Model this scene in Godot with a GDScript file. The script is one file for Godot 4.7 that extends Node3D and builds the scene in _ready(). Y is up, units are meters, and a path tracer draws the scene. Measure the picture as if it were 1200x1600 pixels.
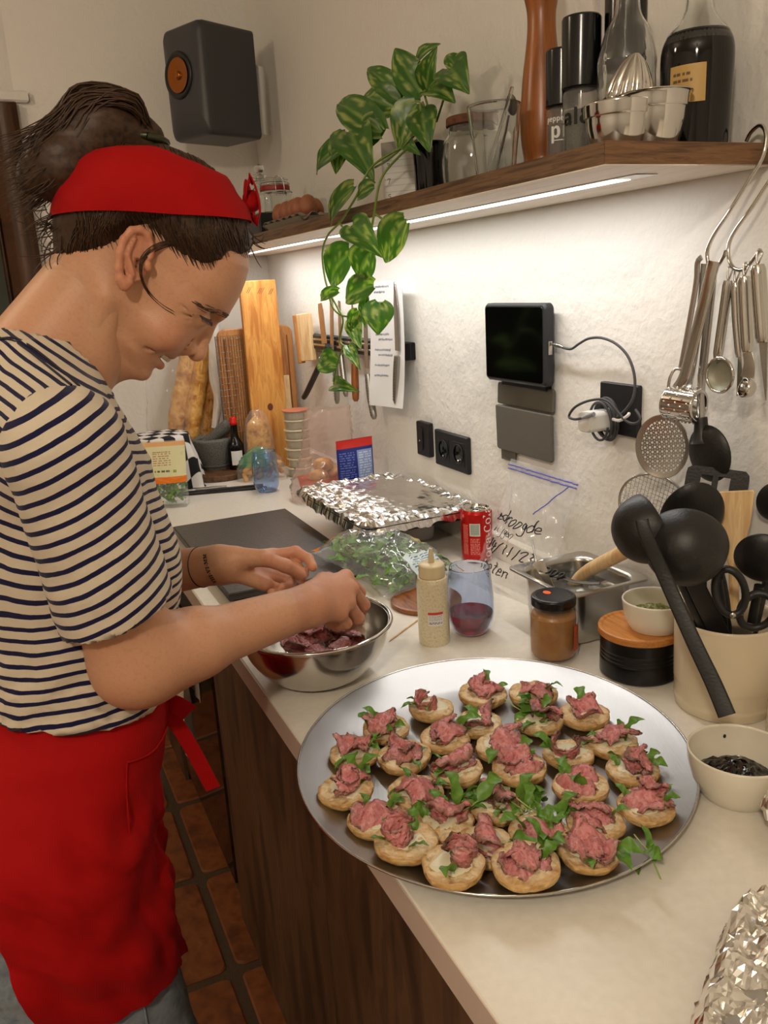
extends Node3D
# A kitchen worktop seen along the wall: x runs along the wall towards the viewer, the lit wall is z = 0,
# the room is on the +z side, y is up, metres.

const TOP := 0.92          # worktop height
const SHELF := 1.639       # upper face of the shelf

var mats := {}
var taken := {}
var rng := RandomNumberGenerator.new()


func _ready() -> void:
	rng.seed = 7
	camera_and_light()
	make_materials()
	build_room()
	build_units()
	build_shelf()
	build_person()
	build_tray()
	build_bowl()
	build_counter_front()
	build_counter_back()
	build_far_corner()
	build_wall_things()
	build_rail_tools()
	build_crock()
	build_shelf_things()
	build_plant()


func camera_and_light() -> void:
	var cam := Camera3D.new()
	cam.name = "camera"
	cam.position = Vector3(0, 1.5, 0.915)
	cam.rotation_degrees = Vector3(-15.287, 66.357, -3.301)
	cam.fov = 62.713
	cam.near = 0.03
	cam.far = 40.0
	add_child(cam)
	cam.current = true
	var env := Environment.new()
	env.background_mode = Environment.BG_COLOR
	env.background_color = Color(0.02, 0.02, 0.025)
	env.tonemap_mode = Environment.TONE_MAPPER_LINEAR
	env.tonemap_exposure = 1.0
	env.sdfgi_enabled = true
	env.ssao_enabled = true
	env.ssil_enabled = true
	var we := WorldEnvironment.new()
	we.name = "environment"
	we.environment = env
	add_child(we)
	# the two light strips let into the underside of the shelf
	for s in [[-1.465, 1.06], [-2.42, 0.72]]:
		var a := AreaLight3D.new()
		a.name = "strip_light"
		a.area_size = Vector2(s[1], 0.028)
		a.position = Vector3(s[0], 1.6095, 0.14)
		a.rotation_degrees = Vector3(-90, 0, 0)
		a.light_color = Color(1.0, 0.995, 0.985)
		a.light_energy = 0.265 * s[1]
		a.area_range = 6.0
		a.area_attenuation = 2.0
		a.shadow_enabled = true
		add_child(a, true)
	# warm ceiling lamps of the room (outside the frame): over the walkway and behind the viewer
	for c in [[Vector3(-1.75, 2.5, 1.75), 0.40, Color(1.0, 0.91, 0.78)], [Vector3(0.55, 2.4, 1.55), 1.55, Color(1.0, 0.94, 0.85)]]:
		var o := OmniLight3D.new()
		o.name = "ceiling_light"
		o.position = c[0] + Vector3(0, -0.09, 0)
		o.light_color = c[2]
		o.light_energy = c[1]
		o.light_size = 0.07
		o.omni_range = 9.0
		o.omni_attenuation = 2.0
		o.shadow_enabled = true
		add_child(o, true)


# ---------------------------------------------------------------- naming
func numbered(called: String) -> String:
	var n: int = taken.get(called, -1) + 1
	taken[called] = n
	return called if n == 0 else "%s_%03d" % [called, n]


func thing(called: String, label: String, category: String, at := Vector3.ZERO, turn := Vector3.ZERO, group := "") -> Node3D:
	var o := Node3D.new()
	o.name = numbered(called)
	o.position = at
	o.rotation_degrees = turn
	metas(o, label, category, group)
	add_child(o, true)
	return o


func metas(o: Node3D, label: String, category: String, group := "") -> void:
	o.set_meta("label", label)
	o.set_meta("category", category)
	if group != "":
		o.set_meta("group", group)


func part(parent: Node3D, called: String, mesh: Mesh, m: Material, at := Vector3.ZERO, turn := Vector3.ZERO, size := Vector3.ONE) -> MeshInstance3D:
	var o := MeshInstance3D.new()
	var key := str(parent.get_instance_id()) + called
	o.name = numbered_in(key, called)
	o.mesh = mesh
	o.material_override = m
	o.position = at
	o.rotation_degrees = turn
	o.scale = size
	parent.add_child(o, true)
	return o


func numbered_in(key: String, called: String) -> String:
	var n: int = taken.get(key, -1) + 1
	taken[key] = n
	return called if n == 0 else "%s_%03d" % [called, n]


func single(called: String, label: String, category: String, mesh: Mesh, m: Material, at := Vector3.ZERO, turn := Vector3.ZERO, group := "") -> MeshInstance3D:
	var o := MeshInstance3D.new()
	o.name = numbered(called)
	o.mesh = mesh
	o.material_override = m
	o.position = at
	o.rotation_degrees = turn
	metas(o, label, category, group)
	add_child(o, true)
	return o


func structure(called: String, mesh: Mesh, m: Material, at := Vector3.ZERO, turn := Vector3.ZERO) -> MeshInstance3D:
	var o := MeshInstance3D.new()
	o.name = numbered(called)
	o.mesh = mesh
	o.material_override = m
	o.position = at
	o.rotation_degrees = turn
	o.set_meta("kind", "structure")
	add_child(o, true)
	return o


# ---------------------------------------------------------------- shapes
func grid(rows: Array, wrap := false, cap0 := false, cap1 := false, closed := true, uvs := Vector2.ONE) -> ArrayMesh:
	# rows of equally many points; wrap joins the last point of a row to its first
	var m: int = rows.size()
	var n: int = rows[0].size()
	var w := n + 1 if wrap else n
	var v := PackedVector3Array()
	var nn := PackedVector3Array()
	var uv := PackedVector2Array()
	var idx := PackedInt32Array()
	v.resize(m * w)
	nn.resize(m * w)
	uv.resize(m * w)
	for i in m:
		var r: PackedVector3Array = rows[i]
		for j in w:
			v[i * w + j] = r[j % n]
			uv[i * w + j] = Vector2(float(j) / (w - 1) * uvs.x, float(i) / maxi(1, m - 1) * uvs.y)
	var vol := 0.0
	for i in m - 1:
		for j in w - 1:
			var a := i * w + j
			for t in [[a, a + 1, a + w], [a + 1, a + w + 1, a + w]]:
				var p := v[t[0]]
				var q := v[t[1]]
				var s := v[t[2]]
				var f := (s - p).cross(q - p)
				if f.length_squared() < 1e-18:
					continue
				vol += p.dot(f)
				nn[t[0]] += f
				nn[t[1]] += f
				nn[t[2]] += f
				idx.append_array(PackedInt32Array(t))
	if wrap:
		for i in m:
			var s := nn[i * w] + nn[i * w + w - 1]
			nn[i * w] = s
			nn[i * w + w - 1] = s
	for i in m:   # a row shrunk to a point shares one normal
		if v[i * w].distance_squared_to(v[i * w + w / 2]) < 1e-14 and wrap:
			var s := Vector3.ZERO
			for j in w:
				s += nn[i * w + j]
			for j in w:
				nn[i * w + j] = s
	for e in [[cap0, 0], [cap1, m - 1]]:
		if not e[0]:
			continue
		var c := Vector3.ZERO
		for j in n:
			c += v[e[1] * w + j]
		c /= n
		var k := v.size()
		v.append(c)
		nn.append(Vector3.ZERO)
		uv.append(Vector2(0.5, 0.5))
		for j in n + 1:
			v.append(v[e[1] * w + j % n])
			nn.append(Vector3.ZERO)
			uv.append(Vector2(0.5, 0.5) + 0.5 * Vector2(cos(TAU * j / n), sin(TAU * j / n)))
		for j in n:
			var t := [k, k + 2 + j, k + 1 + j] if e[1] == 0 else [k, k + 1 + j, k + 2 + j]
			var f := (v[t[2]] - v[t[0]]).cross(v[t[1]] - v[t[0]])
			if f.length_squared() < 1e-18:
				continue
			vol += v[t[0]].dot(f)
			for q in t:
				nn[q] += f
			idx.append_array(PackedInt32Array(t))
	if closed and vol < 0.0:
		for i in range(0, idx.size(), 3):
			var t := idx[i + 1]
			idx[i + 1] = idx[i + 2]
			idx[i + 2] = t
		for i in nn.size():
			nn[i] = -nn[i]
	for i in nn.size():
		nn[i] = nn[i].normalized() if nn[i].length_squared() > 1e-24 else Vector3.UP
	return arrays(v, nn, uv, idx)


func arrays(v: PackedVector3Array, nn: PackedVector3Array, uv: PackedVector2Array, idx: PackedInt32Array, col := PackedColorArray()) -> ArrayMesh:
	var a := []
	a.resize(Mesh.ARRAY_MAX)
	a[Mesh.ARRAY_VERTEX] = v
	a[Mesh.ARRAY_NORMAL] = nn
	if uv.size():
		a[Mesh.ARRAY_TEX_UV] = uv
	if col.size():
		a[Mesh.ARRAY_COLOR] = col
	a[Mesh.ARRAY_INDEX] = idx
	var r := ArrayMesh.new()
	r.add_surface_from_arrays(Mesh.PRIMITIVE_TRIANGLES, a)
	return r


func paint(mesh: ArrayMesh, how: Callable) -> ArrayMesh:
	# vertex colours (linear) from a function of the position and uv
	var a := mesh.surface_get_arrays(0)
	var v: PackedVector3Array = a[Mesh.ARRAY_VERTEX]
	var uv: PackedVector2Array = a[Mesh.ARRAY_TEX_UV] if a[Mesh.ARRAY_TEX_UV] != null else PackedVector2Array()
	var col := PackedColorArray()
	col.resize(v.size())
	for i in v.size():
		col[i] = how.call(v[i], uv[i] if uv.size() else Vector2.ZERO)
	return arrays(v, a[Mesh.ARRAY_NORMAL], uv, a[Mesh.ARRAY_INDEX], col)


func bend(mesh: ArrayMesh, how: Callable) -> ArrayMesh:
	# moves every vertex and computes the normals again (shared vertices only)
	var a := mesh.surface_get_arrays(0)
	var v: PackedVector3Array = a[Mesh.ARRAY_VERTEX]
	var idx: PackedInt32Array = a[Mesh.ARRAY_INDEX]
	var old: PackedVector3Array = a[Mesh.ARRAY_NORMAL]
	for i in v.size():
		v[i] = how.call(v[i])
	var nn := PackedVector3Array()
	nn.resize(v.size())
	for i in range(0, idx.size(), 3):
		var f := (v[idx[i + 2]] - v[idx[i]]).cross(v[idx[i + 1]] - v[idx[i]])
		for k in 3:
			nn[idx[i + k]] += f
	var near := {}
	for i in v.size():
		var k := Vector3i((v[i] * 20000.0).round())
		if near.has(k) and old[near[k]].dot(old[i]) > 0.5:
			var s := nn[near[k]] + nn[i]
			nn[near[k]] = s
			nn[i] = s
		else:
			near[k] = i
	for i in v.size():
		nn[i] = nn[i].normalized() if nn[i].length_squared() > 1e-24 else old[i]
	return arrays(v, nn, a[Mesh.ARRAY_TEX_UV] if a[Mesh.ARRAY_TEX_UV] != null else PackedVector2Array(), idx)


func facet(mesh: ArrayMesh) -> ArrayMesh:
	var st := SurfaceTool.new()
	st.create_from(mesh, 0)
	st.deindex()
	var a := st.commit_to_arrays()
	var v: PackedVector3Array = a[Mesh.ARRAY_VERTEX]
	var nn: PackedVector3Array = a[Mesh.ARRAY_NORMAL]
	for i in range(0, v.size(), 3):
		var f := (v[i + 2] - v[i]).cross(v[i + 1] - v[i]).normalized()
		for k in 3:
			nn[i + k] = f
	return arrays(v, nn, a[Mesh.ARRAY_TEX_UV] if a[Mesh.ARRAY_TEX_UV] != null else PackedVector2Array(), PackedInt32Array(range(v.size())))


func lathe(profile: Array, seg := 40) -> ArrayMesh:
	var rows := []
	for p: Vector2 in profile:
		var r := PackedVector3Array()
		for j in seg:
			r.append(Vector3(p.x * cos(TAU * j / seg), p.y, p.x * sin(TAU * j / seg)))
		rows.append(r)
	return grid(rows, true)


func sm(p: Array, k := 6, sharp := []) -> Array:
	# a smooth curve (Catmull-Rom) through 2D or 3D points
	var out := []
	for i in p.size() - 1:
		var a = p[maxi(0, i - 1)]
		var d = p[mini(p.size() - 1, i + 2)]
		for s in k:
			out.append(p[i].cubic_interpolate(p[i + 1], a, d, float(s) / k))
	out.append(p[-1])
	return out


func shell(outer: Array, t: float) -> Array:
	# closed wall section of a vessel: outer profile from the bottom centre to the rim, wall of thickness t
	var inner := []
	for i in range(outer.size() - 1, -1, -1):
		var p: Vector2 = outer[i]
		var a: Vector2 = outer[maxi(0, i - 1)]
		var b: Vector2 = outer[mini(outer.size() - 1, i + 1)]
		var d := (b - a).normalized()
		inner.append(Vector2(maxf(0.0, p.x - d.y * t), p.y + d.x * t) if i > 0 else Vector2(0, p.y + t))
	var rim: Vector2 = (outer[-1] + inner[0]) / 2.0
	return outer + [rim + (outer[-1] - outer[-2]).normalized() * t * 0.5] + inner


func tube(path: Array, rad, seg := 8, caps := true) -> ArrayMesh:
	# rad: a number or one per point
	var rows := []
	var n := path.size()
	var side := Vector3.ZERO
	for i in n:
		var d: Vector3 = (path[mini(n - 1, i + 1)] - path[maxi(0, i - 1)]).normalized()
		if i == 0:
			side = d.cross(Vector3.UP if absf(d.y) < 0.9 else Vector3.RIGHT).normalized()
		else:
			side = (side - d * side.dot(d)).normalized()
		var up := d.cross(side)
		var r: float = rad[i] if rad is Array else rad
		var row := PackedVector3Array()
		for j in seg:
			row.append(path[i] + (side * cos(TAU * j / seg) + up * sin(TAU * j / seg)) * r)
		rows.append(row)
	return grid(rows, true, caps, caps)


func ribbon(path: Array, half: Callable, thick: float, up: Vector3) -> ArrayMesh:
	# a flat bar along a path; half(t) is its half width, up about its face normal
	var rows := []
	var n := path.size()
	for i in n:
		var d: Vector3 = (path[mini(n - 1, i + 1)] - path[maxi(0, i - 1)]).normalized()
		var s := d.cross(up).normalized()
		var u := s.cross(d).normalized()
		var h: float = half.call(float(i) / (n - 1))
		var row := PackedVector3Array()
		var e := minf(thick * 0.35, h * 0.4)
		for c in [[h - e, 0.5], [h, 0.15], [h, -0.15], [h - e, -0.5], [-h + e, -0.5], [-h, -0.15], [-h, 0.15], [-h + e, 0.5]]:
			row.append(path[i] + s * c[0] + u * (c[1] * thick))
		rows.append(row)
	return grid(rows, true, true, true)


func rounded(w: float, d: float, r: float, seg := 4) -> PackedVector2Array:
	var p := PackedVector2Array()
	r = minf(r, minf(w, d) * 0.499)
	for c in [[1, 1, 0], [-1, 1, 1], [-1, -1, 2], [1, -1, 3]]:
		for k in seg + 1:
			var a: float = PI / 2 * (c[2] + float(k) / seg)
			p.append(Vector2(c[0] * (w / 2 - r) + r * cos(a), c[1] * (d / 2 - r) + r * sin(a)))
	return p


func inset(poly: PackedVector2Array, e: float) -> PackedVector2Array:
	var out := PackedVector2Array()
	var n := poly.size()
	var area := 0.0
	for i in n:
		area += poly[i].cross(poly[(i + 1) % n])
	for i in n:
		var a := (poly[i] - poly[(i + n - 1) % n]).normalized()
		var b := (poly[(i + 1) % n] - poly[i]).normalized()
		var t := (a + b).normalized()
		var nrm := Vector2(-t.y, t.x) * signf(area)
		out.append(poly[i] + nrm * e / maxf(0.5, absf(Vector2(-a.y, a.x).dot(Vector2(-t.y, t.x)))))
	return out


func prism(poly: PackedVector2Array, h: float, bevel := 0.001) -> ArrayMesh:
	# the outline lies in x and z (poly.y is z), from y = 0 up to h
	var rows := []
	var small := inset(poly, bevel) if bevel > 0.0 else poly
	for e in ([[small, 0.0], [poly, bevel], [poly, h - bevel], [small, h]] if bevel > 0.0 else [[poly, 0.0], [poly, h]]):
		var row := PackedVector3Array()
		for p: Vector2 in e[0]:
			row.append(Vector3(p.x, e[1], p.y))
		rows.append(row)
	var bands := []
	for i in rows.size() - 1:
		bands.append(grid([rows[i], rows[i + 1]], true, false, false, false))
	var sides := join(bands).surface_get_arrays(0)
	var v: PackedVector3Array = sides[Mesh.ARRAY_VERTEX]
	var nn: PackedVector3Array = sides[Mesh.ARRAY_NORMAL]
	var uv: PackedVector2Array = sides[Mesh.ARRAY_TEX_UV]
	var idx: PackedInt32Array = sides[Mesh.ARRAY_INDEX]
	var vol := 0.0
	for i in range(0, idx.size(), 3):
		var p := v[idx[i]] - Vector3(0, h / 2, 0)
		vol += p.dot((v[idx[i + 2]] - v[idx[i]]).cross(v[idx[i + 1]] - v[idx[i]]))
	if vol < 0:
		for i in range(0, idx.size(), 3):
			var t := idx[i + 1]
			idx[i + 1] = idx[i + 2]
			idx[i + 2] = t
		for i in nn.size():
			nn[i] = -nn[i]
	var tri := Geometry2D.triangulate_polygon(small)
	for e in [[0.0, -1.0], [h, 1.0]]:
		var k := v.size()
		for p in small:
			v.append(Vector3(p.x, e[0], p.y))
			nn.append(Vector3(0, e[1], 0))
			uv.append(p)
		for i in range(0, tri.size(), 3):
			var a := small[tri[i]]
			var cr := (small[tri[i + 1]] - a).cross(small[tri[i + 2]] - a)
			# cross > 0 in (x, z) seen from above is clockwise, so it faces up in Godot's winding
			var up := cr > 0.0
			if up == (e[1] > 0.0):
				idx.append_array([k + tri[i], k + tri[i + 1], k + tri[i + 2]])
			else:
				idx.append_array([k + tri[i], k + tri[i + 2], k + tri[i + 1]])
	return arrays(v, nn, uv, idx)


func plate(poly: PackedVector2Array, t: float, bevel := 0.0008) -> ArrayMesh:
	# the same outline standing up: in x and y, thickness along z (0 .. t)
	return turned(prism(poly, t, bevel), Transform3D(Basis(Vector3(1, 0, 0), Vector3(0, 0, 1), Vector3(0, 1, 0)), Vector3.ZERO), true)


func turned(m: ArrayMesh, xf: Transform3D, mirror := false) -> ArrayMesh:
	var a := m.surface_get_arrays(0)
	var v: PackedVector3Array = a[Mesh.ARRAY_VERTEX]
	var nn: PackedVector3Array = a[Mesh.ARRAY_NORMAL]
	var nb := xf.basis.inverse().transposed()
	for i in v.size():
		v[i] = xf * v[i]
		nn[i] = (nb * nn[i]).normalized()
	var idx: PackedInt32Array = a[Mesh.ARRAY_INDEX]
	if xf.basis.determinant() < 0.0:
		for i in range(0, idx.size(), 3):
			var t := idx[i + 1]
			idx[i + 1] = idx[i + 2]
			idx[i + 2] = t
	return arrays(v, nn, a[Mesh.ARRAY_TEX_UV] if a[Mesh.ARRAY_TEX_UV] != null else PackedVector2Array(), idx, a[Mesh.ARRAY_COLOR] if a[Mesh.ARRAY_COLOR] != null else PackedColorArray())


func box(size: Vector3, bevel := 0.002) -> ArrayMesh:
	# centred in x and z, standing on y = 0
	return prism(rounded(size.x, size.z, bevel * 1.2, 2), size.y, minf(bevel, size.y * 0.3))


func join(list: Array) -> ArrayMesh:
	# meshes, or [mesh, transform] pairs, as one mesh
	var v := PackedVector3Array()
	var nn := PackedVector3Array()
	var uv := PackedVector2Array()
	var idx := PackedInt32Array()
	var col := PackedColorArray()
	for e in list:
		var m: ArrayMesh = e[0] if e is Array else e
		if e is Array:
			m = turned(m, e[1])
		var a := m.surface_get_arrays(0)
		var k := v.size()
		v.append_array(a[Mesh.ARRAY_VERTEX])
		nn.append_array(a[Mesh.ARRAY_NORMAL])
		var u = a[Mesh.ARRAY_TEX_UV]
		if u == null:
			u = PackedVector2Array()
			u.resize(a[Mesh.ARRAY_VERTEX].size())
		uv.append_array(u)
		if a[Mesh.ARRAY_COLOR] != null:
			col.append_array(a[Mesh.ARRAY_COLOR])
		for i: int in a[Mesh.ARRAY_INDEX]:
			idx.append(i + k)
	return arrays(v, nn, uv, idx, col if col.size() == v.size() else PackedColorArray())


func xf(at: Vector3, turn := Vector3.ZERO, size := Vector3.ONE) -> Transform3D:
	return Transform3D(Basis.from_euler(turn * PI / 180.0).scaled_local(size), at)


func sheet(rows: Array, t: float) -> ArrayMesh:
	# an open grid of points given a thickness t: both faces and the edges
	var m: int = rows.size()
	var n: int = rows[0].size()
	var nrm := []
	for i in m:
		var r := PackedVector3Array()
		for j in n:
			var du: Vector3 = rows[i][mini(n - 1, j + 1)] - rows[i][maxi(0, j - 1)]
			var dv: Vector3 = rows[mini(m - 1, i + 1)][j] - rows[maxi(0, i - 1)][j]
			r.append(du.cross(dv).normalized())
		nrm.append(r)
	var out := []
	for i in range(-1, m + 1):
		var k := clampi(i, 0, m - 1)
		var row := PackedVector3Array()
		var s := 0.0 if i < 0 or i >= m else 0.5
		for j in n:
			row.append(rows[k][j] + nrm[k][j] * t * s)
		for j in range(n - 1, -1, -1):
			row.append(rows[k][j] - nrm[k][j] * t * s)
		out.append(row)
	return grid(out, true)


func letters(text: String, height: float, bold := false, depth := 0.0006, serif := false) -> ArrayMesh:
	var t := TextMesh.new()
	var f := SystemFont.new()
	f.font_names = PackedStringArray(["Droid Serif" if serif else "Droid Sans"])
	f.font_weight = 700 if bold else 400
	t.font = f
	t.text = text
	t.font_size = 64
	t.pixel_size = height / 46.0
	t.depth = depth
	t.curve_step = 2.0
	var st := SurfaceTool.new()
	st.begin(Mesh.PRIMITIVE_TRIANGLES)
	for i in t.get_surface_count():
		st.append_from(t, i, Transform3D())
	return st.commit()


func on_round(m: ArrayMesh, r: float, mid := 0.0) -> ArrayMesh:
	# flat lettering (x, y, z) laid round an upright cylinder of radius r; mid is the angle of its middle
	return bend(indexed(m), func(p: Vector3) -> Vector3:
		var a := mid - p.x / r
		return Vector3((r + p.z) * cos(a), p.y, (r + p.z) * sin(a)))


func indexed(m: ArrayMesh) -> ArrayMesh:
	var a := m.surface_get_arrays(0)
	if a[Mesh.ARRAY_INDEX] != null:
		return m
	var v: PackedVector3Array = a[Mesh.ARRAY_VERTEX]
	return arrays(v, a[Mesh.ARRAY_NORMAL], a[Mesh.ARRAY_TEX_UV] if a[Mesh.ARRAY_TEX_UV] != null else PackedVector2Array(), PackedInt32Array(range(v.size())))


# ---------------------------------------------------------------- solids from a distance field
func nets(f: Callable, lo: Vector3, hi: Vector3, h: float, uvf = null, lip := 1.15) -> ArrayMesh:
	# surface nets over a distance field: one vertex in each crossed cell, one quad round each crossed edge
	const B := 5
	var nx := int(ceil((hi.x - lo.x) / h)) + 1
	var ny := int(ceil((hi.y - lo.y) / h)) + 1
	var nz := int(ceil((hi.z - lo.z) / h)) + 1
	var sy := nx
	var sz := nx * ny
	var val := PackedFloat32Array()
	val.resize(nx * ny * nz)
	var reach := lip * h * (B * 0.5 * 1.7321 + 1.5)
	var live := []
	for bz in range(0, nz, B):
		for by in range(0, ny, B):
			for bx in range(0, nx, B):
				var c := lo + Vector3(bx + B * 0.5 - 0.5, by + B * 0.5 - 0.5, bz + B * 0.5 - 0.5) * h
				var d: float = f.call(c)
				var far := absf(d) > reach
				if not far:
					live.append(Vector3i(bx, by, bz))
				for k in range(bz, mini(nz, bz + B)):
					for j in range(by, mini(ny, by + B)):
						var at := k * sz + j * sy
						for i in range(bx, mini(nx, bx + B)):
							val[at + i] = d if far else f.call(lo + Vector3(i, j, k) * h)
	var vid := {}
	var v := PackedVector3Array()
	var offs := [0, 1, sy, sy + 1, sz, sz + 1, sz + sy, sz + sy + 1]
	var corner := [Vector3(0, 0, 0), Vector3(1, 0, 0), Vector3(0, 1, 0), Vector3(1, 1, 0), Vector3(0, 0, 1), Vector3(1, 0, 1), Vector3(0, 1, 1), Vector3(1, 1, 1)]
	var edges := [0, 1, 2, 3, 4, 5, 6, 7, 0, 2, 1, 3, 4, 6, 5, 7, 0, 4, 1, 5, 2, 6, 3, 7]
	for b: Vector3i in live:
		for k in range(b.z, mini(nz - 1, b.z + B)):
			for j in range(b.y, mini(ny - 1, b.y + B)):
				for i in range(b.x, mini(nx - 1, b.x + B)):
					var at := k * sz + j * sy + i
					var s0 := val[at] < 0.0
					if (val[at + 1] < 0.0) == s0 and (val[at + sy] < 0.0) == s0 and (val[at + sy + 1] < 0.0) == s0 and (val[at + sz] < 0.0) == s0 and (val[at + sz + 1] < 0.0) == s0 and (val[at + sz + sy] < 0.0) == s0 and (val[at + sz + sy + 1] < 0.0) == s0:
						continue
					var sum := Vector3.ZERO
					var cnt := 0
					for e in range(0, 24, 2):
						var va := val[at + offs[edges[e]]]
						var vb := val[at + offs[edges[e + 1]]]
						if (va < 0.0) != (vb < 0.0):
							sum += corner[edges[e]].lerp(corner[edges[e + 1]], va / (va - vb))
							cnt += 1
					vid[at] = v.size()
					v.append(lo + (Vector3(i, j, k) + sum / cnt) * h)
	var idx := PackedInt32Array()
	for at: int in vid:
		var here := val[at] < 0.0
		for e in [[1, sy, sz], [sy, sz, 1], [sz, 1, sy]]:
			if at + e[0] >= val.size() or (val[at + e[0]] < 0.0) == here:
				continue
			var a1: int = at - e[1]
			var a2: int = at - e[2]
			var a3: int = at - e[1] - e[2]
			if not (vid.has(a1) and vid.has(a2) and vid.has(a3)):
				continue
			if here:
				idx.append_array([vid[at], vid[a3], vid[a1], vid[at], vid[a2], vid[a3]])
			else:
				idx.append_array([vid[at], vid[a1], vid[a3], vid[at], vid[a3], vid[a2]])
	var nn := PackedVector3Array()
	var uv := PackedVector2Array()
	nn.resize(v.size())
	uv.resize(v.size())
	var q := h * 0.4
	for i in v.size():
		var p := v[i]
		var d: float = f.call(p)
		var g := Vector3(f.call(p + Vector3(q, 0, 0)) - f.call(p - Vector3(q, 0, 0)), f.call(p + Vector3(0, q, 0)) - f.call(p - Vector3(0, q, 0)), f.call(p + Vector3(0, 0, q)) - f.call(p - Vector3(0, 0, q))) / (2.0 * q)
		var l := g.length()
		if l > 1e-6:
			v[i] = p - g / l * clampf(d / l, -h * 0.5, h * 0.5)
			nn[i] = g / l
		else:
			nn[i] = Vector3.UP
		if uvf != null:
			uv[i] = uvf.call(v[i])
	# make sure the winding agrees with the normals
	var agree := 0
	for i in range(0, mini(idx.size(), 3000), 3):
		var fn := (v[idx[i + 2]] - v[idx[i]]).cross(v[idx[i + 1]] - v[idx[i]])
		agree += 1 if fn.dot(nn[idx[i]]) > 0.0 else -1
	if agree < 0:
		for i in range(0, idx.size(), 3):
			var t := idx[i + 1]
			idx[i + 1] = idx[i + 2]
			idx[i + 2] = t
	return arrays(v, nn, uv, idx)


func seg_d(p: Vector3, a: Vector3, b: Vector3, ra: float, rb: float) -> float:
	var ab := b - a
	var t := clampf((p - a).dot(ab) / ab.length_squared(), 0.0, 1.0)
	return p.distance_to(a + ab * t) - lerpf(ra, rb, t)


func smin(a: float, b: float, k: float) -> float:
	var h := maxf(k - absf(a - b), 0.0) / k
	return minf(a, b) - h * h * k * 0.25


func ell(p: Vector3, c: Vector3, r: Vector3) -> float:
	var q := (p - c) / r
	var l := q.length()
	return (l - 1.0) * l / maxf(0.001, (q / r).length()) if l > 0.001 else -minf(r.x, minf(r.y, r.z))


# ---------------------------------------------------------------- materials
func mk(called: String, c: Color, rough := 0.5, metal := 0.0, spec := 0.5) -> StandardMaterial3D:
	var m := StandardMaterial3D.new()
	m.resource_name = called
	m.albedo_color = c
	m.roughness = rough
	m.metallic = metal
	m.metallic_specular = spec
	mats[called] = m
	return m


func noise_tex(sd: int, freq: float, octaves: int, ramp: Array, size := 256, kind := FastNoiseLite.TYPE_SIMPLEX_SMOOTH, warp := 0.0) -> NoiseTexture2D:
	var n := FastNoiseLite.new()
	n.seed = sd
	n.noise_type = kind
	n.frequency = freq
	n.fractal_octaves = octaves
	n.fractal_type = FastNoiseLite.FRACTAL_FBM if octaves > 1 else FastNoiseLite.FRACTAL_NONE
	if warp > 0.0:
		n.domain_warp_enabled = true
		n.domain_warp_amplitude = warp
		n.domain_warp_frequency = freq * 0.5
	var t := NoiseTexture2D.new()
	t.width = size
	t.height = size
	t.seamless = true
	t.noise = n
	if ramp.size():
		var g := Gradient.new()
		g.offsets = PackedFloat32Array()
		var cols := PackedColorArray()
		var offs := PackedFloat32Array()
		for i in ramp.size():
			if ramp[i] is Array:
				offs.append(ramp[i][0])
				cols.append(ramp[i][1])
			else:
				offs.append(float(i) / maxi(1, ramp.size() - 1))
				cols.append(ramp[i])
		g.offsets = offs
		g.colors = cols
		t.color_ramp = g
	return t


func tri(m: StandardMaterial3D, scale: Vector3, world := false) -> StandardMaterial3D:
	m.uv1_triplanar = true
	m.uv1_world_triplanar = world
	m.uv1_scale = scale
	m.uv1_triplanar_sharpness = 4.0
	return m


func relief(m: StandardMaterial3D, t: Texture2D, cm: float) -> StandardMaterial3D:
	m.heightmap_enabled = true
	m.heightmap_texture = t
	m.heightmap_scale = cm
	return m


func wood(called: String, light: Color, dark: Color, scale: Vector3, sd: int, rough := 0.5) -> StandardMaterial3D:
	var m := mk(called, Color.WHITE, rough)
	m.albedo_texture = noise_tex(sd, 0.012, 4, [[0.2, dark], [0.42, light.lerp(dark, 0.25)], [0.5, light.lerp(dark, 0.6)], [0.58, light], [0.85, light.lerp(dark, 0.35)]], 256, FastNoiseLite.TYPE_SIMPLEX_SMOOTH, 22.0)
	return tri(m, scale)


func glass(called: String, c: Color, alpha := 0.02, rough := 0.0) -> StandardMaterial3D:
	var m := mk(called, Color(c.r, c.g, c.b, alpha), rough)
	m.transparency = BaseMaterial3D.TRANSPARENCY_ALPHA
	m.refraction_enabled = true
	m.refraction_scale = 0.05
	return m


func film(called: String, c: Color, alpha: float, rough := 0.06) -> StandardMaterial3D:
	var m := mk(called, Color(c.r, c.g, c.b, alpha), rough)
	m.transparency = BaseMaterial3D.TRANSPARENCY_ALPHA
	m.cull_mode = BaseMaterial3D.CULL_DISABLED
	return m


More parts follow.
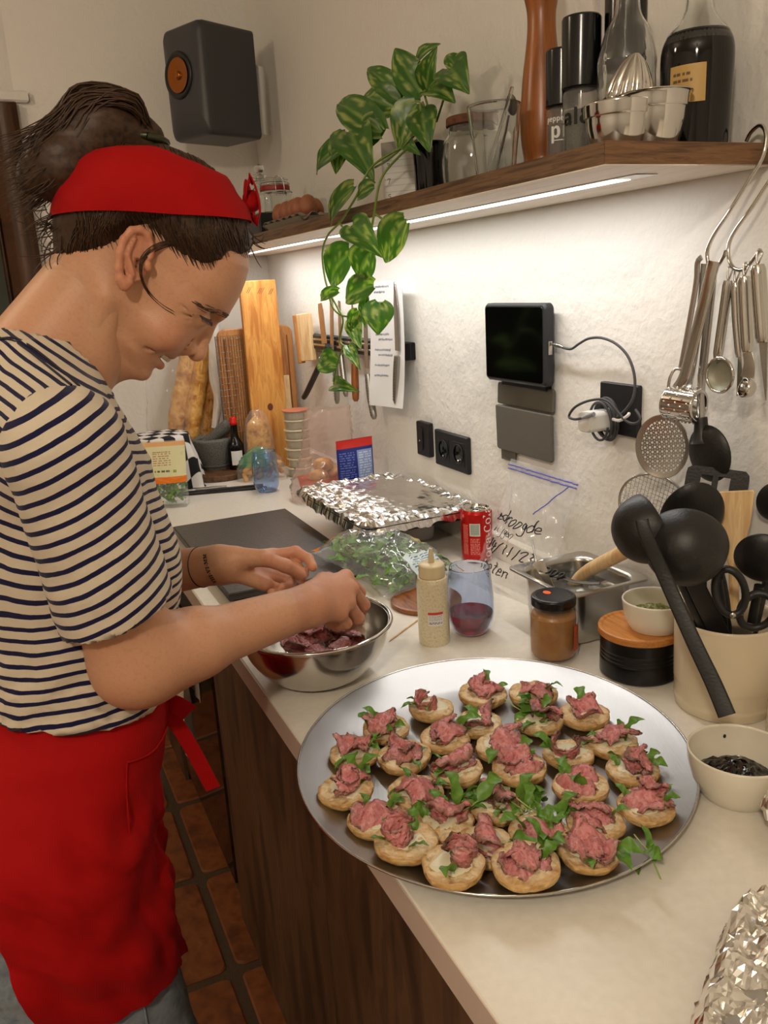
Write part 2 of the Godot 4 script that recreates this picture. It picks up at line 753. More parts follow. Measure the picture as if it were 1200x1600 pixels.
func make_materials() -> void:
	var grey := [Color.BLACK, Color.WHITE]
	var plaster := mk("plaster", Color(0.90, 0.885, 0.86), 0.85, 0.0, 0.35)
	relief(plaster, plaster_height(), 0.30)
	tri(plaster, Vector3(1.6, 1.6, 1.6), true)
	mk("ceiling_paint", Color(0.88, 0.86, 0.82), 0.9)
	var tc := mk("terracotta", Color.WHITE, 0.55)
	tc.albedo_texture = noise_tex(11, 0.02, 4, [Color(0.36, 0.19, 0.10), Color(0.50, 0.28, 0.14), Color(0.58, 0.34, 0.17), Color(0.44, 0.22, 0.11)])
	tri(tc, Vector3(2.2, 2.2, 2.2), true)
	relief(tc, noise_tex(12, 0.03, 3, grey), 0.2)
	var gr := mk("grout", Color(0.34, 0.27, 0.20), 0.9)
	relief(tri(gr, Vector3(8, 8, 8), true), noise_tex(13, 0.05, 3, grey, 128), 0.15)
	var ct := mk("worktop", Color(0.90, 0.875, 0.83), 0.32, 0.0, 0.45)
	ct.albedo_texture = noise_tex(14, 0.08, 3, [Color(0.965, 0.96, 0.95), Color(1, 1, 1)], 256)
	tri(ct, Vector3(3, 3, 3), true)
	mk("worktop_edge", Color(0.80, 0.72, 0.66), 0.35)
	wood("walnut", Color(0.40, 0.285, 0.185), Color(0.24, 0.165, 0.105), Vector3(3.5, 0.7, 3.5), 21, 0.5)
	wood("oak_shelf", Color(0.47, 0.35, 0.24), Color(0.29, 0.20, 0.13), Vector3(1.6, 34, 34), 22, 0.5)
	wood("oak_end", Color(0.50, 0.36, 0.23), Color(0.32, 0.22, 0.13), Vector3(34, 34, 2.2), 23, 0.5)
	wood("oak_pale", Color(0.93, 0.88, 0.82), Color(0.84, 0.78, 0.71), Vector3(1.2, 24, 24), 24, 0.5)
	wood("door_wood", Color(0.34, 0.21, 0.11), Color(0.20, 0.12, 0.06), Vector3(14, 1.0, 14), 25, 0.45)
	wood("pine", Color(0.90, 0.66, 0.34), Color(0.76, 0.48, 0.20), Vector3(9, 1.1, 9), 26, 0.5)
	wood("beech", Color(0.76, 0.53, 0.30), Color(0.60, 0.38, 0.20), Vector3(11, 1.0, 11), 27, 0.5)
	wood("pale_wood", Color(0.92, 0.80, 0.61), Color(0.82, 0.67, 0.47), Vector3(14, 2.0, 14), 28, 0.5)
	wood("bamboo", Color(0.80, 0.54, 0.27), Color(0.68, 0.42, 0.19), Vector3(3, 30, 30), 29, 0.38)
	wood("mill_wood", Color(0.62, 0.36, 0.13), Color(0.50, 0.27, 0.09), Vector3(18, 1.2, 18), 30, 0.32)
	wood("dark_board", Color(0.42, 0.28, 0.16), Color(0.26, 0.16, 0.09), Vector3(3, 20, 20), 31, 0.5)
	var st := mk("brushed_steel", Color(0.80, 0.79, 0.77), 0.30, 1.0)
	st.roughness_texture = noise_tex(32, 0.03, 3, [Color(0.75, 0.75, 0.75), Color(1, 1, 1)], 256)
	tri(st, Vector3(2.0, 60, 60))
	var ts := mk("tray_steel", Color(0.64, 0.635, 0.63), 0.36, 1.0)
	relief(tri(ts, Vector3(1.5, 40, 70)), noise_tex(33, 0.05, 3, grey, 256), 0.006)
	mk("polished_steel", Color(0.82, 0.81, 0.79), 0.10, 1.0)
	mk("satin_steel", Color(0.76, 0.75, 0.73), 0.26, 1.0)
	mk("dark_steel", Color(0.45, 0.43, 0.40), 0.32, 1.0)
	mk("black_plastic", Color(0.045, 0.045, 0.048), 0.42)
	var nyl := mk("black_nylon", Color(0.085, 0.082, 0.08), 0.45)
	relief(tri(nyl, Vector3(20, 20, 20)), noise_tex(34, 0.08, 3, grey, 128), 0.02)
	mk("socket_black", Color(0.075, 0.077, 0.085), 0.5)
	mk("white_plastic", Color(0.88, 0.875, 0.86), 0.35)
	mk("black_gloss", Color(0.02, 0.02, 0.022), 0.06)
	mk("cream_glaze", Color(0.86, 0.80, 0.69), 0.16)
	mk("white_glaze", Color(0.88, 0.85, 0.78), 0.14)
	var fo := mk("foil", Color(0.90, 0.89, 0.87), 0.2, 1.0)
	fo.cull_mode = BaseMaterial3D.CULL_DISABLED
	film("clear_film", Color(0.95, 0.96, 0.97), 0.09, 0.09)
	film("hazy_film", Color(0.93, 0.93, 0.92), 0.20, 0.09)
	glass("clear_glass", Color(0.97, 0.98, 0.975))
	glass("blue_glass", Color(0.45, 0.60, 0.95))
	mk("paper", Color(0.90, 0.89, 0.88), 0.85)
	mk("ink", Color(0.06, 0.05, 0.08), 0.6)
	mk("white_print", Color(0.86, 0.86, 0.85), 0.5)
	var le := mk("led", Color(1, 1, 1), 0.5)
	le.emission_enabled = true
	le.emission = Color(1.0, 0.995, 0.985)
	le.emission_energy_multiplier = 2.0
	var bu := mk("bulb", Color(1, 1, 1), 0.5)
	bu.emission_enabled = true
	bu.emission = Color(1.0, 0.93, 0.83)
	bu.emission_energy_multiplier = 4.0
	var bread := mk("crust", Color.WHITE, 0.55, 0.0, 0.4)
	bread.vertex_color_use_as_albedo = true
	bread.albedo_texture = noise_tex(41, 0.03, 4, [Color(0.78, 0.72, 0.66), Color(1, 1, 1), Color(0.92, 0.88, 0.82)], 256)
	relief(tri(bread, Vector3(9, 9, 9)), noise_tex(42, 0.06, 4, grey, 256), 0.12)
	var meat := mk("beef", Color.WHITE, 0.36, 0.0, 0.5)
	meat.vertex_color_use_as_albedo = true
	meat.albedo_texture = noise_tex(43, 0.035, 4, [Color(0.66, 0.56, 0.54), Color(0.98, 0.9, 0.88), Color(1, 1, 1), Color(0.80, 0.70, 0.68)], 256)
	meat.cull_mode = BaseMaterial3D.CULL_DISABLED
	relief(tri(meat, Vector3(14, 14, 14)), noise_tex(44, 0.05, 4, grey, 256), 0.13)
	meat.subsurf_scatter_enabled = true
	meat.subsurf_scatter_strength = 0.12
	var leaf := mk("rocket", Color(0.42, 0.58, 0.21), 0.45)
	leaf.albedo_texture = noise_tex(45, 0.04, 3, [Color(0.75, 0.82, 0.7), Color(1, 1, 1)], 128)
	tri(leaf, Vector3(20, 20, 20))
	leaf.cull_mode = BaseMaterial3D.CULL_DISABLED
	leaf.backlight_enabled = true
	leaf.backlight = Color(0.25, 0.40, 0.08)
	mk("rocket_stem", Color(0.60, 0.68, 0.36), 0.45)
	mk("spread", Color(0.87, 0.84, 0.72), 0.35)
	var po := mk("pothos", Color.WHITE, 0.32)
	po.vertex_color_use_as_albedo = true
	po.cull_mode = BaseMaterial3D.CULL_DISABLED
	po.backlight_enabled = true
	po.backlight = Color(0.62, 0.80, 0.25)
	mk("vine", Color(0.42, 0.52, 0.20), 0.5)


func plaster_height() -> ImageTexture:
	# lime plaster: fine grain, broad trowel waves and a few scored strokes
	var out := Image.create(1024, 1024, false, Image.FORMAT_RF)
	var f := FastNoiseLite.new()
	f.seed = 3
	f.frequency = 0.035
	f.fractal_octaves = 4
	var fine := f.get_seamless_image(1024, 1024)
	f.seed = 5
	f.frequency = 0.006
	f.fractal_octaves = 3
	f.domain_warp_enabled = true
	f.domain_warp_amplitude = 60.0
	f.domain_warp_frequency = 0.004
	var broad := f.get_seamless_image(1024, 1024)
	var a := fine.get_data()
	var b := broad.get_data()
	var h := PackedFloat32Array()
	h.resize(1024 * 1024)
	for i in a.size():
		h[i] = 0.30 * a[i] / 255.0 + 0.62 * b[i] / 255.0
	var r := RandomNumberGenerator.new()
	r.seed = 9
	for s in 46:   # trowel strokes: low ridges with one sharp side
		var p := Vector2(r.randf() * 1024, r.randf() * 1024)
		var ang := r.randf_range(-0.5, 0.9)
		var turn := r.randf_range(-0.006, 0.006)
		var up := r.randf_range(0.05, 0.16)
		for k in r.randi_range(50, 150):
			ang += turn
			p += Vector2(cos(ang), -sin(ang)) * 1.5
			for w in 7:
				var q := p + Vector2(sin(ang), cos(ang)) * w
				var at := posmod(int(q.y), 1024) * 1024 + posmod(int(q.x), 1024)
				h[at] = maxf(h[at], h[at] * 0.6 + 0.4 * (h[at] + up * (1.0 - w / 7.0)))
	out.set_data(1024, 1024, false, Image.FORMAT_RF, h.to_byte_array())
	return ImageTexture.create_from_image(out)


# ---------------------------------------------------------------- the room
func slab(x0: float, x1: float, y0: float, y1: float, z0: float, z1: float, bevel := 0.0) -> ArrayMesh:
	var p := PackedVector2Array([Vector2(x0, z0), Vector2(x1, z0), Vector2(x1, z1), Vector2(x0, z1)])
	return turned(prism(p, y1 - y0, bevel), Transform3D(Basis.IDENTITY, Vector3(0, y0, 0)))


func build_room() -> void:
	var pl: Material = mats.plaster
	structure("wall_right", slab(-3.2, 2.7, -0.1, 2.75, -0.12, 0.0), pl)
	structure("wall_back", join([slab(-3.11, -2.99, -0.1, 2.75, 0.0, 0.748), slab(-3.11, -2.99, 2.085, 2.75, 0.748, 1.75), slab(-3.11, -2.99, -0.1, 2.75, 1.75, 3.3)]), pl)
	structure("wall_left", slab(-3.11, 2.7, -0.1, 2.75, 3.2, 3.3), pl)
	structure("wall_front", slab(2.6, 2.7, -0.1, 2.75, 0.0, 3.3), pl)
	structure("ceiling", slab(-4.6, 2.7, 2.65, 2.75, -0.12, 3.3), mats.ceiling_paint)
	# a dim passage behind the doorway
	structure("wall_hall", join([slab(-4.6, -4.5, -0.1, 2.75, -0.1, 3.3), slab(-4.6, -3.11, -0.1, 2.75, -0.12, 0.0), slab(-4.6, -3.11, -0.1, 2.75, 3.2, 3.3)]), mk("hall_paint", Color(0.62, 0.64, 0.58), 0.9))
	var d := structure("door_1", join([slab(-3.12, -2.955, 0.0, 2.083, 0.748, 0.842, 0.003), slab(-3.12, -2.955, 0.0, 2.083, 1.655, 1.75, 0.003), slab(-3.12, -2.956, 1.99, 2.0825, 0.8, 1.7, 0.003)]), mats.door_wood)
	part(d, "door_stop", join([slab(-3.10, -3.06, 0.0, 1.99, 0.842, 0.857), slab(-3.10, -3.06, 0.0, 1.99, 1.64, 1.655)]), mats.door_wood)
	structure("trim_1", slab(-2.995, -2.968, 2.085, 2.118, 0.71, 1.79, 0.006), pl)
	# terracotta floor: grout bed and the tiles one by one
	var fl := structure("floor", slab(-4.6, 2.7, -0.12, -0.006, -0.12, 3.3), mats.grout)
	var tile := []
	for k in 4:
		var p := rounded(0.333, 0.333, 0.02, 3)
		for i in p.size():
			p[i] += Vector2(rng.randf_range(-0.002, 0.002), rng.randf_range(-0.002, 0.002))
		tile.append(prism(p, 0.03, 0.004))
	for i in range(-5, 9):
		for j in range(-2, 7):
			var x := -1.615 + 0.355 * i + 0.1775
			var z := 0.648 + 0.355 * j + 0.1775
			if x < -2.9 or z > 3.1 or z < 0.2:
				continue
			part(fl, "tile", tile[rng.randi() % 4], mats.terracotta, Vector3(x, -0.03 + rng.randf_range(-0.001, 0.001), z), Vector3(0, 90 * (rng.randi() % 4), 0))
	for c in [[Vector3(-1.75, 2.5, 1.75), "round frosted ceiling lamp over the walkway behind the woman"], [Vector3(0.55, 2.4, 1.55), "round frosted ceiling lamp behind the viewer"]]:
		var t := thing("ceiling_lamp", c[1], "lamp", c[0])
		part(t, "canopy", lathe([Vector2(0, 0.15), Vector2(0.07, 0.15), Vector2(0.075, 0.145), Vector2(0.075, 0.12), Vector2(0.02, 0.11), Vector2(0.012, 0.02), Vector2(0.0, 0.02)], 24), mats.satin_steel)
		part(t, "bulb_globe", lathe(sm([Vector2(0, -0.07), Vector2(0.04, -0.057), Vector2(0.058, -0.02), Vector2(0.045, 0.01), Vector2(0.014, 0.03), Vector2(0, 0.032)], 4), 24), mats.bulb)


# ---------------------------------------------------------------- base units, worktop, shelf
func build_units() -> void:
	var w := structure("worktop", join([slab(-2.99, 1.9, TOP - 0.04, TOP, 0.0, 0.634, 0.002)]), mats.worktop)
	metas(w, "long cream worktop running along the lit wall", "worktop")
	w.set_meta("kind", "thing")
	part(w, "edge_strip", slab(-2.99, 1.9, TOP - 0.0385, TOP - 0.0015, 0.6335, 0.6352, 0.0004), mats.worktop_edge)
	structure("trim_2", slab(-2.99, 1.9, TOP + 0.0002, TOP + 0.05, 0.0, 0.02, 0.002), mats.worktop)
	var labs := ["dark wooden base unit under the tray of rolls", "dark wooden base unit below the mixing bowl, with a towel hanging past its left edge", "dark wooden base unit at the far end of the worktop", "dark wooden base unit nearest the viewer", "dark wooden base unit past the viewer"]
	var spans := [[-0.987, -0.375], [-1.645, -0.990], [-2.985, -2.275], [-0.372, 0.24], [0.243, 0.86]]
	for i in 5:
		var x0: float = spans[i][0]
		var x1: float = spans[i][1]
		var t := thing("base_unit", labs[i], "cabinet", Vector3((x0 + x1) / 2, 0, 0))
		var hw := (x1 - x0) / 2
		part(t, "body", slab(-hw + 0.002, hw - 0.002, 0.1, TOP - 0.041, 0.02, 0.588), mats.walnut)
		part(t, "door", slab(-hw + 0.001, hw - 0.001, 0.105, TOP - 0.052, 0.59, 0.61, 0.0015), mats.walnut)
		part(t, "plinth", slab(-hw, hw, 0.0, 0.1, 0.54, 0.57), mats.walnut)
	# built-under oven
	var o := thing("oven", "built-under oven with a dark glass door below the cooktop", "oven", Vector3(-1.96, 0, 0))
	part(o, "body", slab(-0.309, 0.309, 0.1, TOP - 0.041, 0.02, 0.588), mats.black_plastic)
	part(o, "control_panel", slab(-0.305, 0.305, 0.775, 0.868, 0.59, 0.612, 0.002), mats.dark_steel)
	var dr := part(o, "door", slab(-0.305, 0.305, 0.19, 0.770, 0.59, 0.614, 0.003), mats.black_gloss)
	part(dr, "handle", tube([Vector3(-0.26, 0.735, 0.614), Vector3(-0.26, 0.735, 0.65), Vector3(0.26, 0.735, 0.65), Vector3(0.26, 0.735, 0.614)], 0.008, 10), mats.satin_steel)
	part(o, "plinth", slab(-0.309, 0.309, 0.0, 0.1, 0.54, 0.57), mats.walnut)
	for k in 3:
		part(o, "knob", lathe([Vector2(0, 0), Vector2(0.02, 0), Vector2(0.019, 0.018), Vector2(0.017, 0.022), Vector2(0, 0.022)], 20), mats.satin_steel, Vector3(-0.2 + 0.1 * k, 0.822, 0.612), Vector3(90, 0, 0))
	# white towel over the oven handle, a pointed corner hanging down
	var rows := []
	for i in 26:
		var v := i / 25.0
		var row := PackedVector3Array()
		for j in 21:
			var u := j / 20.0
			var drop := 0.10 + 0.17 * (1.0 - absf(u - 0.75) * 1.3)
			var s := v * (drop + 0.10) - 0.10
			var y := 0.746 - absf(s) if absf(s) > 0.012 else 0.746 - s * s / 0.024 - 0.006
			var z := 0.650 + (0.012 if s > 0.0 else -0.012) * minf(1.0, absf(s) / 0.012)
			z += 0.012 * sin(u * 19.0 + v * 2.0) * clampf(absf(s) * 8.0, 0.15, 1.0) * (1.0 if s > 0 else 0.2)
			row.append(Vector3(-1.83 + 0.15 * u * (1.0 - 0.25 * maxf(0.0, s) / 0.4) + 0.01 * sin(v * 7.0), y, z))
		rows.append(row)
	single("towel", "white tea towel hanging from the oven handle beside the apron strings", "towel", sheet(rows, 0.0025), mk("towel_cloth", Color(0.80, 0.78, 0.74), 0.95))


func build_shelf() -> void:
	var s := thing("wall_shelf", "long oak wall shelf with light strips in its pale underside", "shelf", Vector3(0, SHELF - 0.026, 0))
	part(s, "board", slab(-2.985, -0.8195, 0.0012, 0.026, 0.002, 0.261, 0.0006), mats.oak_shelf)
	part(s, "end_band", slab(-0.8195, -0.8185, 0.0012, 0.026, 0.002, 0.2612, 0.0003), mats.oak_end)
	part(s, "underside", slab(-2.985, -0.8187, -0.0002, 0.0012, 0.002, 0.2608, 0.0), mats.oak_pale)
	for e in [[-1.465, 1.06, 1.115], [-2.42, 0.72, 0.77]]:
		part(s, "channel", slab(e[0] - e[2] / 2 + 0.02, e[0] + e[2] / 2 + 0.02, -0.0016, -0.0002, 0.1225, 0.1575, 0.0004), mats.satin_steel)
		part(s, "light_strip", slab(e[0] - e[1] / 2, e[0] + e[1] / 2, -0.0024, -0.0014, 0.1255, 0.1545, 0.0003), mats.led)


# ---------------------------------------------------------------- the woman
const HX := -1.08          # the plane of symmetry of head and trunk
const SHR := Vector3(-0.905, 1.355, 0.868)
const ELR := Vector3(-0.92, 1.10, 0.83)
const WRR := Vector3(-1.0, 1.0911, 0.5979)
const SHL := Vector3(-1.255, 1.345, 0.85)
const ELL := Vector3(-1.36, 1.06, 0.83)
const WRL := Vector3(-1.18, 1.1123, 0.6708)

var head_turn := Transform3D(Basis(Vector3.UP, deg_to_rad(-9.5)), Vector3.ZERO)
var skull_grid := PackedFloat32Array()
var hair_grid := PackedFloat32Array()
var folds := FastNoiseLite.new()
const G0 := Vector2(0.54, 1.34)
const GN := 180
const GS := 0.002


func poly_grid(poly: PackedVector2Array, blur: int) -> PackedFloat32Array:
	# signed distance to an outline in the (z, y) plane, on a 2 mm raster
	var out := PackedFloat32Array()
	out.resize(GN * GN)
	var n := poly.size()
	for j in GN:
		for i in GN:
			var p := G0 + Vector2(i, j) * GS
			var best := 1.0
			var inside := false
			for k in n:
				var a := poly[k]
				var b := poly[(k + 1) % n]
				var ab := b - a
				var d := p.distance_squared_to(a + ab * clampf((p - a).dot(ab) / ab.length_squared(), 0.0, 1.0))
				if d < best:
					best = d
				if (a.y > p.y) != (b.y > p.y) and p.x < a.x + ab.x * (p.y - a.y) / ab.y:
					inside = not inside
			out[j * GN + i] = -sqrt(best) if inside else sqrt(best)
	for t in blur:
		var c := out.duplicate()
		for j in range(1, GN - 1):
			for i in range(1, GN - 1):
				var at := j * GN + i
				out[at] = (c[at] * 2.0 + c[at - 1] + c[at + 1] + c[at - GN] + c[at + GN]) / 6.0
	return out


func on_grid(g: PackedFloat32Array, p: Vector3) -> float:
	var x := clampf((p.z - G0.x) / GS, 0.0, GN - 1.001)
	var y := clampf((p.y - G0.y) / GS, 0.0, GN - 1.001)
	var i := int(x)
	var j := int(y)
	var u := x - i
	var w := y - j
	var at := j * GN + i
	return lerpf(lerpf(g[at], g[at + 1], u), lerpf(g[at + GN], g[at + GN + 1], u), w)


func head_width(v: float) -> float:
	const VS := [-0.13, -0.112, -0.09, -0.05, 0.0, 0.03, 0.08, 0.12, 0.15]
	const WS := [0.026, 0.030, 0.043, 0.057, 0.066, 0.071, 0.075, 0.071, 0.06]
	for i in 8:
		if v < VS[i + 1]:
			return lerpf(WS[i], WS[i + 1], smoothstep(VS[i], VS[i + 1], v))
	return 0.06


func skull(p: Vector3) -> float:
	# the side outline swollen to a head: half width grows with the depth inside the outline
	var d := on_grid(skull_grid, p)
	var v := (p.z - 0.735) * -0.72 + (p.y - 1.545) * 0.69
	var w := head_width(v)
	var t := 1.0 + d / 0.055
	if t < 0.0:
		t = 0.0
	var q := (p.x - HX) / w
	var e := sqrt(q * q + t * t)
	return (e - 1.0) * 0.052 if d < 0.03 else maxf(d, (e - 1.0) * 0.052)


func head_d(p: Vector3) -> float:
	var d := skull(p)
	var side := absf(p.x - HX)
	var m := Vector3(side, p.y, p.z)
	if d > 0.05:
		return minf(d, neck_d(p))
	# nose: bridge, tip, wings and nostrils
	var nose := seg_d(m, Vector3(0, 1.4600, 0.6655), Vector3(0, 1.4300, 0.6845), 0.0070, 0.0095)
	nose = smin(nose, ell(m, Vector3(0, 1.4275, 0.6868), Vector3(0.0112, 0.0108, 0.0112)), 0.006)
	nose = smin(nose, ell(m, Vector3(0.0108, 1.4340, 0.6970), Vector3(0.0088, 0.0092, 0.011)), 0.005)
	nose = maxf(nose, -ell(m, Vector3(0.009, 1.4245, 0.6965), Vector3(0.0050, 0.0046, 0.0060)))
	d = smin(d, nose, 0.008)
	d = -smin(-d, seg_d(m, Vector3(0.019, 1.447, 0.692), Vector3(0.0165, 1.4365, 0.706), 0.0016, 0.002), 0.005)
	# cheek lifted by the smile, brow ridge, eye socket and lid
	d = smin(d, ell(m, Vector3(0.043, 1.455, 0.726), Vector3(0.017, 0.019, 0.021)), 0.022)
	d = smin(d, seg_d(m, Vector3(0.012, 1.4755, 0.6575), Vector3(0.047, 1.489, 0.685), 0.008, 0.0075), 0.014)
	var socket := ell(m, Vector3(0.032, 1.4675, 0.6655), Vector3(0.017, 0.009, 0.013))
	d = -smin(-d, socket, 0.008)
	d = smin(d, ell(m, Vector3(0.0325, 1.4715, 0.6795), Vector3(0.0145, 0.0125, 0.0125)), 0.004)
	# slit between the lids, laugh lines at the eye's corner
	d = maxf(d, -seg_d(m, Vector3(0.024, 1.4655, 0.6675), Vector3(0.047, 1.4745, 0.6825), 0.0011, 0.0009))
	for c in [[1.479, 0.690, 1.487, 0.702], [1.474, 0.692, 1.478, 0.706], [1.469, 0.692, 1.468, 0.706]]:
		d = -smin(-d, seg_d(m, Vector3(0.052, c[0], c[1]), Vector3(0.064, c[2], c[3]), 0.0012, 0.0004), 0.003)
	# mouth: open smile, lips, and the crease from nose to mouth corner
	d = -smin(-d, seg_d(m, Vector3(0.0, 1.4220, 0.7250), Vector3(0.026, 1.4365, 0.7405), 0.0066, 0.0012), 0.003)
	d = smin(d, seg_d(m, Vector3(0.0, 1.4262, 0.7175), Vector3(0.026, 1.4405, 0.7330), 0.0046, 0.0028), 0.003)
	d = smin(d, seg_d(m, Vector3(0.0, 1.4155, 0.7335), Vector3(0.026, 1.4325, 0.7490), 0.0056, 0.0032), 0.003)
	d = -smin(-d, seg_d(m, Vector3(0.017, 1.440, 0.7035), Vector3(0.040, 1.4400, 0.7420), 0.0024, 0.0014), 0.007)
	d = -smin(-d, seg_d(m, Vector3(0.040, 1.4400, 0.7420), Vector3(0.050, 1.430, 0.765), 0.0014, 0.0008), 0.006)
	d = minf(d, neck_blend(d, p))
	# ear
	if side > 0.05 and p.z > 0.715 and p.z < 0.78:
		d = smin(d, ear_d(m), 0.004)
	return d


func neck_d(p: Vector3) -> float:
	var d := seg_d(p, Vector3(HX, 1.425, 0.880), Vector3(HX, 1.525, 0.790), 0.063, 0.054)
	d = smin(d, seg_d(p, Vector3(HX, 1.405, 0.86), Vector3(HX, 1.44, 0.815), 0.058, 0.046), 0.03)
	# the long muscles at the side of the throat
	return smin(d, seg_d(Vector3(absf(p.x - HX), p.y, p.z), Vector3(0.022, 1.405, 0.826), Vector3(0.055, 1.50, 0.785), 0.011, 0.012), 0.018)


func neck_blend(d: float, p: Vector3) -> float:
	return smin(d, neck_d(p), 0.025)


const EAR := [Vector2(0.7300, 1.5420), Vector2(0.7272, 1.5521), Vector2(0.7295, 1.5652), Vector2(0.7366, 1.5708), Vector2(0.7465, 1.5697), Vector2(0.7560, 1.5606), Vector2(0.7622, 1.5466), Vector2(0.7655, 1.5311), Vector2(0.7650, 1.5190), Vector2(0.7620, 1.5125), Vector2(0.7570, 1.5165)]


func ear_x(z: float, y: float) -> float:
	# the ear stands off the head towards its rear edge
	return 0.0735 + (z - 0.728) * 0.42 + (y - 1.54) * 0.12


func ear_d(m: Vector3) -> float:
	# thin plate with a rolled rim, an inner ridge and a hollow
	var x0 := ear_x(m.z, m.y)
	var q := Vector2((m.z - 0.7460) / 0.0165, (m.y - 1.543 + (m.z - 0.746) * 0.35) / 0.027)
	var plate := maxf((q.length() - 1.0) * 0.016, absf(m.x - x0 + 0.004) - 0.0032)
	var d := plate
	for i in EAR.size() - 1:
		var a: Vector2 = EAR[i]
		var b: Vector2 = EAR[i + 1]
		var r := 0.0043 if i < 8 else 0.0058
		d = smin(d, seg_d(m, Vector3(ear_x(a.x, a.y), a.y, a.x), Vector3(ear_x(b.x, b.y), b.y, b.x), r, r), 0.003)
	d = smin(d, seg_d(m, Vector3(ear_x(0.745, 1.561), 1.561, 0.745), Vector3(ear_x(0.755, 1.545), 1.545, 0.755), 0.0032, 0.0035), 0.003)
	d = smin(d, seg_d(m, Vector3(ear_x(0.755, 1.545), 1.545, 0.755), Vector3(ear_x(0.752, 1.524), 1.524, 0.752), 0.0035, 0.004), 0.003)
	d = smin(d, ell(m, Vector3(0.079, 1.532, 0.7335), Vector3(0.0055, 0.007, 0.0045)), 0.004)
	return maxf(d, -ell(m, Vector3(ear_x(0.743, 1.533) + 0.002, 1.533, 0.7430), Vector3(0.0075, 0.0085, 0.0055)))


const TORSO := [  # y, middle z, half depth, half width
	[0.55, 0.955, 0.115, 0.160], [0.70, 0.972, 0.130, 0.176], [0.80, 0.973, 0.139, 0.184], [0.88, 0.960, 0.137, 0.182], [0.97, 0.922, 0.130, 0.160], [1.05, 0.893, 0.112, 0.148], [1.12, 0.880, 0.110, 0.150],
	[1.18, 0.876, 0.110, 0.156], [1.25, 0.876, 0.106, 0.164], [1.31, 0.878, 0.106, 0.168], [1.36, 0.884, 0.092, 0.150], [1.41, 0.886, 0.072, 0.11], [1.45, 0.888, 0.055, 0.07]]


func torso_at(y: float) -> Vector3:
	var i := 0
	while i < TORSO.size() - 2 and y > TORSO[i + 1][0]:
		i += 1
	var t := clampf((y - TORSO[i][0]) / (TORSO[i + 1][0] - TORSO[i][0]), 0.0, 1.0)
	return Vector3(lerpf(TORSO[i][1], TORSO[i + 1][1], t), lerpf(TORSO[i][2], TORSO[i + 1][2], t), lerpf(TORSO[i][3], TORSO[i + 1][3], t))


func torso_d(p: Vector3) -> float:
	var s := torso_at(p.y)
	var a := absf(p.x - HX) / s.z
	var b := absf(p.z - s.x) / s.y
	var e := pow(pow(a, 2.3) + pow(b, 2.3), 1.0 / 2.3)
	var d := (e - 1.0) * minf(s.y, s.z) * 0.95
	d = maxf(d, p.y - 1.44)
	var m := Vector3(absf(p.x - HX), p.y, p.z)
	d = smin(d, seg_d(m, Vector3(0.02, 1.425, 0.892), Vector3(0.165, 1.365, 0.872), 0.046, 0.052), 0.05)
	return smin(d, ell(m, Vector3(0.075, 1.185, 0.814), Vector3(0.068, 0.07, 0.052)), 0.04)


func arm_d(p: Vector3, s: Vector3, e: Vector3, w: Vector3) -> float:
	var d := seg_d(p, s, e, 0.053, 0.045)
	var f := seg_d(p, e, w, 0.0425, 0.0285)
	var m := e.lerp(w, 0.3)
	f = smin(f, seg_d(p, e.lerp(w, 0.08), m, 0.044, 0.042), 0.02)
	return smin(d, f, 0.03)


const HAND_R := [
	[Vector3(-1.0620, 1.0972, 0.5157), Vector3(-1.0850, 1.0613, 0.4866), Vector3(-1.1050, 1.0312, 0.4865), Vector3(-1.1120, 1.0196, 0.5011)],
	[Vector3(-1.0420, 1.0863, 0.5167), Vector3(-1.0620, 1.0498, 0.4910), Vector3(-1.0820, 1.0225, 0.4946), Vector3(-1.0940, 1.0152, 0.5087)],
	[Vector3(-1.0250, 1.0734, 0.5294), Vector3(-1.0400, 1.0406, 0.5090), Vector3(-1.0630, 1.0237, 0.5146), Vector3(-1.0780, 1.0230, 0.5267)],
	[Vector3(-1.0100, 1.0675, 0.5483), Vector3(-1.0220, 1.0450, 0.5346), Vector3(-1.0420, 1.0344, 0.5410), Vector3(-1.0560, 1.0360, 0.5491)]]
const THUMB_R := [Vector3(-1.0250, 1.0992, 0.5756), Vector3(-1.0650, 1.0971, 0.5487), Vector3(-1.0950, 1.0871, 0.5303), Vector3(-1.1250, 1.0800, 0.5256)]
const HAND_L := [
	[Vector3(-1.2150, 1.0990, 0.5776), Vector3(-1.2050, 1.1014, 0.5419), Vector3(-1.1800, 1.0946, 0.5301), Vector3(-1.1550, 1.0887, 0.5323)],
	[Vector3(-1.2000, 1.0876, 0.5834), Vector3(-1.1950, 1.0820, 0.5470), Vector3(-1.1650, 1.0780, 0.5452), Vector3(-1.1450, 1.0760, 0.5564)],
	[Vector3(-1.1800, 1.0789, 0.5934), Vector3(-1.1850, 1.0643, 0.5593), Vector3(-1.1550, 1.0638, 0.5723), Vector3(-1.1350, 1.0738, 0.5900)],
	[Vector3(-1.1550, 1.0775, 0.6091), Vector3(-1.1600, 1.0599, 0.5812), Vector3(-1.1350, 1.0627, 0.5949), Vector3(-1.1200, 1.0748, 0.6102)]]
const THUMB_L := [Vector3(-1.1650, 1.1212, 0.6429), Vector3(-1.1400, 1.1222, 0.6112), Vector3(-1.1350, 1.1060, 0.5811), Vector3(-1.1400, 1.0846, 0.5563)]


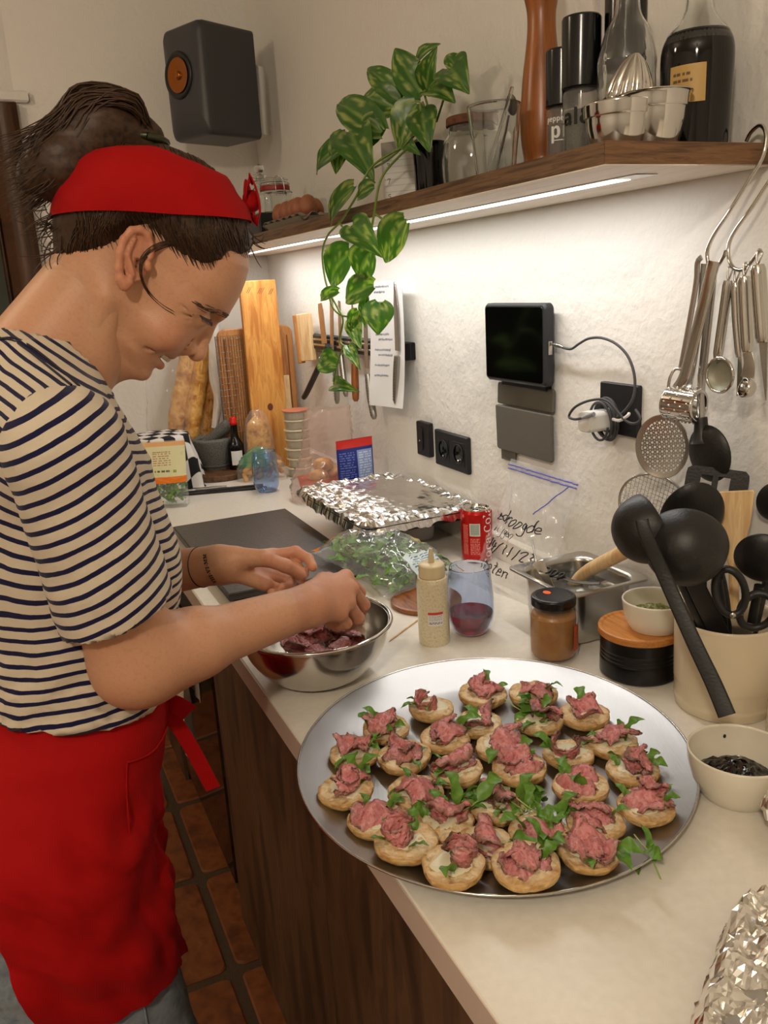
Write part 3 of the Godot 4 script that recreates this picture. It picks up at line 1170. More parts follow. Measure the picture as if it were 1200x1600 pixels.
func hand_d(p: Vector3, e: Vector3, w: Vector3, fingers: Array, thumb: Array) -> float:
	# palm of four long bones, then each finger as a chain of its own
	var d := seg_d(p, e, w, 0.0425, 0.0285)
	var palm := 1.0
	for i in 4:
		var k: Vector3 = fingers[i][0]
		var root := w + (k - w) * 0.12
		palm = smin(palm, seg_d(p, root, k, 0.0165 if i < 3 else 0.015, 0.0118), 0.013)
	d = smin(d, palm, 0.02)
	if d > 0.09:
		return d - 0.02
	var th := seg_d(p, thumb[0], thumb[1], 0.0165, 0.0125)
	d = smin(d, th, 0.016)
	for i in 4:
		var r := [0.0088, 0.0092, 0.0087, 0.0076][i] as float
		var c: Array = fingers[i]
		var f := seg_d(p, c[0], c[1], r * 1.12, r)
		f = smin(f, seg_d(p, c[1], c[2], r * 1.02, r * 0.92), 0.004)
		f = smin(f, seg_d(p, c[2], c[3], r * 0.94, r * 0.8), 0.003)
		d = smin(d, f, 0.0045)
	var t2 := seg_d(p, thumb[1], thumb[2], 0.0112, 0.0100)
	t2 = smin(t2, seg_d(p, thumb[2], thumb[3], 0.0103, 0.0078), 0.004)
	return smin(d, t2, 0.005)


func ray_out(f: Callable, o: Vector3, dir: Vector3, level: float, far: float) -> Vector3:
	# the outermost point along a ray where the field falls to a level
	var t := far
	while t > 0.0:
		var d: float = f.call(o + dir * t) - level
		if d <= 0.0004:
			break
		t -= maxf(0.0006, d * 0.8)
	return o + dir * maxf(t, 0.001)


func skin_color(p: Vector3) -> Color:
	var c := Color(0.57, 0.30, 0.178)
	var side := absf(p.x - HX)
	if p.y > 1.38 and p.z < 0.80:
		# lips, flushed cheeks, nose and ear
		var lip := minf(seg_d(Vector3(side, p.y, p.z), Vector3(0, 1.4235, 0.7195), Vector3(0.022, 1.437, 0.731), 0.004, 0.002), seg_d(Vector3(side, p.y, p.z), Vector3(0, 1.4155, 0.734), Vector3(0.022, 1.430, 0.746), 0.005, 0.003))
		c = c.lerp(Color(0.46, 0.155, 0.115), 0.8 * smoothstep(0.003, -0.001, lip))
		c = c.lerp(Color(0.53, 0.22, 0.13), 0.55 * smoothstep(0.035, 0.01, p.distance_to(Vector3(HX + signf(p.x - HX) * 0.05, 1.452, 0.715))))
		if side > 0.074 and p.z > 0.72:
			c = c.lerp(Color(0.53, 0.20, 0.12), 0.6)
	elif p.y < 1.13 and p.z < 0.62:
		c = c.lerp(Color(0.54, 0.235, 0.145), 0.6)   # ruddier hands
	return c


func on_head(m: ArrayMesh) -> ArrayMesh:
	# built looking straight ahead, then turned a little towards the viewer with the neck
	var c := Vector3(HX, 1.45, 0.80)
	return turned(m, Transform3D(Basis.IDENTITY, c) * head_turn * Transform3D(Basis.from_scale(Vector3(1, 0.99, 0.972)), Vector3(0, 0.0005, 0)) * Transform3D(Basis.IDENTITY, -c))


func build_person() -> void:
	var base := Vector3(HX, 0, 0.93)
	var who := thing("person", "woman bending over the steel bowl in a striped shirt, red headband and red apron", "person", base)
	var at := -base
	skull_grid = poly_grid(PackedVector2Array([Vector2(0.6100, 1.5451), Vector2(0.6103, 1.5256), Vector2(0.6171, 1.5087), Vector2(0.6253, 1.4934), Vector2(0.6351, 1.4798), Vector2(0.6427, 1.4708), Vector2(0.6540, 1.4653), Vector2(0.6660, 1.4601), Vector2(0.6797, 1.4494), Vector2(0.6912, 1.4393), Vector2(0.6999, 1.4311), Vector2(0.7055, 1.4271), Vector2(0.7106, 1.4243), Vector2(0.7156, 1.4232), Vector2(0.7210, 1.4244), Vector2(0.7256, 1.4256), Vector2(0.7301, 1.4213), Vector2(0.7321, 1.4175), Vector2(0.7372, 1.4148), Vector2(0.7414, 1.4128), Vector2(0.7443, 1.4084), Vector2(0.7465, 1.4030), Vector2(0.7517, 1.3988), Vector2(0.7589, 1.3979), Vector2(0.7661, 1.4013), Vector2(0.7719, 1.4042), Vector2(0.7823, 1.4072), Vector2(0.7925, 1.4105), Vector2(0.8037, 1.4162), Vector2(0.8149, 1.4424), Vector2(0.8254, 1.4806), Vector2(0.8306, 1.5138), Vector2(0.8282, 1.5496), Vector2(0.8251, 1.5848), Vector2(0.8142, 1.6159), Vector2(0.7876, 1.6453), Vector2(0.7484, 1.6606), Vector2(0.7007, 1.6588), Vector2(0.6606, 1.6425), Vector2(0.6310, 1.6100), Vector2(0.6151, 1.5759)]), 2)
	hair_grid = poly_grid(PackedVector2Array([Vector2(0.59, 1.5420), Vector2(0.6121, 1.5440), Vector2(0.6221, 1.5401), Vector2(0.6398, 1.5439), Vector2(0.6530, 1.5357), Vector2(0.6695, 1.5318), Vector2(0.6840, 1.5370), Vector2(0.6989, 1.5484), Vector2(0.7080, 1.5561), Vector2(0.7160, 1.5660), Vector2(0.7187, 1.5768), Vector2(0.7405, 1.5783), Vector2(0.7535, 1.5672), Vector2(0.7693, 1.5590), Vector2(0.7929, 1.5468), Vector2(0.8216, 1.5365), Vector2(0.8412, 1.5324), Vector2(0.8614, 1.5368), Vector2(0.8587, 1.6198), Vector2(0.7931, 1.6940), Vector2(0.6933, 1.6890), Vector2(0.5897, 1.6320)]), 2)
	var skin := mk("skin", Color.WHITE, 0.46, 0.0, 0.4)
	skin.vertex_color_use_as_albedo = true
	skin.albedo_texture = noise_tex(51, 0.03, 4, [Color(0.955, 0.935, 0.925), Color(1, 1, 1), Color(0.985, 0.97, 0.96)], 256)
	relief(tri(skin, Vector3(16, 16, 16)), noise_tex(52, 0.12, 2, [Color.BLACK, Color.WHITE], 256), 0.012)
	skin.subsurf_scatter_enabled = true
	skin.subsurf_scatter_strength = 0.10
	var arm_r := func(p: Vector3) -> float: return arm_d(p, SHR, ELR, WRR)
	var arm_l := func(p: Vector3) -> float: return arm_d(p, SHL, ELL, WRL)
	var hand_r := func(p: Vector3) -> float: return hand_d(p, ELR, WRR, HAND_R, THUMB_R)
	var hand_l := func(p: Vector3) -> float: return hand_d(p, ELL, WRL, HAND_L, THUMB_L)
	var tone := func(p: Vector3, _uv: Vector2) -> Color: return skin_color(p)
	var head := on_head(paint(nets(head_d, Vector3(-1.19, 1.37, 0.585), Vector3(-0.97, 1.685, 0.90), 0.003), tone))
	var body := join([
		nets(neck_d, Vector3(-1.18, 1.34, 0.75), Vector3(-0.98, 1.56, 0.96), 0.008),
		nets(func(p: Vector3) -> float: return torso_d(p) + 0.012, Vector3(-1.30, 0.90, 0.72), Vector3(-0.86, 1.45, 1.12), 0.014),
		nets(arm_r, Vector3(-1.06, 1.03, 0.57), Vector3(-0.84, 1.42, 0.94), 0.0065),
		nets(arm_l, Vector3(-1.42, 1.0, 0.64), Vector3(-1.13, 1.42, 0.92), 0.0065),
		nets(hand_r, Vector3(-1.15, 0.985, 0.46), Vector3(-0.96, 1.14, 0.63), 0.0028),
		nets(hand_l, Vector3(-1.26, 1.03, 0.505), Vector3(-1.09, 1.15, 0.69), 0.0028)])
	var bd := part(who, "body", join([head, paint(body, tone)]), skin, at)
	bd.set_meta("label", "bare face, neck, forearms and hands")
	face_details(who, at)
	hair(who, at)
	clothes(who, at)
	# tattoos on the far forearm: a line round it and upright numerals
	var ring := []
	var ax := (WRL - ELL).normalized()
	var e1 := ax.cross(Vector3.UP).normalized()
	var e2 := e1.cross(ax)
	var c0 := WRL - ax * 0.030
	for k in 33:
		var a := TAU * k / 32
		ring.append(ray_out(arm_l, c0, e1 * cos(a) + e2 * sin(a), 0.0, 0.08))
	var ink := mk("tattoo_ink", Color(0.10, 0.08, 0.09), 0.5)
	part(who, "tattoo", tube(ring, 0.0008, 5), ink, at)
	var words := indexed(letters("VIII-VI-MM", 0.0062, true, 0.0005, true))
	var c1 := WRL - ax * 0.004
	var front := Vector3(0.86, 0.1, 0.5).normalized()
	words = bend(words, func(q: Vector3) -> Vector3:
		var a := q.x / 0.029
		var dir := front * cos(a) + ax.cross(front).normalized() * -sin(a)
		return ray_out(hand_l, c1 - ax * (q.y + 0.002) - ax * q.x * 0.12, dir, 0.0, 0.08) + dir * (q.z + 0.0003))
	part(who, "tattoo", words, ink, at)


func face_details(who: Node3D, at: Vector3) -> void:
	# teeth in the smile, brows, lashes
	var teeth := []
	for k in range(-3, 4):
		var x := k * 0.0062
		teeth.append([lathe(sm([Vector2(0, -0.0045), Vector2(0.0028, -0.004), Vector2(0.0034, 0.0), Vector2(0.003, 0.004), Vector2(0, 0.0045)], 2), 10), xf(Vector3(HX + x, 1.4238 + absf(x) * 0.50, 0.7245 + absf(x) * 0.50), Vector3(40, 0, 0), Vector3.ONE * 1.15)])
	part(who, "teeth", on_head(join(teeth)), mk("enamel", Color(0.86, 0.82, 0.72), 0.25), at)
	var dark := mk("lash_brown", Color(0.24, 0.16, 0.11), 0.6)
	var r := RandomNumberGenerator.new()
	r.seed = 4
	for s in [-1.0, 1.0]:
		var brow := []
		var lash := []
		for k in 70:
			var t := r.randf()
			var c := Vector3(HX + s * lerpf(0.012, 0.046, t), lerpf(1.4765, 1.4935, t), lerpf(0.655, 0.689, t))
			c += Vector3(r.randf_range(-0.002, 0.002), r.randf_range(-0.003, 0.003), r.randf_range(-0.003, 0.003))
			var a := ray_out(head_d, Vector3(HX, 1.52, 0.72), (c - Vector3(HX, 1.52, 0.72)).normalized(), 0.0003, 0.16)
			var b2 := c + Vector3(s * 0.005, 0.0022, 0.0045)
			var b := ray_out(head_d, Vector3(HX, 1.52, 0.72), (b2 - Vector3(HX, 1.52, 0.72)).normalized(), 0.0006, 0.16)
			brow.append(tube([a, (a + b) / 2, b], [0.0003, 0.0003, 0.00015], 4))
		for k in 22:
			var t := k / 21.0
			var c := Vector3(HX + s * lerpf(0.020, 0.050, t), lerpf(1.4665, 1.4765, t), lerpf(0.664, 0.683, t))
			var a := ray_out(head_d, Vector3(HX, 1.52, 0.74), (c - Vector3(HX, 1.52, 0.74)).normalized(), 0.0003, 0.16)
			lash.append(tube([a, a + Vector3(s * 0.001, -0.004, -0.002), a + Vector3(s * (0.002 + 0.003 * t), -0.0075, -0.001)], [0.0009, 0.0006, 0.0002], 4))
		part(who, "eyebrow", on_head(join(brow)), dark, at)
		part(who, "eyelash", on_head(join(lash)), dark, at)


func hair_d(p: Vector3) -> float:
	# a close cap of hair: the skull swollen by a centimetre, kept inside the hair's outline
	var e := on_grid(hair_grid, p) + 0.004 * folds.get_noise_3d(p.x * 1500.0, p.y * 1500.0, p.z * 1500.0)
	return maxf(skull(p) - 0.0012 - 0.0095 * smoothstep(0.001, -0.020, e) + 0.002 * folds.get_noise_3d(p.x * 900.0, p.y * 300.0, p.z * 300.0), e)


func hair(who: Node3D, at: Vector3) -> void:
	folds.seed = 8
	folds.frequency = 0.03
	var hm := mk("hair_brown", Color.WHITE, 0.5, 0.0, 0.4)
	hm.albedo_texture = noise_tex(53, 0.05, 3, [Color(0.135, 0.088, 0.06), Color(0.27, 0.185, 0.12), Color(0.18, 0.12, 0.08)], 128)
	tri(hm, Vector3(30, 12, 12))
	part(who, "hair", on_head(nets(hair_d, Vector3(-1.18, 1.50, 0.585), Vector3(-0.98, 1.70, 0.87), 0.0042)), hm, at)
	var blob := func(p: Vector3) -> float:
		var d := seg_d(p, Vector3(HX, 1.676, 0.722), Vector3(HX, 1.690, 0.765), 0.026, 0.038)
		d = smin(d, seg_d(p, Vector3(HX, 1.690, 0.765), Vector3(HX + 0.01, 1.648, 0.815), 0.038, 0.036), 0.03)
		d = smin(d, seg_d(p, Vector3(HX + 0.01, 1.648, 0.815), Vector3(HX + 0.02, 1.632, 0.852), 0.034, 0.014), 0.03)
		return d + 0.004 * folds.get_noise_3d(p.x * 500.0, p.y * 900.0, p.z * 300.0)
	part(who, "ponytail", on_head(nets(blob, Vector3(-1.14, 1.59, 0.68), Vector3(-1.01, 1.75, 0.88), 0.005)), hm, at)
	# loose strands: over the knot, back over the tail, along the hairline and at the nape
	var r := RandomNumberGenerator.new()
	r.seed = 21
	var st := []
	for k in 330:
		var x := HX + r.randf_range(-0.04, 0.045)
		var up := r.randf_range(0.3, 1.0)
		var low := r.randf_range(-1.0, 1.0)
		var p0 := Vector3(HX + (x - HX) * 0.35, 1.672, 0.716) + Vector3(0, r.randf_range(0, 0.012), r.randf_range(-0.01, 0.01))
		var p1 := Vector3(x, 1.692 + 0.026 * up, 0.733 - 0.010 * up + r.randf_range(-0.004, 0.004))
		var p2 := Vector3(x, 1.693 + 0.038 * up * (0.7 + 0.3 * low), 0.775 + 0.01 * low)
		var p3 := Vector3(x, 1.665 + 0.035 * low, 0.815 + r.randf_range(-0.006, 0.01))
		var p4 := Vector3(x + r.randf_range(-0.015, 0.015), 1.633 + 0.034 * low + r.randf_range(-0.012, 0.012), 0.855 + r.randf_range(-0.02, 0.035))
		st.append(tube(sm([p0, p1, p2, p3, p4], 4), [0.0005, 0.001, 0.001, 0.0011, 0.0011, 0.0011, 0.0011, 0.0012, 0.0012, 0.0012, 0.0011, 0.001, 0.0009, 0.0008, 0.0006, 0.0004, 0.0002], 4, false))
	for k in 240:
		# down the head in front and behind, lying on the cap
		var z := r.randf_range(0.605, 0.83)
		var s := 1.0 if r.randf() < 0.75 else -1.0
		var a := r.randf_range(0.05, 1.2)
		var o := Vector3(HX, 1.565, 0.72)
		var path := []
		for i in 7:
			var t := i / 6.0
			var dz := (z - 0.72) * (1.0 + 0.15 * t)
			var ang := a + 0.55 * t
			var d := Vector3(s * sin(ang) * 0.09, cos(ang) * 0.09, dz).normalized()
			path.append(ray_out(hair_d, o, d, 0.0002 + 0.0006 * r.randf(), 0.16))
		st.append(tube(path, [0.0007, 0.0009, 0.0009, 0.0009, 0.0008, 0.0006, 0.0003], 4, false))
	for k in 70:
		# short curls at nape and forehead
		var nape := r.randf() < 0.6
		var p := Vector3(HX + r.randf_range(-0.04, 0.06), r.randf_range(1.545, 1.60), r.randf_range(0.825, 0.838)) if nape else Vector3(HX + r.randf_range(-0.03, 0.06), r.randf_range(1.545, 1.575), r.randf_range(0.604, 0.625))
		var out := Vector3(0, -0.3, 1) if nape else Vector3(0, -1, -0.25)
		var path := [p]
		var c := r.randf_range(-70.0, 70.0)
		for i in 7:
			out = (out.rotated(Vector3.RIGHT, deg_to_rad(c * 0.35)) + Vector3(r.randf_range(-0.2, 0.2), 0, 0)).normalized()
			path.append(path[-1] + out * (0.0055 if nape else 0.0038))
		st.append(tube(path, [0.0007, 0.0007, 0.0007, 0.0006, 0.0006, 0.0005, 0.0004, 0.0002], 4, false))
	# fine hair drawn back over the hairline, from temple, ear and nape up to the band
	const LINE := [Vector2(0.612, 1.545), Vector2(0.6398, 1.5439), Vector2(0.6695, 1.5318), Vector2(0.6989, 1.5484), Vector2(0.7160, 1.5660), Vector2(0.7405, 1.5783), Vector2(0.7693, 1.5590), Vector2(0.8216, 1.5365)]
	var line := sm(LINE, 8)
	for k in 260:
		var q: Vector2 = line[r.randi() % line.size()] + Vector2(r.randf_range(-0.004, 0.004), r.randf_range(-0.009, 0.006))
		var back := r.randf_range(0.000, 0.020) if q.x < 0.74 else r.randf_range(-0.016, 0.002)
		var path := []
		for i in 6:
			var s := i / 5.0
			path.append(ray_out(func(v: Vector3) -> float: return minf(hair_d(v), skull(v)), Vector3(HX + 0.02, q.y + 0.036 * s, q.x + back * s * s + 0.004 * sin(s * 3.0)), Vector3.RIGHT, 0.0003 + 0.0008 * s, 0.12))
		st.append(tube(path, [0.0002, 0.0004, 0.0006, 0.0007, 0.0007, 0.0005], 4, false))
	# the wisp that curls in front of the ear down the cheek
	for k in 6:
		var path := []
		for q in [Vector2(1.557, 0.700), Vector2(1.551, 0.722), Vector2(1.539, 0.7375), Vector2(1.521, 0.741), Vector2(1.503, 0.735), Vector2(1.488, 0.722), Vector2(1.479, 0.709)]:
			path.append(ray_out(head_d, Vector3(HX, q.x + 0.0011 * (k - 2.5), q.y + 0.0012 * (k % 3)), Vector3.RIGHT, 0.0007, 0.13))
		path = sm(path, 3)
		var rad := []
		for i in path.size():
			rad.append(lerpf(0.0007, 0.00012, float(i) / path.size()))
		st.append(tube(path, rad, 4, false))
	var ss := part(who, "hair_strands", on_head(join(st)), hm, at)
	ss.set_meta("kind", "stuff")
	var tie := []
	for k in 25:
		var a := TAU * k / 24
		tie.append(Vector3(HX + 0.024 * cos(a), 1.6755 + 0.004 * sin(a), 0.716 + 0.022 * sin(a)))
	part(who, "hair_tie", on_head(tube(tie, 0.0045, 8)), mk("hair_tie_olive", Color(0.20, 0.20, 0.11), 0.35, 0.3), at)


func band_line(s: float, hi: bool) -> float:
	# height of the band's edges along z
	if hi:
		return lerpf(1.6305, 1.6600, smoothstep(0.598, 0.72, s))
	return lerpf(1.5790, 1.5935, smoothstep(0.60, 0.83, s))


func clothes(who: Node3D, at: Vector3) -> void:
	# red band round the head, tied in front
	var red := mk("red_cotton", Color(0.62, 0.015, 0.02), 0.82, 0.0, 0.3)
	relief(tri(red, Vector3(60, 60, 60)), noise_tex(54, 0.15, 2, [Color.BLACK, Color.WHITE], 128), 0.01)
	red.rim_enabled = true
	red.rim = 0.25
	red.rim_tint = 0.7
	var hat := func(p: Vector3) -> float: return skull(p) - 0.0105
	var rows := []
	for i in 13:
		var t := i / 12.0
		var row := PackedVector3Array()
		for j in 72:
			var a := TAU * j / 72
			var dir := Vector3(sin(a), 0, -cos(a))
			var z := 0.715 - 0.11 * cos(a)
			var y := lerpf(band_line(z, false), band_line(z, true), t)
			var o := Vector3(HX, y, 0.715)
			var lift := 0.0046 + 0.0016 * sin(t * 9.0 + z * 60.0) * smoothstep(0.66, 0.61, z)
			row.append(ray_out(hat, o, dir, lift, 0.17))
		rows.append(row)
	var shell_rows := rows.duplicate()
	for i in range(12, -1, -1):
		var row := PackedVector3Array()
		for q: Vector3 in rows[i]:
			row.append(q + (Vector3(HX, q.y, 0.715) - q).normalized() * 0.002)
		shell_rows.append(row)
	shell_rows.append(rows[0])
	var hb := part(who, "headband", on_head(grid(shell_rows, true)), red, at)
	hb.set_meta("label", "wide red headband")
	for e in [[[Vector3(-1.074, 1.603, 0.6075), Vector3(-1.066, 1.622, 0.6035), Vector3(-1.062, 1.627, 0.5985), Vector3(-1.060, 1.610, 0.5935), Vector3(-1.060, 1.590, 0.5925), Vector3(-1.064, 1.580, 0.5985), Vector3(-1.074, 1.592, 0.6065)], 0.0105], [[Vector3(-1.086, 1.603, 0.6075), Vector3(-1.096, 1.620, 0.603), Vector3(-1.102, 1.622, 0.598), Vector3(-1.104, 1.602, 0.594), Vector3(-1.100, 1.586, 0.598), Vector3(-1.086, 1.596, 0.6065)], 0.010]]:
		part(hb, "bow_loop", on_head(ribbon(sm(e[0], 6), func(t: float) -> float: return float(e[1]) * (0.4 + 0.6 * sin(PI * clampf(t, 0.0, 1.0))), 0.002, Vector3(0.2, 0.2, -1))), red)
	part(hb, "knot", lathe(sm([Vector2(0, -0.013), Vector2(0.008, -0.01), Vector2(0.0105, 0), Vector2(0.008, 0.01), Vector2(0, 0.013)], 4), 14), red, Vector3(-1.045, 1.603, 0.6085), Vector3(0, 0, 20))
	# striped shirt
	var cotton := mk("striped_cotton", Color.WHITE, 0.88, 0.0, 0.25)
	var im := Image.create(64, 256, false, Image.FORMAT_RGB8)
	var r := RandomNumberGenerator.new()
	r.seed = 6
	for y in 256:
		for x in 64:
			var v := absf(y / 255.0 - 0.5)
			var k := smoothstep(0.165, 0.185, v + r.randf_range(-0.006, 0.006))
			var n := r.randf_range(0.93, 1.0)
			var c := Color(0.115, 0.11, 0.24).lerp(Color(0.83, 0.775, 0.685), k)
			im.set_pixel(x, y, Color(c.r * n, c.g * n, c.b * n))
	cotton.albedo_texture = ImageTexture.create_from_image(im)
	cotton.rim_enabled = true
	cotton.rim = 0.2
	const PITCH := 0.0146
	folds.seed = 31
	folds.frequency = 1.0
	var shirt := func(p: Vector3) -> float:
		var d := torso_d(p) - 0.006
		var low := smoothstep(1.20, 1.02, p.y)
		d -= 0.005 * low * folds.get_noise_3d(p.x * 9.0, p.y * 24.0 + p.z * 14.0, p.z * 7.0)
		d -= 0.003 * folds.get_noise_3d(p.x * 14.0, p.y * 8.0, p.z * 16.0)
		d = maxf(d, 1.022 + 0.16 * (p.z - 0.85) - p.y)                       # hem over the apron band
		d = maxf(d, -seg_d(p, Vector3(HX, 1.40, 0.850), Vector3(HX, 1.56, 0.800), 0.067, 0.105))   # boat neck
		return d
	var wrap := func(p: Vector3) -> Vector2:
		return Vector2(atan2(p.x - HX, 0.9 - p.z) * 3.0, (p.y - 3.4 * maxf(0.0, p.y - 1.17) * (p.z - 0.885) + 0.006 * folds.get_noise_3d(p.x * 6.0, p.y * 6.0, p.z * 6.0)) / PITCH)
	var tee := part(who, "shirt", nets(shirt, Vector3(-1.33, 0.99, 0.70), Vector3(-0.83, 1.48, 1.05), 0.0075, wrap), cotton, at)
	tee.set_meta("label", "cream shirt with navy stripes")
	for s in [[SHR, ELR, 0.72], [SHL, ELL, 0.62]]:
		var a: Vector3 = s[0]
		var ax: Vector3 = (s[1] - s[0]).normalized()
		var len: float = 0.262 * s[2]
		var tilt := (ax + Vector3(0, 0.0, -0.30)).normalized()
		var sleeve := func(p: Vector3) -> float:
			var d := seg_d(p, a + Vector3(0, -0.006, 0) - ax * 0.01, a + ax * len * 1.35, 0.0595, 0.067)
			d = smin(d, seg_d(p, a, a + Vector3(signf(HX - a.x) * 0.03, 0.012, -0.01), 0.055, 0.045), 0.02)
			d -= 0.0035 * folds.get_noise_3d(p.x * 10.0, p.y * 16.0 + p.z * 9.0, p.z * 12.0)
			return maxf(d, (p - (a + ax * len)).dot((ax + Vector3(0, 0.0, -0.12)).normalized()))
		var along := func(p: Vector3) -> Vector2:
			return Vector2(p.z * 20.0, ((p - a).dot(tilt) + 0.003 * folds.get_noise_3d(p.x * 7.0, p.y * 7.0, p.z * 7.0)) / PITCH)
		part(tee, "sleeve", nets(sleeve, a - Vector3(0.11, 0.30, 0.13), a + Vector3(0.11, 0.10, 0.13), 0.0065, along), cotton)
	var lace := []
	for k in 2:
		var path := []
		for q in [Vector3(-1.0, 1.468, 0.912), Vector3(-0.995, 1.46, 0.895), Vector3(-0.975, 1.445, 0.880), Vector3(-0.955, 1.425, 0.866), Vector3(-0.935, 1.405, 0.853)]:
			path.append(ray_out(shirt, Vector3(HX + 0.02, 1.36, 0.88), (q + Vector3(0, 0, k * 0.007) - Vector3(HX + 0.02, 1.36, 0.88)).normalized(), 0.001, 0.25))
		lace.append(tube(sm(path, 4), 0.0013, 6))
	part(tee, "shoulder_lace", join(lace), mk("navy_thread", Color(0.07, 0.07, 0.16), 0.7))
	legs_and_apron(who, at, red)


func hip_d(p: Vector3) -> float:
	var d := torso_d(p)
	for s in [-1.0, 1.0]:
		var hip := Vector3(HX + s * 0.085, 0.86, 0.960)
		var knee := Vector3(HX + s * 0.095, 0.48, 0.880)
		d = smin(d, seg_d(p, hip, knee, 0.095, 0.072), 0.05)
		d = smin(d, seg_d(p, knee, Vector3(HX + s * 0.10, 0.06, 0.935), 0.070, 0.058), 0.02)
	return d


func legs_and_apron(who: Node3D, at: Vector3, red: Material) -> void:
	var denim := mk("denim", Color.WHITE, 0.85, 0.0, 0.25)
	denim.albedo_texture = noise_tex(55, 0.02, 5, [Color(0.36, 0.41, 0.46), Color(0.54, 0.58, 0.61), Color(0.45, 0.49, 0.53)], 256)
	relief(tri(denim, Vector3(7, 7, 7)), noise_tex(56, 0.2, 2, [Color.BLACK, Color.WHITE], 256), 0.03)
	var jeans := func(p: Vector3) -> float:
		var d := maxf(hip_d(p), p.y - 0.98) - 0.004 * folds.get_noise_3d(p.x * 9.0, p.y * 13.0, p.z * 9.0)
		return maxf(d, 0.03 - p.y)
	var jn := part(who, "jeans", nets(jeans, Vector3(-1.32, 0.015, 0.76), Vector3(-0.84, 1.0, 1.14), 0.013), denim, at)
	var seam := []
	for k in 14:
		var y := 0.30 + 0.04 * k
		seam.append(ray_out(jeans, Vector3(HX + 0.09, y, 0.90), Vector3(1, 0, -0.25).normalized(), 0.0012, 0.2))
	part(jn, "side_seam", tube(seam, 0.0016, 5), denim)
	for s in [-1.0, 1.0]:
		var sole := PackedVector2Array()
		for q in [Vector2(-0.038, 0.07), Vector2(-0.03, 0.10), Vector2(0.0, 0.112), Vector2(0.03, 0.10), Vector2(0.038, 0.07), Vector2(0.04, -0.04), Vector2(0.045, -0.09), Vector2(0.03, -0.14), Vector2(0.0, -0.155), Vector2(-0.03, -0.14), Vector2(-0.045, -0.09), Vector2(-0.04, -0.04)]:
			sole.append(q)
		part(who, "shoe", join([prism(sole, 0.022, 0.004), [lathe(sm([Vector2(0.046, 0.02), Vector2(0.045, 0.05), Vector2(0.030, 0.075), Vector2(0, 0.08)], 4), 20), xf(Vector3(0, 0, -0.03), Vector3.ZERO, Vector3(0.85, 0.9, 2.4))]]), mats.black_plastic, Vector3(s * 0.10, 0.0, 0.0))
	# apron: wrapped round hips and thighs, open at the back
	var field := func(p: Vector3) -> float: return hip_d(p)
	var rows := []
	for i in 46:
		var t := i / 45.0
		var row := PackedVector3Array()
		for j in 81:
			var a := deg_to_rad(lerpf(-118.0, 123.5 - 20.6 * t, j / 80.0))
			var hem := 0.630 + 0.040 * smoothstep(0.2, 1.5, absf(a))
			var y := lerpf(1.035 + 0.10 * (0.0 if cos(a) > 0.0 else cos(a) * -0.2), hem, t)
			var c := torso_at(y)
			var o := Vector3(HX, y, 0.945)
			var dir := Vector3(sin(a), 0, -cos(a))
			var lift := lerpf(-0.005, 0.006, smoothstep(1.035, 0.985, y)) + 0.004 * smoothstep(0.1, 0.4, t)
			# soft drag folds across the hip
			lift += 0.016 * smoothstep(0.15, 0.5, t) * folds.get_noise_3d(a * 1.6 + y * 3.0, y * 9.0 - a * 3.0, 3.0)
			lift += 0.008 * sin((y + 0.11 * a) * 40.0 + 2.0 * folds.get_noise_2d(a * 2.0, y * 6.0)) * smoothstep(0.2, 0.45, t) * smoothstep(0.95, 0.6, t) * smoothstep(2.0, 0.4, absf(a))
			var q := ray_out(field, o, dir, lift, 0.30)
			if i > 0 and y < 0.84:
				# cloth hangs from the hip and does not follow the leg inwards
				var up: Vector3 = rows[i - 1][j]
				var ru := Vector2(up.x - HX, up.z - 0.945).length()
				var rq := Vector2(q.x - HX, q.z - 0.945).length()
				if rq < ru - 0.0026:
					q = Vector3(HX + dir.x * (ru - 0.0026), y, 0.945 + dir.z * (ru - 0.0026))
			row.append(q)
		rows.append(row)
	var ap := part(who, "apron", sheet(rows, 0.002), red, at)
	ap.set_meta("label", "red half apron tied at the front")
	for list in [[Vector3(-1.0000, 0.9758, 0.7979), Vector3(-0.9800, 0.9717, 0.8115), Vector3(-0.9600, 0.9684, 0.8308), Vector3(-0.9300, 0.9782, 0.8585)], [Vector3(-0.9300, 0.9782, 0.8585), Vector3(-0.9300, 0.9495, 0.8645), Vector3(-0.9300, 0.8916, 0.8730)]]:
		var edge := []
		for q: Vector3 in sm(list, 4):
			edge.append(ray_out(field, Vector3(HX, q.y, 0.945), (q - Vector3(HX, q.y, 0.945)).normalized(), 0.0085, 0.3))
		part(ap, "pocket_seam", tube(edge, 0.0013, 5), red)
	# strings tied in front, one loop and one long end
	for e in [[[Vector3(-1.02, 0.995, 0.800), Vector3(-1.005, 0.998, 0.785), Vector3(-1.0, 0.992, 0.775), Vector3(-0.998, 0.982, 0.766)], 0.012], [[Vector3(-1.02, 0.990, 0.800), Vector3(-1.005, 0.975, 0.786), Vector3(-1.0, 0.930, 0.768), Vector3(-0.998, 0.866, 0.748)], 0.010]]:
		var w: float = e[1]
		part(ap, "apron_string", ribbon(sm(e[0], 6), func(_t: float) -> float: return w, 0.0016, Vector3(1, 0.1, 0.35)), red)
	part(ap, "knot", lathe(sm([Vector2(0, -0.012), Vector2(0.008, -0.009), Vector2(0.011, 0), Vector2(0.008, 0.009), Vector2(0, 0.012)], 4), 14), red, Vector3(-1.015, 0.992, 0.797))


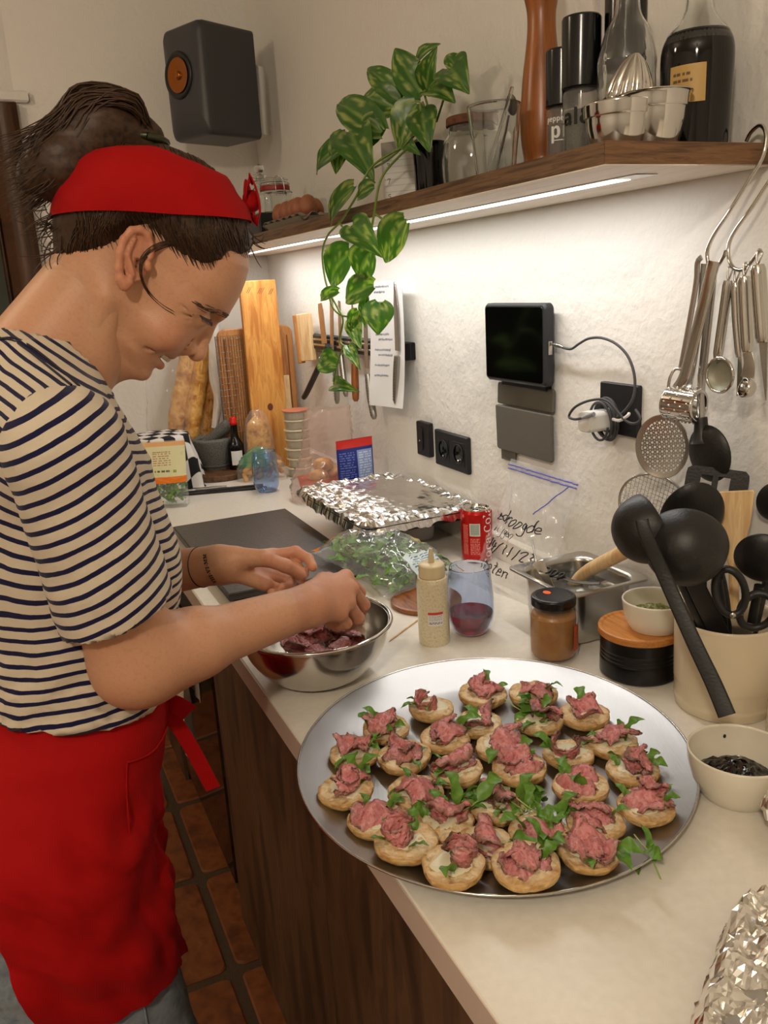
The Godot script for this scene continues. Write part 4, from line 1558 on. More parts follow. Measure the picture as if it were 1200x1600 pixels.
# ---------------------------------------------------------------- the tray of rolls and the bowl of beef
func beef_slice(kind: String, w: float, l: float, sd: int, brown := 0.3) -> ArrayMesh:
	# a thin slice of roast beef: an oval sheet, gathered, draped, folded or curled; browned at its rim
	var n := FastNoiseLite.new()
	n.seed = sd
	n.frequency = 1.0
	var r := RandomNumberGenerator.new()
	r.seed = sd * 13 + 5
	var ph := r.randf() * TAU
	const NU := 23
	const NV := 15
	var rows := []
	for i in NU:
		var row := PackedVector3Array()
		for j in NV:
			var u := 2.0 * i / (NU - 1) - 1.0
			var v := 2.0 * j / (NV - 1) - 1.0
			var x := u * sqrt(1.0 - v * v * 0.42)
			var z := v * sqrt(1.0 - u * u * 0.42)
			var edge := 1.0 + 0.16 * n.get_noise_2d(cos(atan2(z, x)) * 2.2 + 5.0, sin(atan2(z, x)) * 2.2)
			x *= edge
			z *= edge
			var p := Vector3(x * l, 0, z * w)
			match kind:
				"ruffle":
					# gathered into deep folds that stand up
					var s := x * 3.6 + ph
					p = Vector3(x * l * 0.66 + 0.0042 * sin(s * 2.0), 0.008 + 0.0085 * sin(s) * (0.75 + 0.4 * z) + 0.004 * sin(z * 4.0 + ph), z * w * 0.85 + 0.004 * cos(s * 1.3))
				"drape":
					# lies over a hump, rim turned up on one side
					p.y = 0.009 - 0.009 * (x * x + z * z) + 0.012 * maxf(0.0, x * 0.8 + z * 0.5 - 0.25) + 0.0035 * sin(x * 5.0 + z * 3.0 + ph)
					p.x *= 0.9
				"curl":
					# rolled into an open ring lying on the bread
					var a := -0.6 + (x + 1.0) * 2.55
					var rr := 0.0115 + 0.0022 * (x + 1.0)
					p = Vector3(rr * cos(a), 0.011 + z * w * 0.42, rr * sin(a))
					p = Basis(Vector3(1, 0, 0.4).normalized(), 0.55) * p + Vector3(0, 0.002, 0)
				"fold":
					# folded over on itself, the crease to one side
					var a := x * 1.25
					p = Vector3(0.010 * cos(a * 1.2) + l * 0.55 * (absf(x) - 0.5) * -1.0, 0.009 + 0.0075 * sin(a * 1.25), z * w)
					p.y += 0.003 * sin(z * 5.0 + ph)
				"roll":
					# a long loose roll, its open end showing
					var a := 0.4 + (z + 1.0) * 2.7
					var rr := 0.0085 + 0.0016 * (z + 1.0) + 0.001 * x
					p = Vector3(x * l * 1.05, 0.0095 + rr * sin(a) * 0.8, rr * cos(a))
					p.z += 0.004 * sin(x * 2.0 + ph)
				"strip":
					# a narrow strip climbing over the rim of the bread
					p = Vector3(x * l, 0.007 + 0.006 * cos(x * 2.4 + ph) + 0.004 * sin(z * 3.0), z * w * 0.5 + 0.007 * sin(x * 3.0 + ph))
			p += Vector3(n.get_noise_3d(x * 3.0, z * 3.0, 1.0), n.get_noise_3d(x * 3.0, z * 3.0, 9.0), n.get_noise_3d(x * 3.0, z * 3.0, 17.0)) * 0.0042
			p.y += 0.0018 * n.get_noise_2d(x * 8.0, z * 8.0)
			row.append(p)
		rows.append(row)
	var m := sheet(rows, 0.0023)
	return paint(m, func(_p: Vector3, uv: Vector2) -> Color:
		var u := (uv.y * (NU + 1) - 1.0) / (NU - 1) * 2.0 - 1.0
		var k := uv.x * 2.0 * NV / (NV - 1)
		var v := (k if k < 1.0 else 2.0 - k) * 2.0 - 1.0
		var e := maxf(absf(u), absf(v)) + 0.16 * n.get_noise_2d(u * 3.0, v * 3.0 + 40.0)
		var c := Color(0.56, 0.175, 0.185).lerp(Color(0.70, 0.32, 0.32), 0.5 + 0.9 * n.get_noise_2d(u * 2.0 + 9.0, v * 2.0))
		c = c.lerp(Color(0.42, 0.24, 0.19), smoothstep(0.76, 0.95, e) * 0.75)
		c = c.lerp(Color(0.13, 0.082, 0.055), smoothstep(0.9, 1.02, e) * (0.35 + brown))
		return c.lerp(Color(0.19, 0.12, 0.085), clampf((brown - 0.5) * 1.6, 0.0, 0.8) * smoothstep(-0.2, 0.3, n.get_noise_2d(u, v + 3.0))))


func roll_half(sd: int) -> ArrayMesh:
	# lower half of a baked roll, cut face up: golden rounded underside, pale crumb with a toasted rim
	var n := FastNoiseLite.new()
	n.seed = sd
	n.frequency = 1.0
	var prof := sm([Vector2(0, 0), Vector2(0.014, 0.0004), Vector2(0.0225, 0.0032), Vector2(0.0285, 0.0085), Vector2(0.0307, 0.0145), Vector2(0.0304, 0.0188)], 4) + sm([Vector2(0.0304, 0.0188), Vector2(0.0292, 0.0200), Vector2(0.020, 0.0207), Vector2(0.010, 0.0212), Vector2(0, 0.0210)], 4)
	var m := lathe(prof, 40)
	m = bend(m, func(p: Vector3) -> Vector3:
		var a := atan2(p.z, p.x)
		var k := 1.0 + 0.075 * n.get_noise_2d(cos(a) * 1.1, sin(a) * 1.1) + 0.03 * n.get_noise_2d(cos(a) * 3.0, sin(a) * 3.0)
		var top := smoothstep(0.015, 0.021, p.y)
		return Vector3(p.x * k, p.y + top * 0.0032 * n.get_noise_2d(p.x * 70.0, p.z * 70.0) + top * 0.0015 * n.get_noise_2d(p.x * 220.0, p.z * 220.0), p.z * k))
	return paint(m, func(p: Vector3, _uv: Vector2) -> Color:
		var r := Vector2(p.x, p.z).length() / 0.0305
		var w := n.get_noise_3d(p.x * 60.0, p.y * 60.0, p.z * 60.0)
		var crust := Color(0.62, 0.355, 0.115).lerp(Color(0.72, 0.50, 0.235), clampf(0.5 + w * 1.2, 0.0, 1.0))
		var crumb := Color(0.80, 0.65, 0.42).lerp(Color(0.70, 0.48, 0.23), clampf(0.35 + w * 1.6, 0.0, 1.0))
		crumb = crumb.lerp(Color(0.52, 0.275, 0.09), smoothstep(0.80, 0.95, r + 0.15 * w) * 0.6)
		return crust.lerp(crumb, smoothstep(0.0165, 0.0195, p.y)))


func rocket_leaf(sd: int, len: float) -> ArrayMesh:
	var r := RandomNumberGenerator.new()
	r.seed = sd
	var lobes := r.randf_range(9.0, 14.0)
	var arch := r.randf_range(0.1, 0.5)
	var twist := r.randf_range(-0.7, 0.7)
	var rows := []
	for i in 19:
		var t := i / 18.0
		var w := len * 0.20 * pow(sin(PI * pow(t, 0.8)), 0.7) * (1.0 + 0.33 * sin(t * lobes)) + 0.0006
		var row := PackedVector3Array()
		var c := Vector3(0, len * arch * sin(t * 2.4), len * t)
		for j in 7:
			var s := (j - 3) / 3.0
			var up := 0.35 * w * s * s + 0.1 * w * sin(t * 20.0 + s * 2.0)
			row.append(c + Basis(Vector3.BACK, twist * t) * Vector3(s * w, up, 0))
		rows.append(row)
	return grid(rows, false, false, false, false)


func build_tray() -> void:
	var tray := thing("serving_tray", "round brushed steel tray of topped rolls, overhanging the worktop edge", "tray", Vector3(-0.792, TOP, 0.443), Vector3(0, -26.3, 0))
	var prof := sm([Vector2(0, 0.0), Vector2(0.55, 0.0002), Vector2(0.72, 0.001), Vector2(0.80, 0.005), Vector2(0.92, 0.014), Vector2(0.992, 0.0205)], 6)
	var body := shell(prof, 0.0016)
	tray.scale = Vector3.ONE
	part(tray, "dish", turned(lathe(body, 120), Transform3D(Basis.from_scale(Vector3(0.2565, 1, 0.238)), Vector3.ZERO)), mats.tray_steel)
	var rim := []
	for k in 121:
		var a := TAU * k / 120
		rim.append(Vector3(0.2552 * cos(a), 0.0217, 0.2368 * sin(a)))
	part(tray, "rim", tube(rim, 0.0014, 8), mats.satin_steel)
	var breads := []
	for k in 6:
		breads.append(roll_half(100 + k))
	var beefs := {}
	for e in [["ruffle", 0.022, 0.034, 3], ["drape", 0.022, 0.027, 3], ["curl", 0.026, 0.03, 2], ["fold", 0.022, 0.030, 2], ["roll", 0.02, 0.024, 2], ["strip", 0.024, 0.032, 2]]:
		for b in 2:
			var list := []
			for k in e[3]:
				list.append(beef_slice(e[0], e[1], e[2], 200 + beefs.size() * 9 + k, 0.9 if b else 0.25))
			beefs[e[0] + ("_brown" if b else "")] = list
	var leaves := []
	for k in 8:
		leaves.append(rocket_leaf(300 + k, [0.028, 0.034, 0.024, 0.038, 0.030, 0.026, 0.032, 0.022][k]))
	var spreads := []
	for k in 3:
		spreads.append(bend(lathe(sm([Vector2(0, -0.001), Vector2(0.017, -0.001), Vector2(0.0205, 0.0002), Vector2(0.017, 0.0018), Vector2(0.008, 0.0022), Vector2(0, 0.002)], 3), 26), func(p: Vector3) -> Vector3: return Vector3(p.x * (1.0 + 0.18 * sin(atan2(p.z, p.x) * 3.0 + k)), p.y + 0.0006 * sin(p.x * 400.0 + p.z * 300.0), p.z * (1.0 + 0.12 * cos(atan2(p.z, p.x) * 2.0 + k)))))
	# x, z, size, slices (kind, turn), leaves, label
	var spec := [
		[-0.9288, 0.4551, 0.0296, "curl", 40, "", 3, "roll with a small pink beef curl near the rim, right of the steel bowl"],
		[-0.9287, 0.3744, 0.0322, "ruffle", 80, "strip", 2, "roll with upright beef folds at the far rim, nearest the wine glass"],
		[-0.8926, 0.3137, 0.032, "ruffle", 10, "", 2, "roll with a broad gathered beef slice right in front of the mustard jar"],
		[-0.8121, 0.2882, 0.0311, "ruffle", 150, "", 1, "roll with bunched beef at the rim of the tray, in front of the black canister"],
		[-0.9130, 0.5313, 0.0293, "ruffle", 60, "drape", 4, "roll whose long rocket stem reaches out over the left rim below the bowl"],
		[-0.8750, 0.5916, 0.0294, "ruffle", 30, "", 4, "roll with frilled beef and rocket on its left, by the worktop edge below the bowl"],
		[-0.8383, 0.5395, 0.0314, "drape_brown", 70, "strip_brown", 2, "roll with two dark-edged beef pieces spread crosswise, left half of the tray"],
		[-0.8521, 0.4749, 0.0301, "fold", 20, "strip", 2, "roll with two stacked pink strips between the beef-curl roll and the crosswise one"],
		[-0.8633, 0.4194, 0.0293, "strip_brown", 120, "", 2, "roll with one small dark sliver of beef standing on white spread"],
		[-0.8288, 0.3471, 0.0301, "fold_brown", 100, "", 4, "roll with half dark, half pink beef and a big rocket leaf over its front"],
		[-0.7389, 0.3008, 0.0300, "strip", 50, "drape", 3, "roll with a long beef strip climbing over its back, on the crock's side"],
		[-0.7817, 0.4977, 0.0296, "roll", 110, "", 3, "roll with a slim beef roll lying across it and a round leaf on its left"],
		[-0.7987, 0.4257, 0.0301, "fold", 0, "strip", 1, "roll with a smooth beef fold, left of the middle of the tray"],
		[-0.7455, 0.3630, 0.0294, "curl_brown", 70, "", 3, "roll with a dark brown beef ring, right of the middle of the tray"],
		[-0.7485, 0.4310, 0.0304, "drape", 200, "ruffle", 2, "roll with a wide brown-rimmed slice in the very middle of the tray"],
		[-0.6800, 0.3192, 0.0290, "fold_brown", 60, "strip", 4, "roll with dark beef and a sprig standing up at its right, crock side"],
		[-0.8012, 0.6317, 0.0301, "fold", 30, "curl_brown", 4, "roll nearest the left rim, with a sprig at its back and a brown-edged fold"],
		[-0.7642, 0.5608, 0.0306, "ruffle", 0, "", 4, "roll with leaves at both its sides, just behind the one with the longest fold"],
		[-0.6836, 0.3920, 0.0304, "drape", 150, "", 3, "roll with a smooth draped slice beside a bare patch, right half of the tray"],
		[-0.6119, 0.3609, 0.0288, "drape", 20, "fold", 3, "roll with a big double beef slice at the rim nearest the bowl of dark jam"],
		[-0.7344, 0.6229, 0.0297, "drape", 250, "", 3, "roll with a beef slice sloping off its left, second along the worktop-edge rim"],
		[-0.7005, 0.5596, 0.0309, "fold", 140, "", 4, "roll with the longest folded slice, dark-edged, second row from the front"],
		[-0.6969, 0.4937, 0.0296, "roll_brown", 20, "", 4, "roll with a rolled slice showing its open end, a rosette of leaves before it"],
		[-0.6255, 0.4178, 0.0298, "drape", 320, "strip", 3, "roll with a slice hanging down its front and a long stem to its left"],
		[-0.6357, 0.4813, 0.0306, "drape", 290, "", 4, "roll with one flat squarish slice tilted to the front, among loose rocket"],
		[-0.6767, 0.6163, 0.0314, "curl", 0, "", 4, "roll with a thick C-shaped beef curl, third along the front rim"],
		[-0.6440, 0.5419, 0.0301, "roll", 350, "", 1, "roll with a long fat beef roll, just behind the ring-shaped one at the front"],
		[-0.5758, 0.4653, 0.0290, "ruffle", 200, "drape", 5, "roll with two petal-like slices and rocket hanging from its front right"],
		[-0.5841, 0.5316, 0.0321, "drape", 270, "ruffle", 1, "roll covered by the largest beef slice, at the front rim nearest the viewer"],
		[-0.6176, 0.5931, 0.0292, "curl_brown", 200, "", 1, "roll with a dark-hearted beef ring at the front rim nearest the viewer"]]
	var r := RandomNumberGenerator.new()
	r.seed = 12
	for s in spec:
		var dx: float = s[0] + 0.792
		var dz: float = s[1] - 0.443
		var rr := sqrt(dx * dx + dz * dz) / 0.247
		var y := TOP + 0.0018 + 0.016 * smoothstep(0.74, 1.0, rr + 0.07)
		var t := thing("topped_roll", s[7], "canape", Vector3(s[0], y, s[1]), Vector3(r.randf_range(-3, 3), r.randf() * 360.0, r.randf_range(-3, 3)), "topped rolls on the round tray")
		var k: float = s[2] / 0.0305 * 1.05
		var own: float = t.rotation_degrees.y
		part(t, "bread", breads[r.randi() % 6], mats.crust, Vector3.ZERO, Vector3.ZERO, Vector3(k, 0.80 * k, k))
		part(t, "spread", spreads[r.randi() % 3], mats.spread, Vector3(0, 0.0166, 0), Vector3(0, r.randf() * 360, 0))
		var first: Array = beefs[s[3]]
		part(t, "beef", first[r.randi() % first.size()], mats.beef, Vector3(r.randf_range(-0.003, 0.003), 0.0158, r.randf_range(-0.003, 0.003)), Vector3(0, s[4] - own, 0), Vector3.ONE * r.randf_range(1.0, 1.14))
		if s[5] != "":
			var second: Array = beefs[s[5]]
			part(t, "beef", second[r.randi() % second.size()], mats.beef, Vector3(r.randf_range(-0.008, 0.008), 0.0225, r.randf_range(-0.008, 0.008)), Vector3(r.randf_range(-12, 12), s[4] + 80 - own + r.randf_range(-30, 30), 0), Vector3.ONE * 0.82)
		for q in s[6]:
			var a := r.randf() * TAU
			# most leaves lie towards the viewer's side, where the photograph shows them
			if q % 2 == 0:
				a = deg_to_rad(-own) + r.randf_range(-0.5, 2.0)
			var lf := part(t, "leaf", leaves[r.randi() % 8], mats.rocket, Vector3(0.015 * cos(a), 0.0175, 0.015 * sin(a)), Vector3(r.randf_range(-30, 12), 90.0 - rad_to_deg(a) + r.randf_range(-50, 50), r.randf_range(-25, 25)), Vector3.ONE * r.randf_range(0.75, 1.05))
			if q % 2 == 0:
				part(lf, "stalk", tube([Vector3(0, 0, 0.004), Vector3(0.001, -0.0004, -0.008), Vector3(0.002, 0.001, -0.020)], 0.0009, 5), mats.rocket_stem)
	# loose rocket between the rolls
	var n := 0
	for q in [[-0.668, 0.459, "loose rocket leaves in the middle of the tray, between the rolls", 14, 0.030], [-0.712, 0.526, "loose rocket sprig beside the roll with the rolled slice", 7, 0.016], [-0.600, 0.500, "loose rocket tuft left of the roll with petal-like slices", 8, 0.016], [-0.560, 0.405, "rocket sprig lying on the bare right part of the tray", 4, 0.010], [-0.862, 0.345, "rocket leaves between two rolls at the tray's far rim", 6, 0.014]]:
		var t := thing("rocket_sprig", q[2], "rocket", Vector3(q[0], TOP + 0.003, q[1]))
		for k in q[3]:
			var a := r.randf() * TAU
			var d: float = q[4] * sqrt(r.randf())
			var lf := part(t, "leaf", leaves[r.randi() % 8], mats.rocket, Vector3(d * cos(a), r.randf_range(0.004, 0.026), d * sin(a)), Vector3(r.randf_range(-35, 25), r.randf() * 360, r.randf_range(-30, 30)))
			if k % 2 == 0:
				part(lf, "stalk", tube([Vector3(0, 0, 0.004), Vector3(0.001, -0.0004, -0.010), Vector3(0.003, 0.002, -0.026)], 0.0009, 5), mats.rocket_stem)
		n += 1


func build_bowl() -> void:
	var b := thing("mixing_bowl", "stainless steel mixing bowl under the woman's hands, holding beef slices", "bowl", Vector3(-1.135, TOP, 0.544))
	var outer := sm([Vector2(0, 0.0015), Vector2(0.052, 0.0015), Vector2(0.060, 0.003), Vector2(0.082, 0.018), Vector2(0.103, 0.047), Vector2(0.1115, 0.075), Vector2(0.1135, 0.088)], 6)
	part(b, "vessel", lathe(shell(outer, 0.0012), 90), mk("bowl_steel", Color(0.80, 0.79, 0.77), 0.17, 1.0))
	var rim := []
	for k in 97:
		var a := TAU * k / 96
		rim.append(Vector3(0.1165 * cos(a), 0.0885, 0.1165 * sin(a)))
	part(b, "rim", tube(rim, 0.0032, 10), mats.polished_steel)
	var r := RandomNumberGenerator.new()
	r.seed = 3
	var kinds := ["ruffle", "fold", "drape", "roll", "strip"]
	var shapes := []
	for k in 10:
		shapes.append(beef_slice(kinds[k % 5], 0.024, 0.034, 500 + k, 0.25 if k % 3 else 0.8))
	for k in 26:
		var lv := k / 9
		var a := k * 2.4
		var d := [0.016, 0.034, 0.048][mini(lv, 2)] * sqrt(fmod(k * 0.377, 1.0) * 0.9 + 0.1) as float
		single("beef_slice", "slice of rare roast beef lying in the steel mixing bowl", "beef", shapes[k % 10], mats.beef, Vector3(-1.125 + d * cos(a), TOP + 0.016 + 0.018 * lv + 0.003 * (k % 3), 0.548 + d * sin(a)), Vector3(r.randf_range(-14, 14), r.randf() * 360, r.randf_range(-14, 14)), "beef slices in the mixing bowl")
	single("beef_slice", "slice of rare roast beef pinched between the woman's fingertips", "beef", shapes[5], mats.beef, Vector3(-1.135, 1.050, 0.527), Vector3(70, 40, 20))


# ---------------------------------------------------------------- worktop, the near half
func crumple(n: FastNoiseLite, x: float, z: float, f: float) -> float:
	# sharp ridges and flat facets, as in crumpled foil
	return absf(n.get_noise_2d(x * f, z * f)) * 1.7 + 0.45 * absf(n.get_noise_2d(x * f * 2.1 + 7.0, z * f * 2.1)) - 0.5


func label_tex(w: int, h: int, paper: Color, draw: Callable) -> StandardMaterial3D:
	var im := Image.create(w, h, false, Image.FORMAT_RGB8)
	im.fill(paper)
	draw.call(im)
	var m := StandardMaterial3D.new()
	m.resource_name = "label_print"
	m.albedo_texture = ImageTexture.create_from_image(im)
	m.roughness = 0.5
	return m


func lines_of_print(im: Image, r: Rect2i, rows: int, c: Color, sd: int) -> void:
	# small unreadable print: rows of short dashes
	var g := RandomNumberGenerator.new()
	g.seed = sd
	for k in rows:
		var y := r.position.y + int(float(k) * r.size.y / rows)
		var x := r.position.x
		while x < r.end.x - 2:
			var w := g.randi_range(2, 8)
			im.fill_rect(Rect2i(x, y, mini(w, r.end.x - x), maxi(1, int(r.size.y / rows * 0.5))), c)
			x += w + g.randi_range(1, 3)


func patch(r: float, a0: float, a1: float, y0: float, y1: float, nseg := 14) -> ArrayMesh:
	# a label wrapped round an upright cylinder
	var rows := []
	for i in 2:
		var row := PackedVector3Array()
		for j in nseg + 1:
			var a := lerpf(a1, a0, float(j) / nseg)
			row.append(Vector3(r * cos(a), y1 if i == 0 else y0, r * sin(a)))
		rows.append(row)
	return grid(rows, false, false, false, false)


func facing(p: Vector3) -> float:
	# the angle (in x, z) at which a round thing at p shows its front to somebody at the worktop's near end
	return atan2(0.915 - p.z, -p.x)


func build_counter_front() -> void:
	# squeeze bottle of herb dressing
	var at := Vector3(-1.153, TOP, 0.332)
	var a := facing(at)
	var t := thing("squeeze_bottle", "clear squeeze bottle of creamy herb sauce with a pointed nozzle", "bottle", at)
	var cream := mk("herb_sauce", Color.WHITE, 0.35)
	cream.albedo_texture = noise_tex(61, 0.06, 3, [[0.0, Color(0.62, 0.59, 0.42)], [0.2, Color(0.74, 0.69, 0.54)], [0.34, Color(0.81, 0.76, 0.63)], [1.0, Color(0.86, 0.81, 0.69)]], 256)
	tri(cream, Vector3(14, 14, 14))
	cream.clearcoat_enabled = true
	cream.clearcoat = 0.8
	cream.clearcoat_roughness = 0.12
	part(t, "body", lathe(sm([Vector2(0, 0), Vector2(0.022, 0.0005), Vector2(0.0255, 0.004), Vector2(0.026, 0.05), Vector2(0.0258, 0.100), Vector2(0.0245, 0.111), Vector2(0.021, 0.115), Vector2(0, 0.116)], 5), 40), cream)
	var cap := mk("nozzle_plastic", Color(0.80, 0.73, 0.58), 0.35)
	part(t, "cap", lathe([Vector2(0, 0.114), Vector2(0.0212, 0.114), Vector2(0.0215, 0.117), Vector2(0.0212, 0.134), Vector2(0.0195, 0.1375), Vector2(0.008, 0.139), Vector2(0, 0.139)], 40), cap)
	part(t, "nozzle", lathe([Vector2(0, 0.137), Vector2(0.0052, 0.138), Vector2(0.0045, 0.150), Vector2(0.003, 0.161), Vector2(0.0022, 0.1625), Vector2(0, 0.1625)], 20), cap)
	part(t, "sticker", patch(0.0263, a - 0.62, a + 0.35, 0.038, 0.062), label_tex(48, 48, Color(0.86, 0.85, 0.84), func(im: Image) -> void:
		im.fill_rect(Rect2i(0, 1, 48, 9), Color(0.75, 0.22, 0.16))
		lines_of_print(im, Rect2i(3, 13, 42, 20), 6, Color(0.4, 0.4, 0.42), 3)
		lines_of_print(im, Rect2i(3, 36, 42, 9), 2, Color(0.15, 0.15, 0.17), 5)))
	# stemless wine glass
	at = Vector3(-1.153, TOP, 0.262)
	t = thing("wine_glass", "blue tinted stemless glass with a little red wine", "glass", at)
	var prof := sm([Vector2(0, 0.0025), Vector2(0.020, 0.0015), Vector2(0.030, 0.008), Vector2(0.0380, 0.026), Vector2(0.0400, 0.045), Vector2(0.0385, 0.075), Vector2(0.0340, 0.118)], 7)
	part(t, "vessel", lathe(shell(prof, 0.0013), 64), glass("wine_glass_blue", Color(0.87, 0.915, 0.997)))
	var wine := glass("red_wine", Color(0.62, 0.06, 0.14), 0.05)
	wine.refraction_scale = 0.034
	part(t, "wine", lathe(sm([Vector2(0, 0.0046), Vector2(0.019, 0.0037), Vector2(0.028, 0.0098), Vector2(0.0358, 0.0265), Vector2(0.0378, 0.0390)], 6) + [Vector2(0.0378, 0.0392), Vector2(0.02, 0.0390), Vector2(0, 0.0390)], 64), wine)
	# wooden coaster and skewer
	t = thing("coaster", "round dark-rimmed wooden coaster under the edge of the rocket bag", "coaster", Vector3(-1.313, TOP, 0.266))
	part(t, "disc", lathe([Vector2(0, 0), Vector2(0.062, 0), Vector2(0.065, 0.001), Vector2(0.0655, 0.008), Vector2(0.064, 0.0095), Vector2(0.055, 0.0100), Vector2(0, 0.0100)], 56), wood("coaster_wood", Color(0.60, 0.36, 0.17), Color(0.40, 0.21, 0.09), Vector3(5, 5, 30), 62, 0.3))
	single("skewer", "thin wooden skewer lying beside the steel bowl", "skewer", tube([Vector3(-1.252, TOP + 0.0017, 0.306), Vector3(-1.222, TOP + 0.0017, 0.352), Vector3(-1.194, TOP + 0.0015, 0.393), Vector3(-1.190, TOP + 0.001, 0.399)], [0.0012, 0.0015, 0.0014, 0.0003], 8), mats.pale_wood)
	rocket_bag(Vector3(-1.495, TOP, 0.262))
	# mustard jar
	at = Vector3(-1.006, TOP, 0.199)
	a = facing(at)
	t = thing("jar", "glass jar of golden mustard with a black lid and an orange sticker", "jar", at)
	prof = sm([Vector2(0, 0.003), Vector2(0.028, 0.002), Vector2(0.0345, 0.005), Vector2(0.0375, 0.013), Vector2(0.0375, 0.065), Vector2(0.0365, 0.074), Vector2(0.0315, 0.080), Vector2(0.0310, 0.090)], 6)
	part(t, "vessel", lathe(prof, 56), film("jar_glass", Color(0.9, 0.9, 0.88), 0.04, 0.02))
	var mu := mk("mustard", Color.WHITE, 0.4)
	mu.albedo_texture = noise_tex(63, 0.03, 3, [Color(0.52, 0.33, 0.09), Color(0.64, 0.43, 0.14)], 128)
	tri(mu, Vector3(8, 8, 8))
	part(t, "mustard", lathe(sm([Vector2(0, 0.0055), Vector2(0.028, 0.0050), Vector2(0.0335, 0.009), Vector2(0.0350, 0.016), Vector2(0.0350, 0.064), Vector2(0.0338, 0.0715), Vector2(0.028, 0.0775), Vector2(0, 0.078)], 5), 48), mu)
	part(t, "lid", lathe([Vector2(0, 0.088), Vector2(0.0335, 0.088), Vector2(0.0345, 0.0895), Vector2(0.0345, 0.099), Vector2(0.0335, 0.1015), Vector2(0.0305, 0.1030), Vector2(0.0285, 0.1022), Vector2(0.0265, 0.1018), Vector2(0, 0.1018)], 56), mk("lid_black", Color(0.035, 0.036, 0.045), 0.22))
	part(t, "sticker", lathe([Vector2(0, 0), Vector2(0.0075, 0), Vector2(0.0072, 0.0008), Vector2(0, 0.0009)], 20), mk("orange_sticker", Color(0.92, 0.38, 0.06), 0.5), Vector3(-0.014, 0.1018, 0.002), Vector3.ZERO, Vector3(1.0, 1, 0.75))
	part(t, "label", patch(0.0378, a - 1.75, a - 0.95, 0.018, 0.060), mk("jar_label", Color(0.78, 0.30, 0.12), 0.5))
	gastro_pan()
	# black canister with bamboo lid
	at = Vector3(-0.899, TOP, 0.122)
	t = thing("canister", "low black ribbed canister with a bamboo lid", "canister", at)
	var ribs := [Vector2(0, 0), Vector2(0.052, 0), Vector2(0.0555, 0.003)]
	for k in 40:
		var y := 0.004 + 0.058 * k / 39.0
		var g := 0.0
		for c in [0.030, 0.036, 0.042]:
			g += 0.0011 * exp(-pow((y - c) / 0.0017, 2.0))
		ribs.append(Vector2(0.0570 - g, y))
	ribs.append_array([Vector2(0.0560, 0.0635), Vector2(0, 0.0635)])
	part(t, "body", lathe(ribs, 64), mk("black_enamel", Color(0.035, 0.036, 0.038), 0.28))
	part(t, "lid", lathe([Vector2(0, 0.0632), Vector2(0.0585, 0.0632), Vector2(0.0600, 0.0645), Vector2(0.0603, 0.0725), Vector2(0.0590, 0.0745), Vector2(0.0545, 0.0745), Vector2(0.0535, 0.0730), Vector2(0.0525, 0.0725), Vector2(0, 0.0725)], 64), mats.bamboo)
	# small bowl of green pesto on the lid
	at = Vector3(-0.885, TOP + 0.0727, 0.108)
	t = thing("bowl", "small white bowl of chunky green pesto standing on the bamboo lid", "bowl", at)
	part(t, "vessel", lathe(shell(sm([Vector2(0, 0.0005), Vector2(0.030, 0.0), Vector2(0.036, 0.003), Vector2(0.0425, 0.018), Vector2(0.0465, 0.044)], 6), 0.0028), 56), mats.white_glaze)
	var pe := mk("pesto_green", Color.WHITE, 0.4)
	pe.albedo_texture = noise_tex(64, 0.09, 3, [Color(0.18, 0.20, 0.05), Color(0.40, 0.40, 0.13), Color(0.58, 0.56, 0.28)], 128)
	tri(pe, Vector3(18, 18, 18))
	part(t, "pesto", heap(0.040, 0.022, 0.018, 5, 60.0), pe, Vector3(0, 0.010, 0))
	# bowl of dark jam
	at = Vector3(-0.608, TOP, 0.232)
	t = thing("bowl", "white bowl holding dark glossy jam beside the tray", "bowl", at)
	part(t, "vessel", lathe(shell(sm([Vector2(0, 0.001), Vector2(0.034, 0.0), Vector2(0.041, 0.003), Vector2(0.0485, 0.016), Vector2(0.0545, 0.038), Vector2(0.0560, 0.054)], 6), 0.0028), 64), mats.white_glaze)
	var jam := mk("dark_jam", Color.WHITE, 0.1)
	jam.albedo_texture = noise_tex(65, 0.05, 3, [[0.0, Color(0.018, 0.012, 0.012)], [0.62, Color(0.03, 0.016, 0.014)], [0.78, Color(0.20, 0.05, 0.02)]], 128)
	tri(jam, Vector3(14, 14, 14))
	part(t, "jam", heap(0.046, 0.018, 0.012, 8, 55.0), jam, Vector3(-0.002, 0.012, 0))
	part(t, "drip", lathe(sm([Vector2(0, 0), Vector2(0.002, 0.0004), Vector2(0.0022, 0.001), Vector2(0, 0.0014)], 3), 10), jam, Vector3(-0.0452, 0.041, -0.0245), Vector3(0, 0, -78))
	foil_things()


func heap(r: float, h: float, rim: float, sd: int, f: float) -> ArrayMesh:
	var n := FastNoiseLite.new()
	n.seed = sd
	n.frequency = 1.0
	var rows := []
	for i in 22:
		var t := i / 21.0
		var row := PackedVector3Array()
		for j in 44:
			var a := TAU * j / 44
			var rr := r * t * (1.0 + 0.03 * sin(a * 5.0))
			var x := rr * cos(a)
			var z := rr * sin(a)
			var y := rim * 0.4 + h * pow(1.0 - t * t, 0.8) * 0.6 + 0.006 * n.get_noise_2d(x * f, z * f) * (1.0 - t * 0.5) + 0.003 * n.get_noise_2d(x * f * 2.5, z * f * 2.5)
			row.append(Vector3(x, y, z))
		rows.append(row)
	var low := PackedVector3Array()
	for j in 44:
		var q: Vector3 = rows[-1][j]
		low.append(Vector3(q.x * 0.9, -0.004, q.z * 0.9))
	rows.append(low)
	return grid(rows, true, false, true)


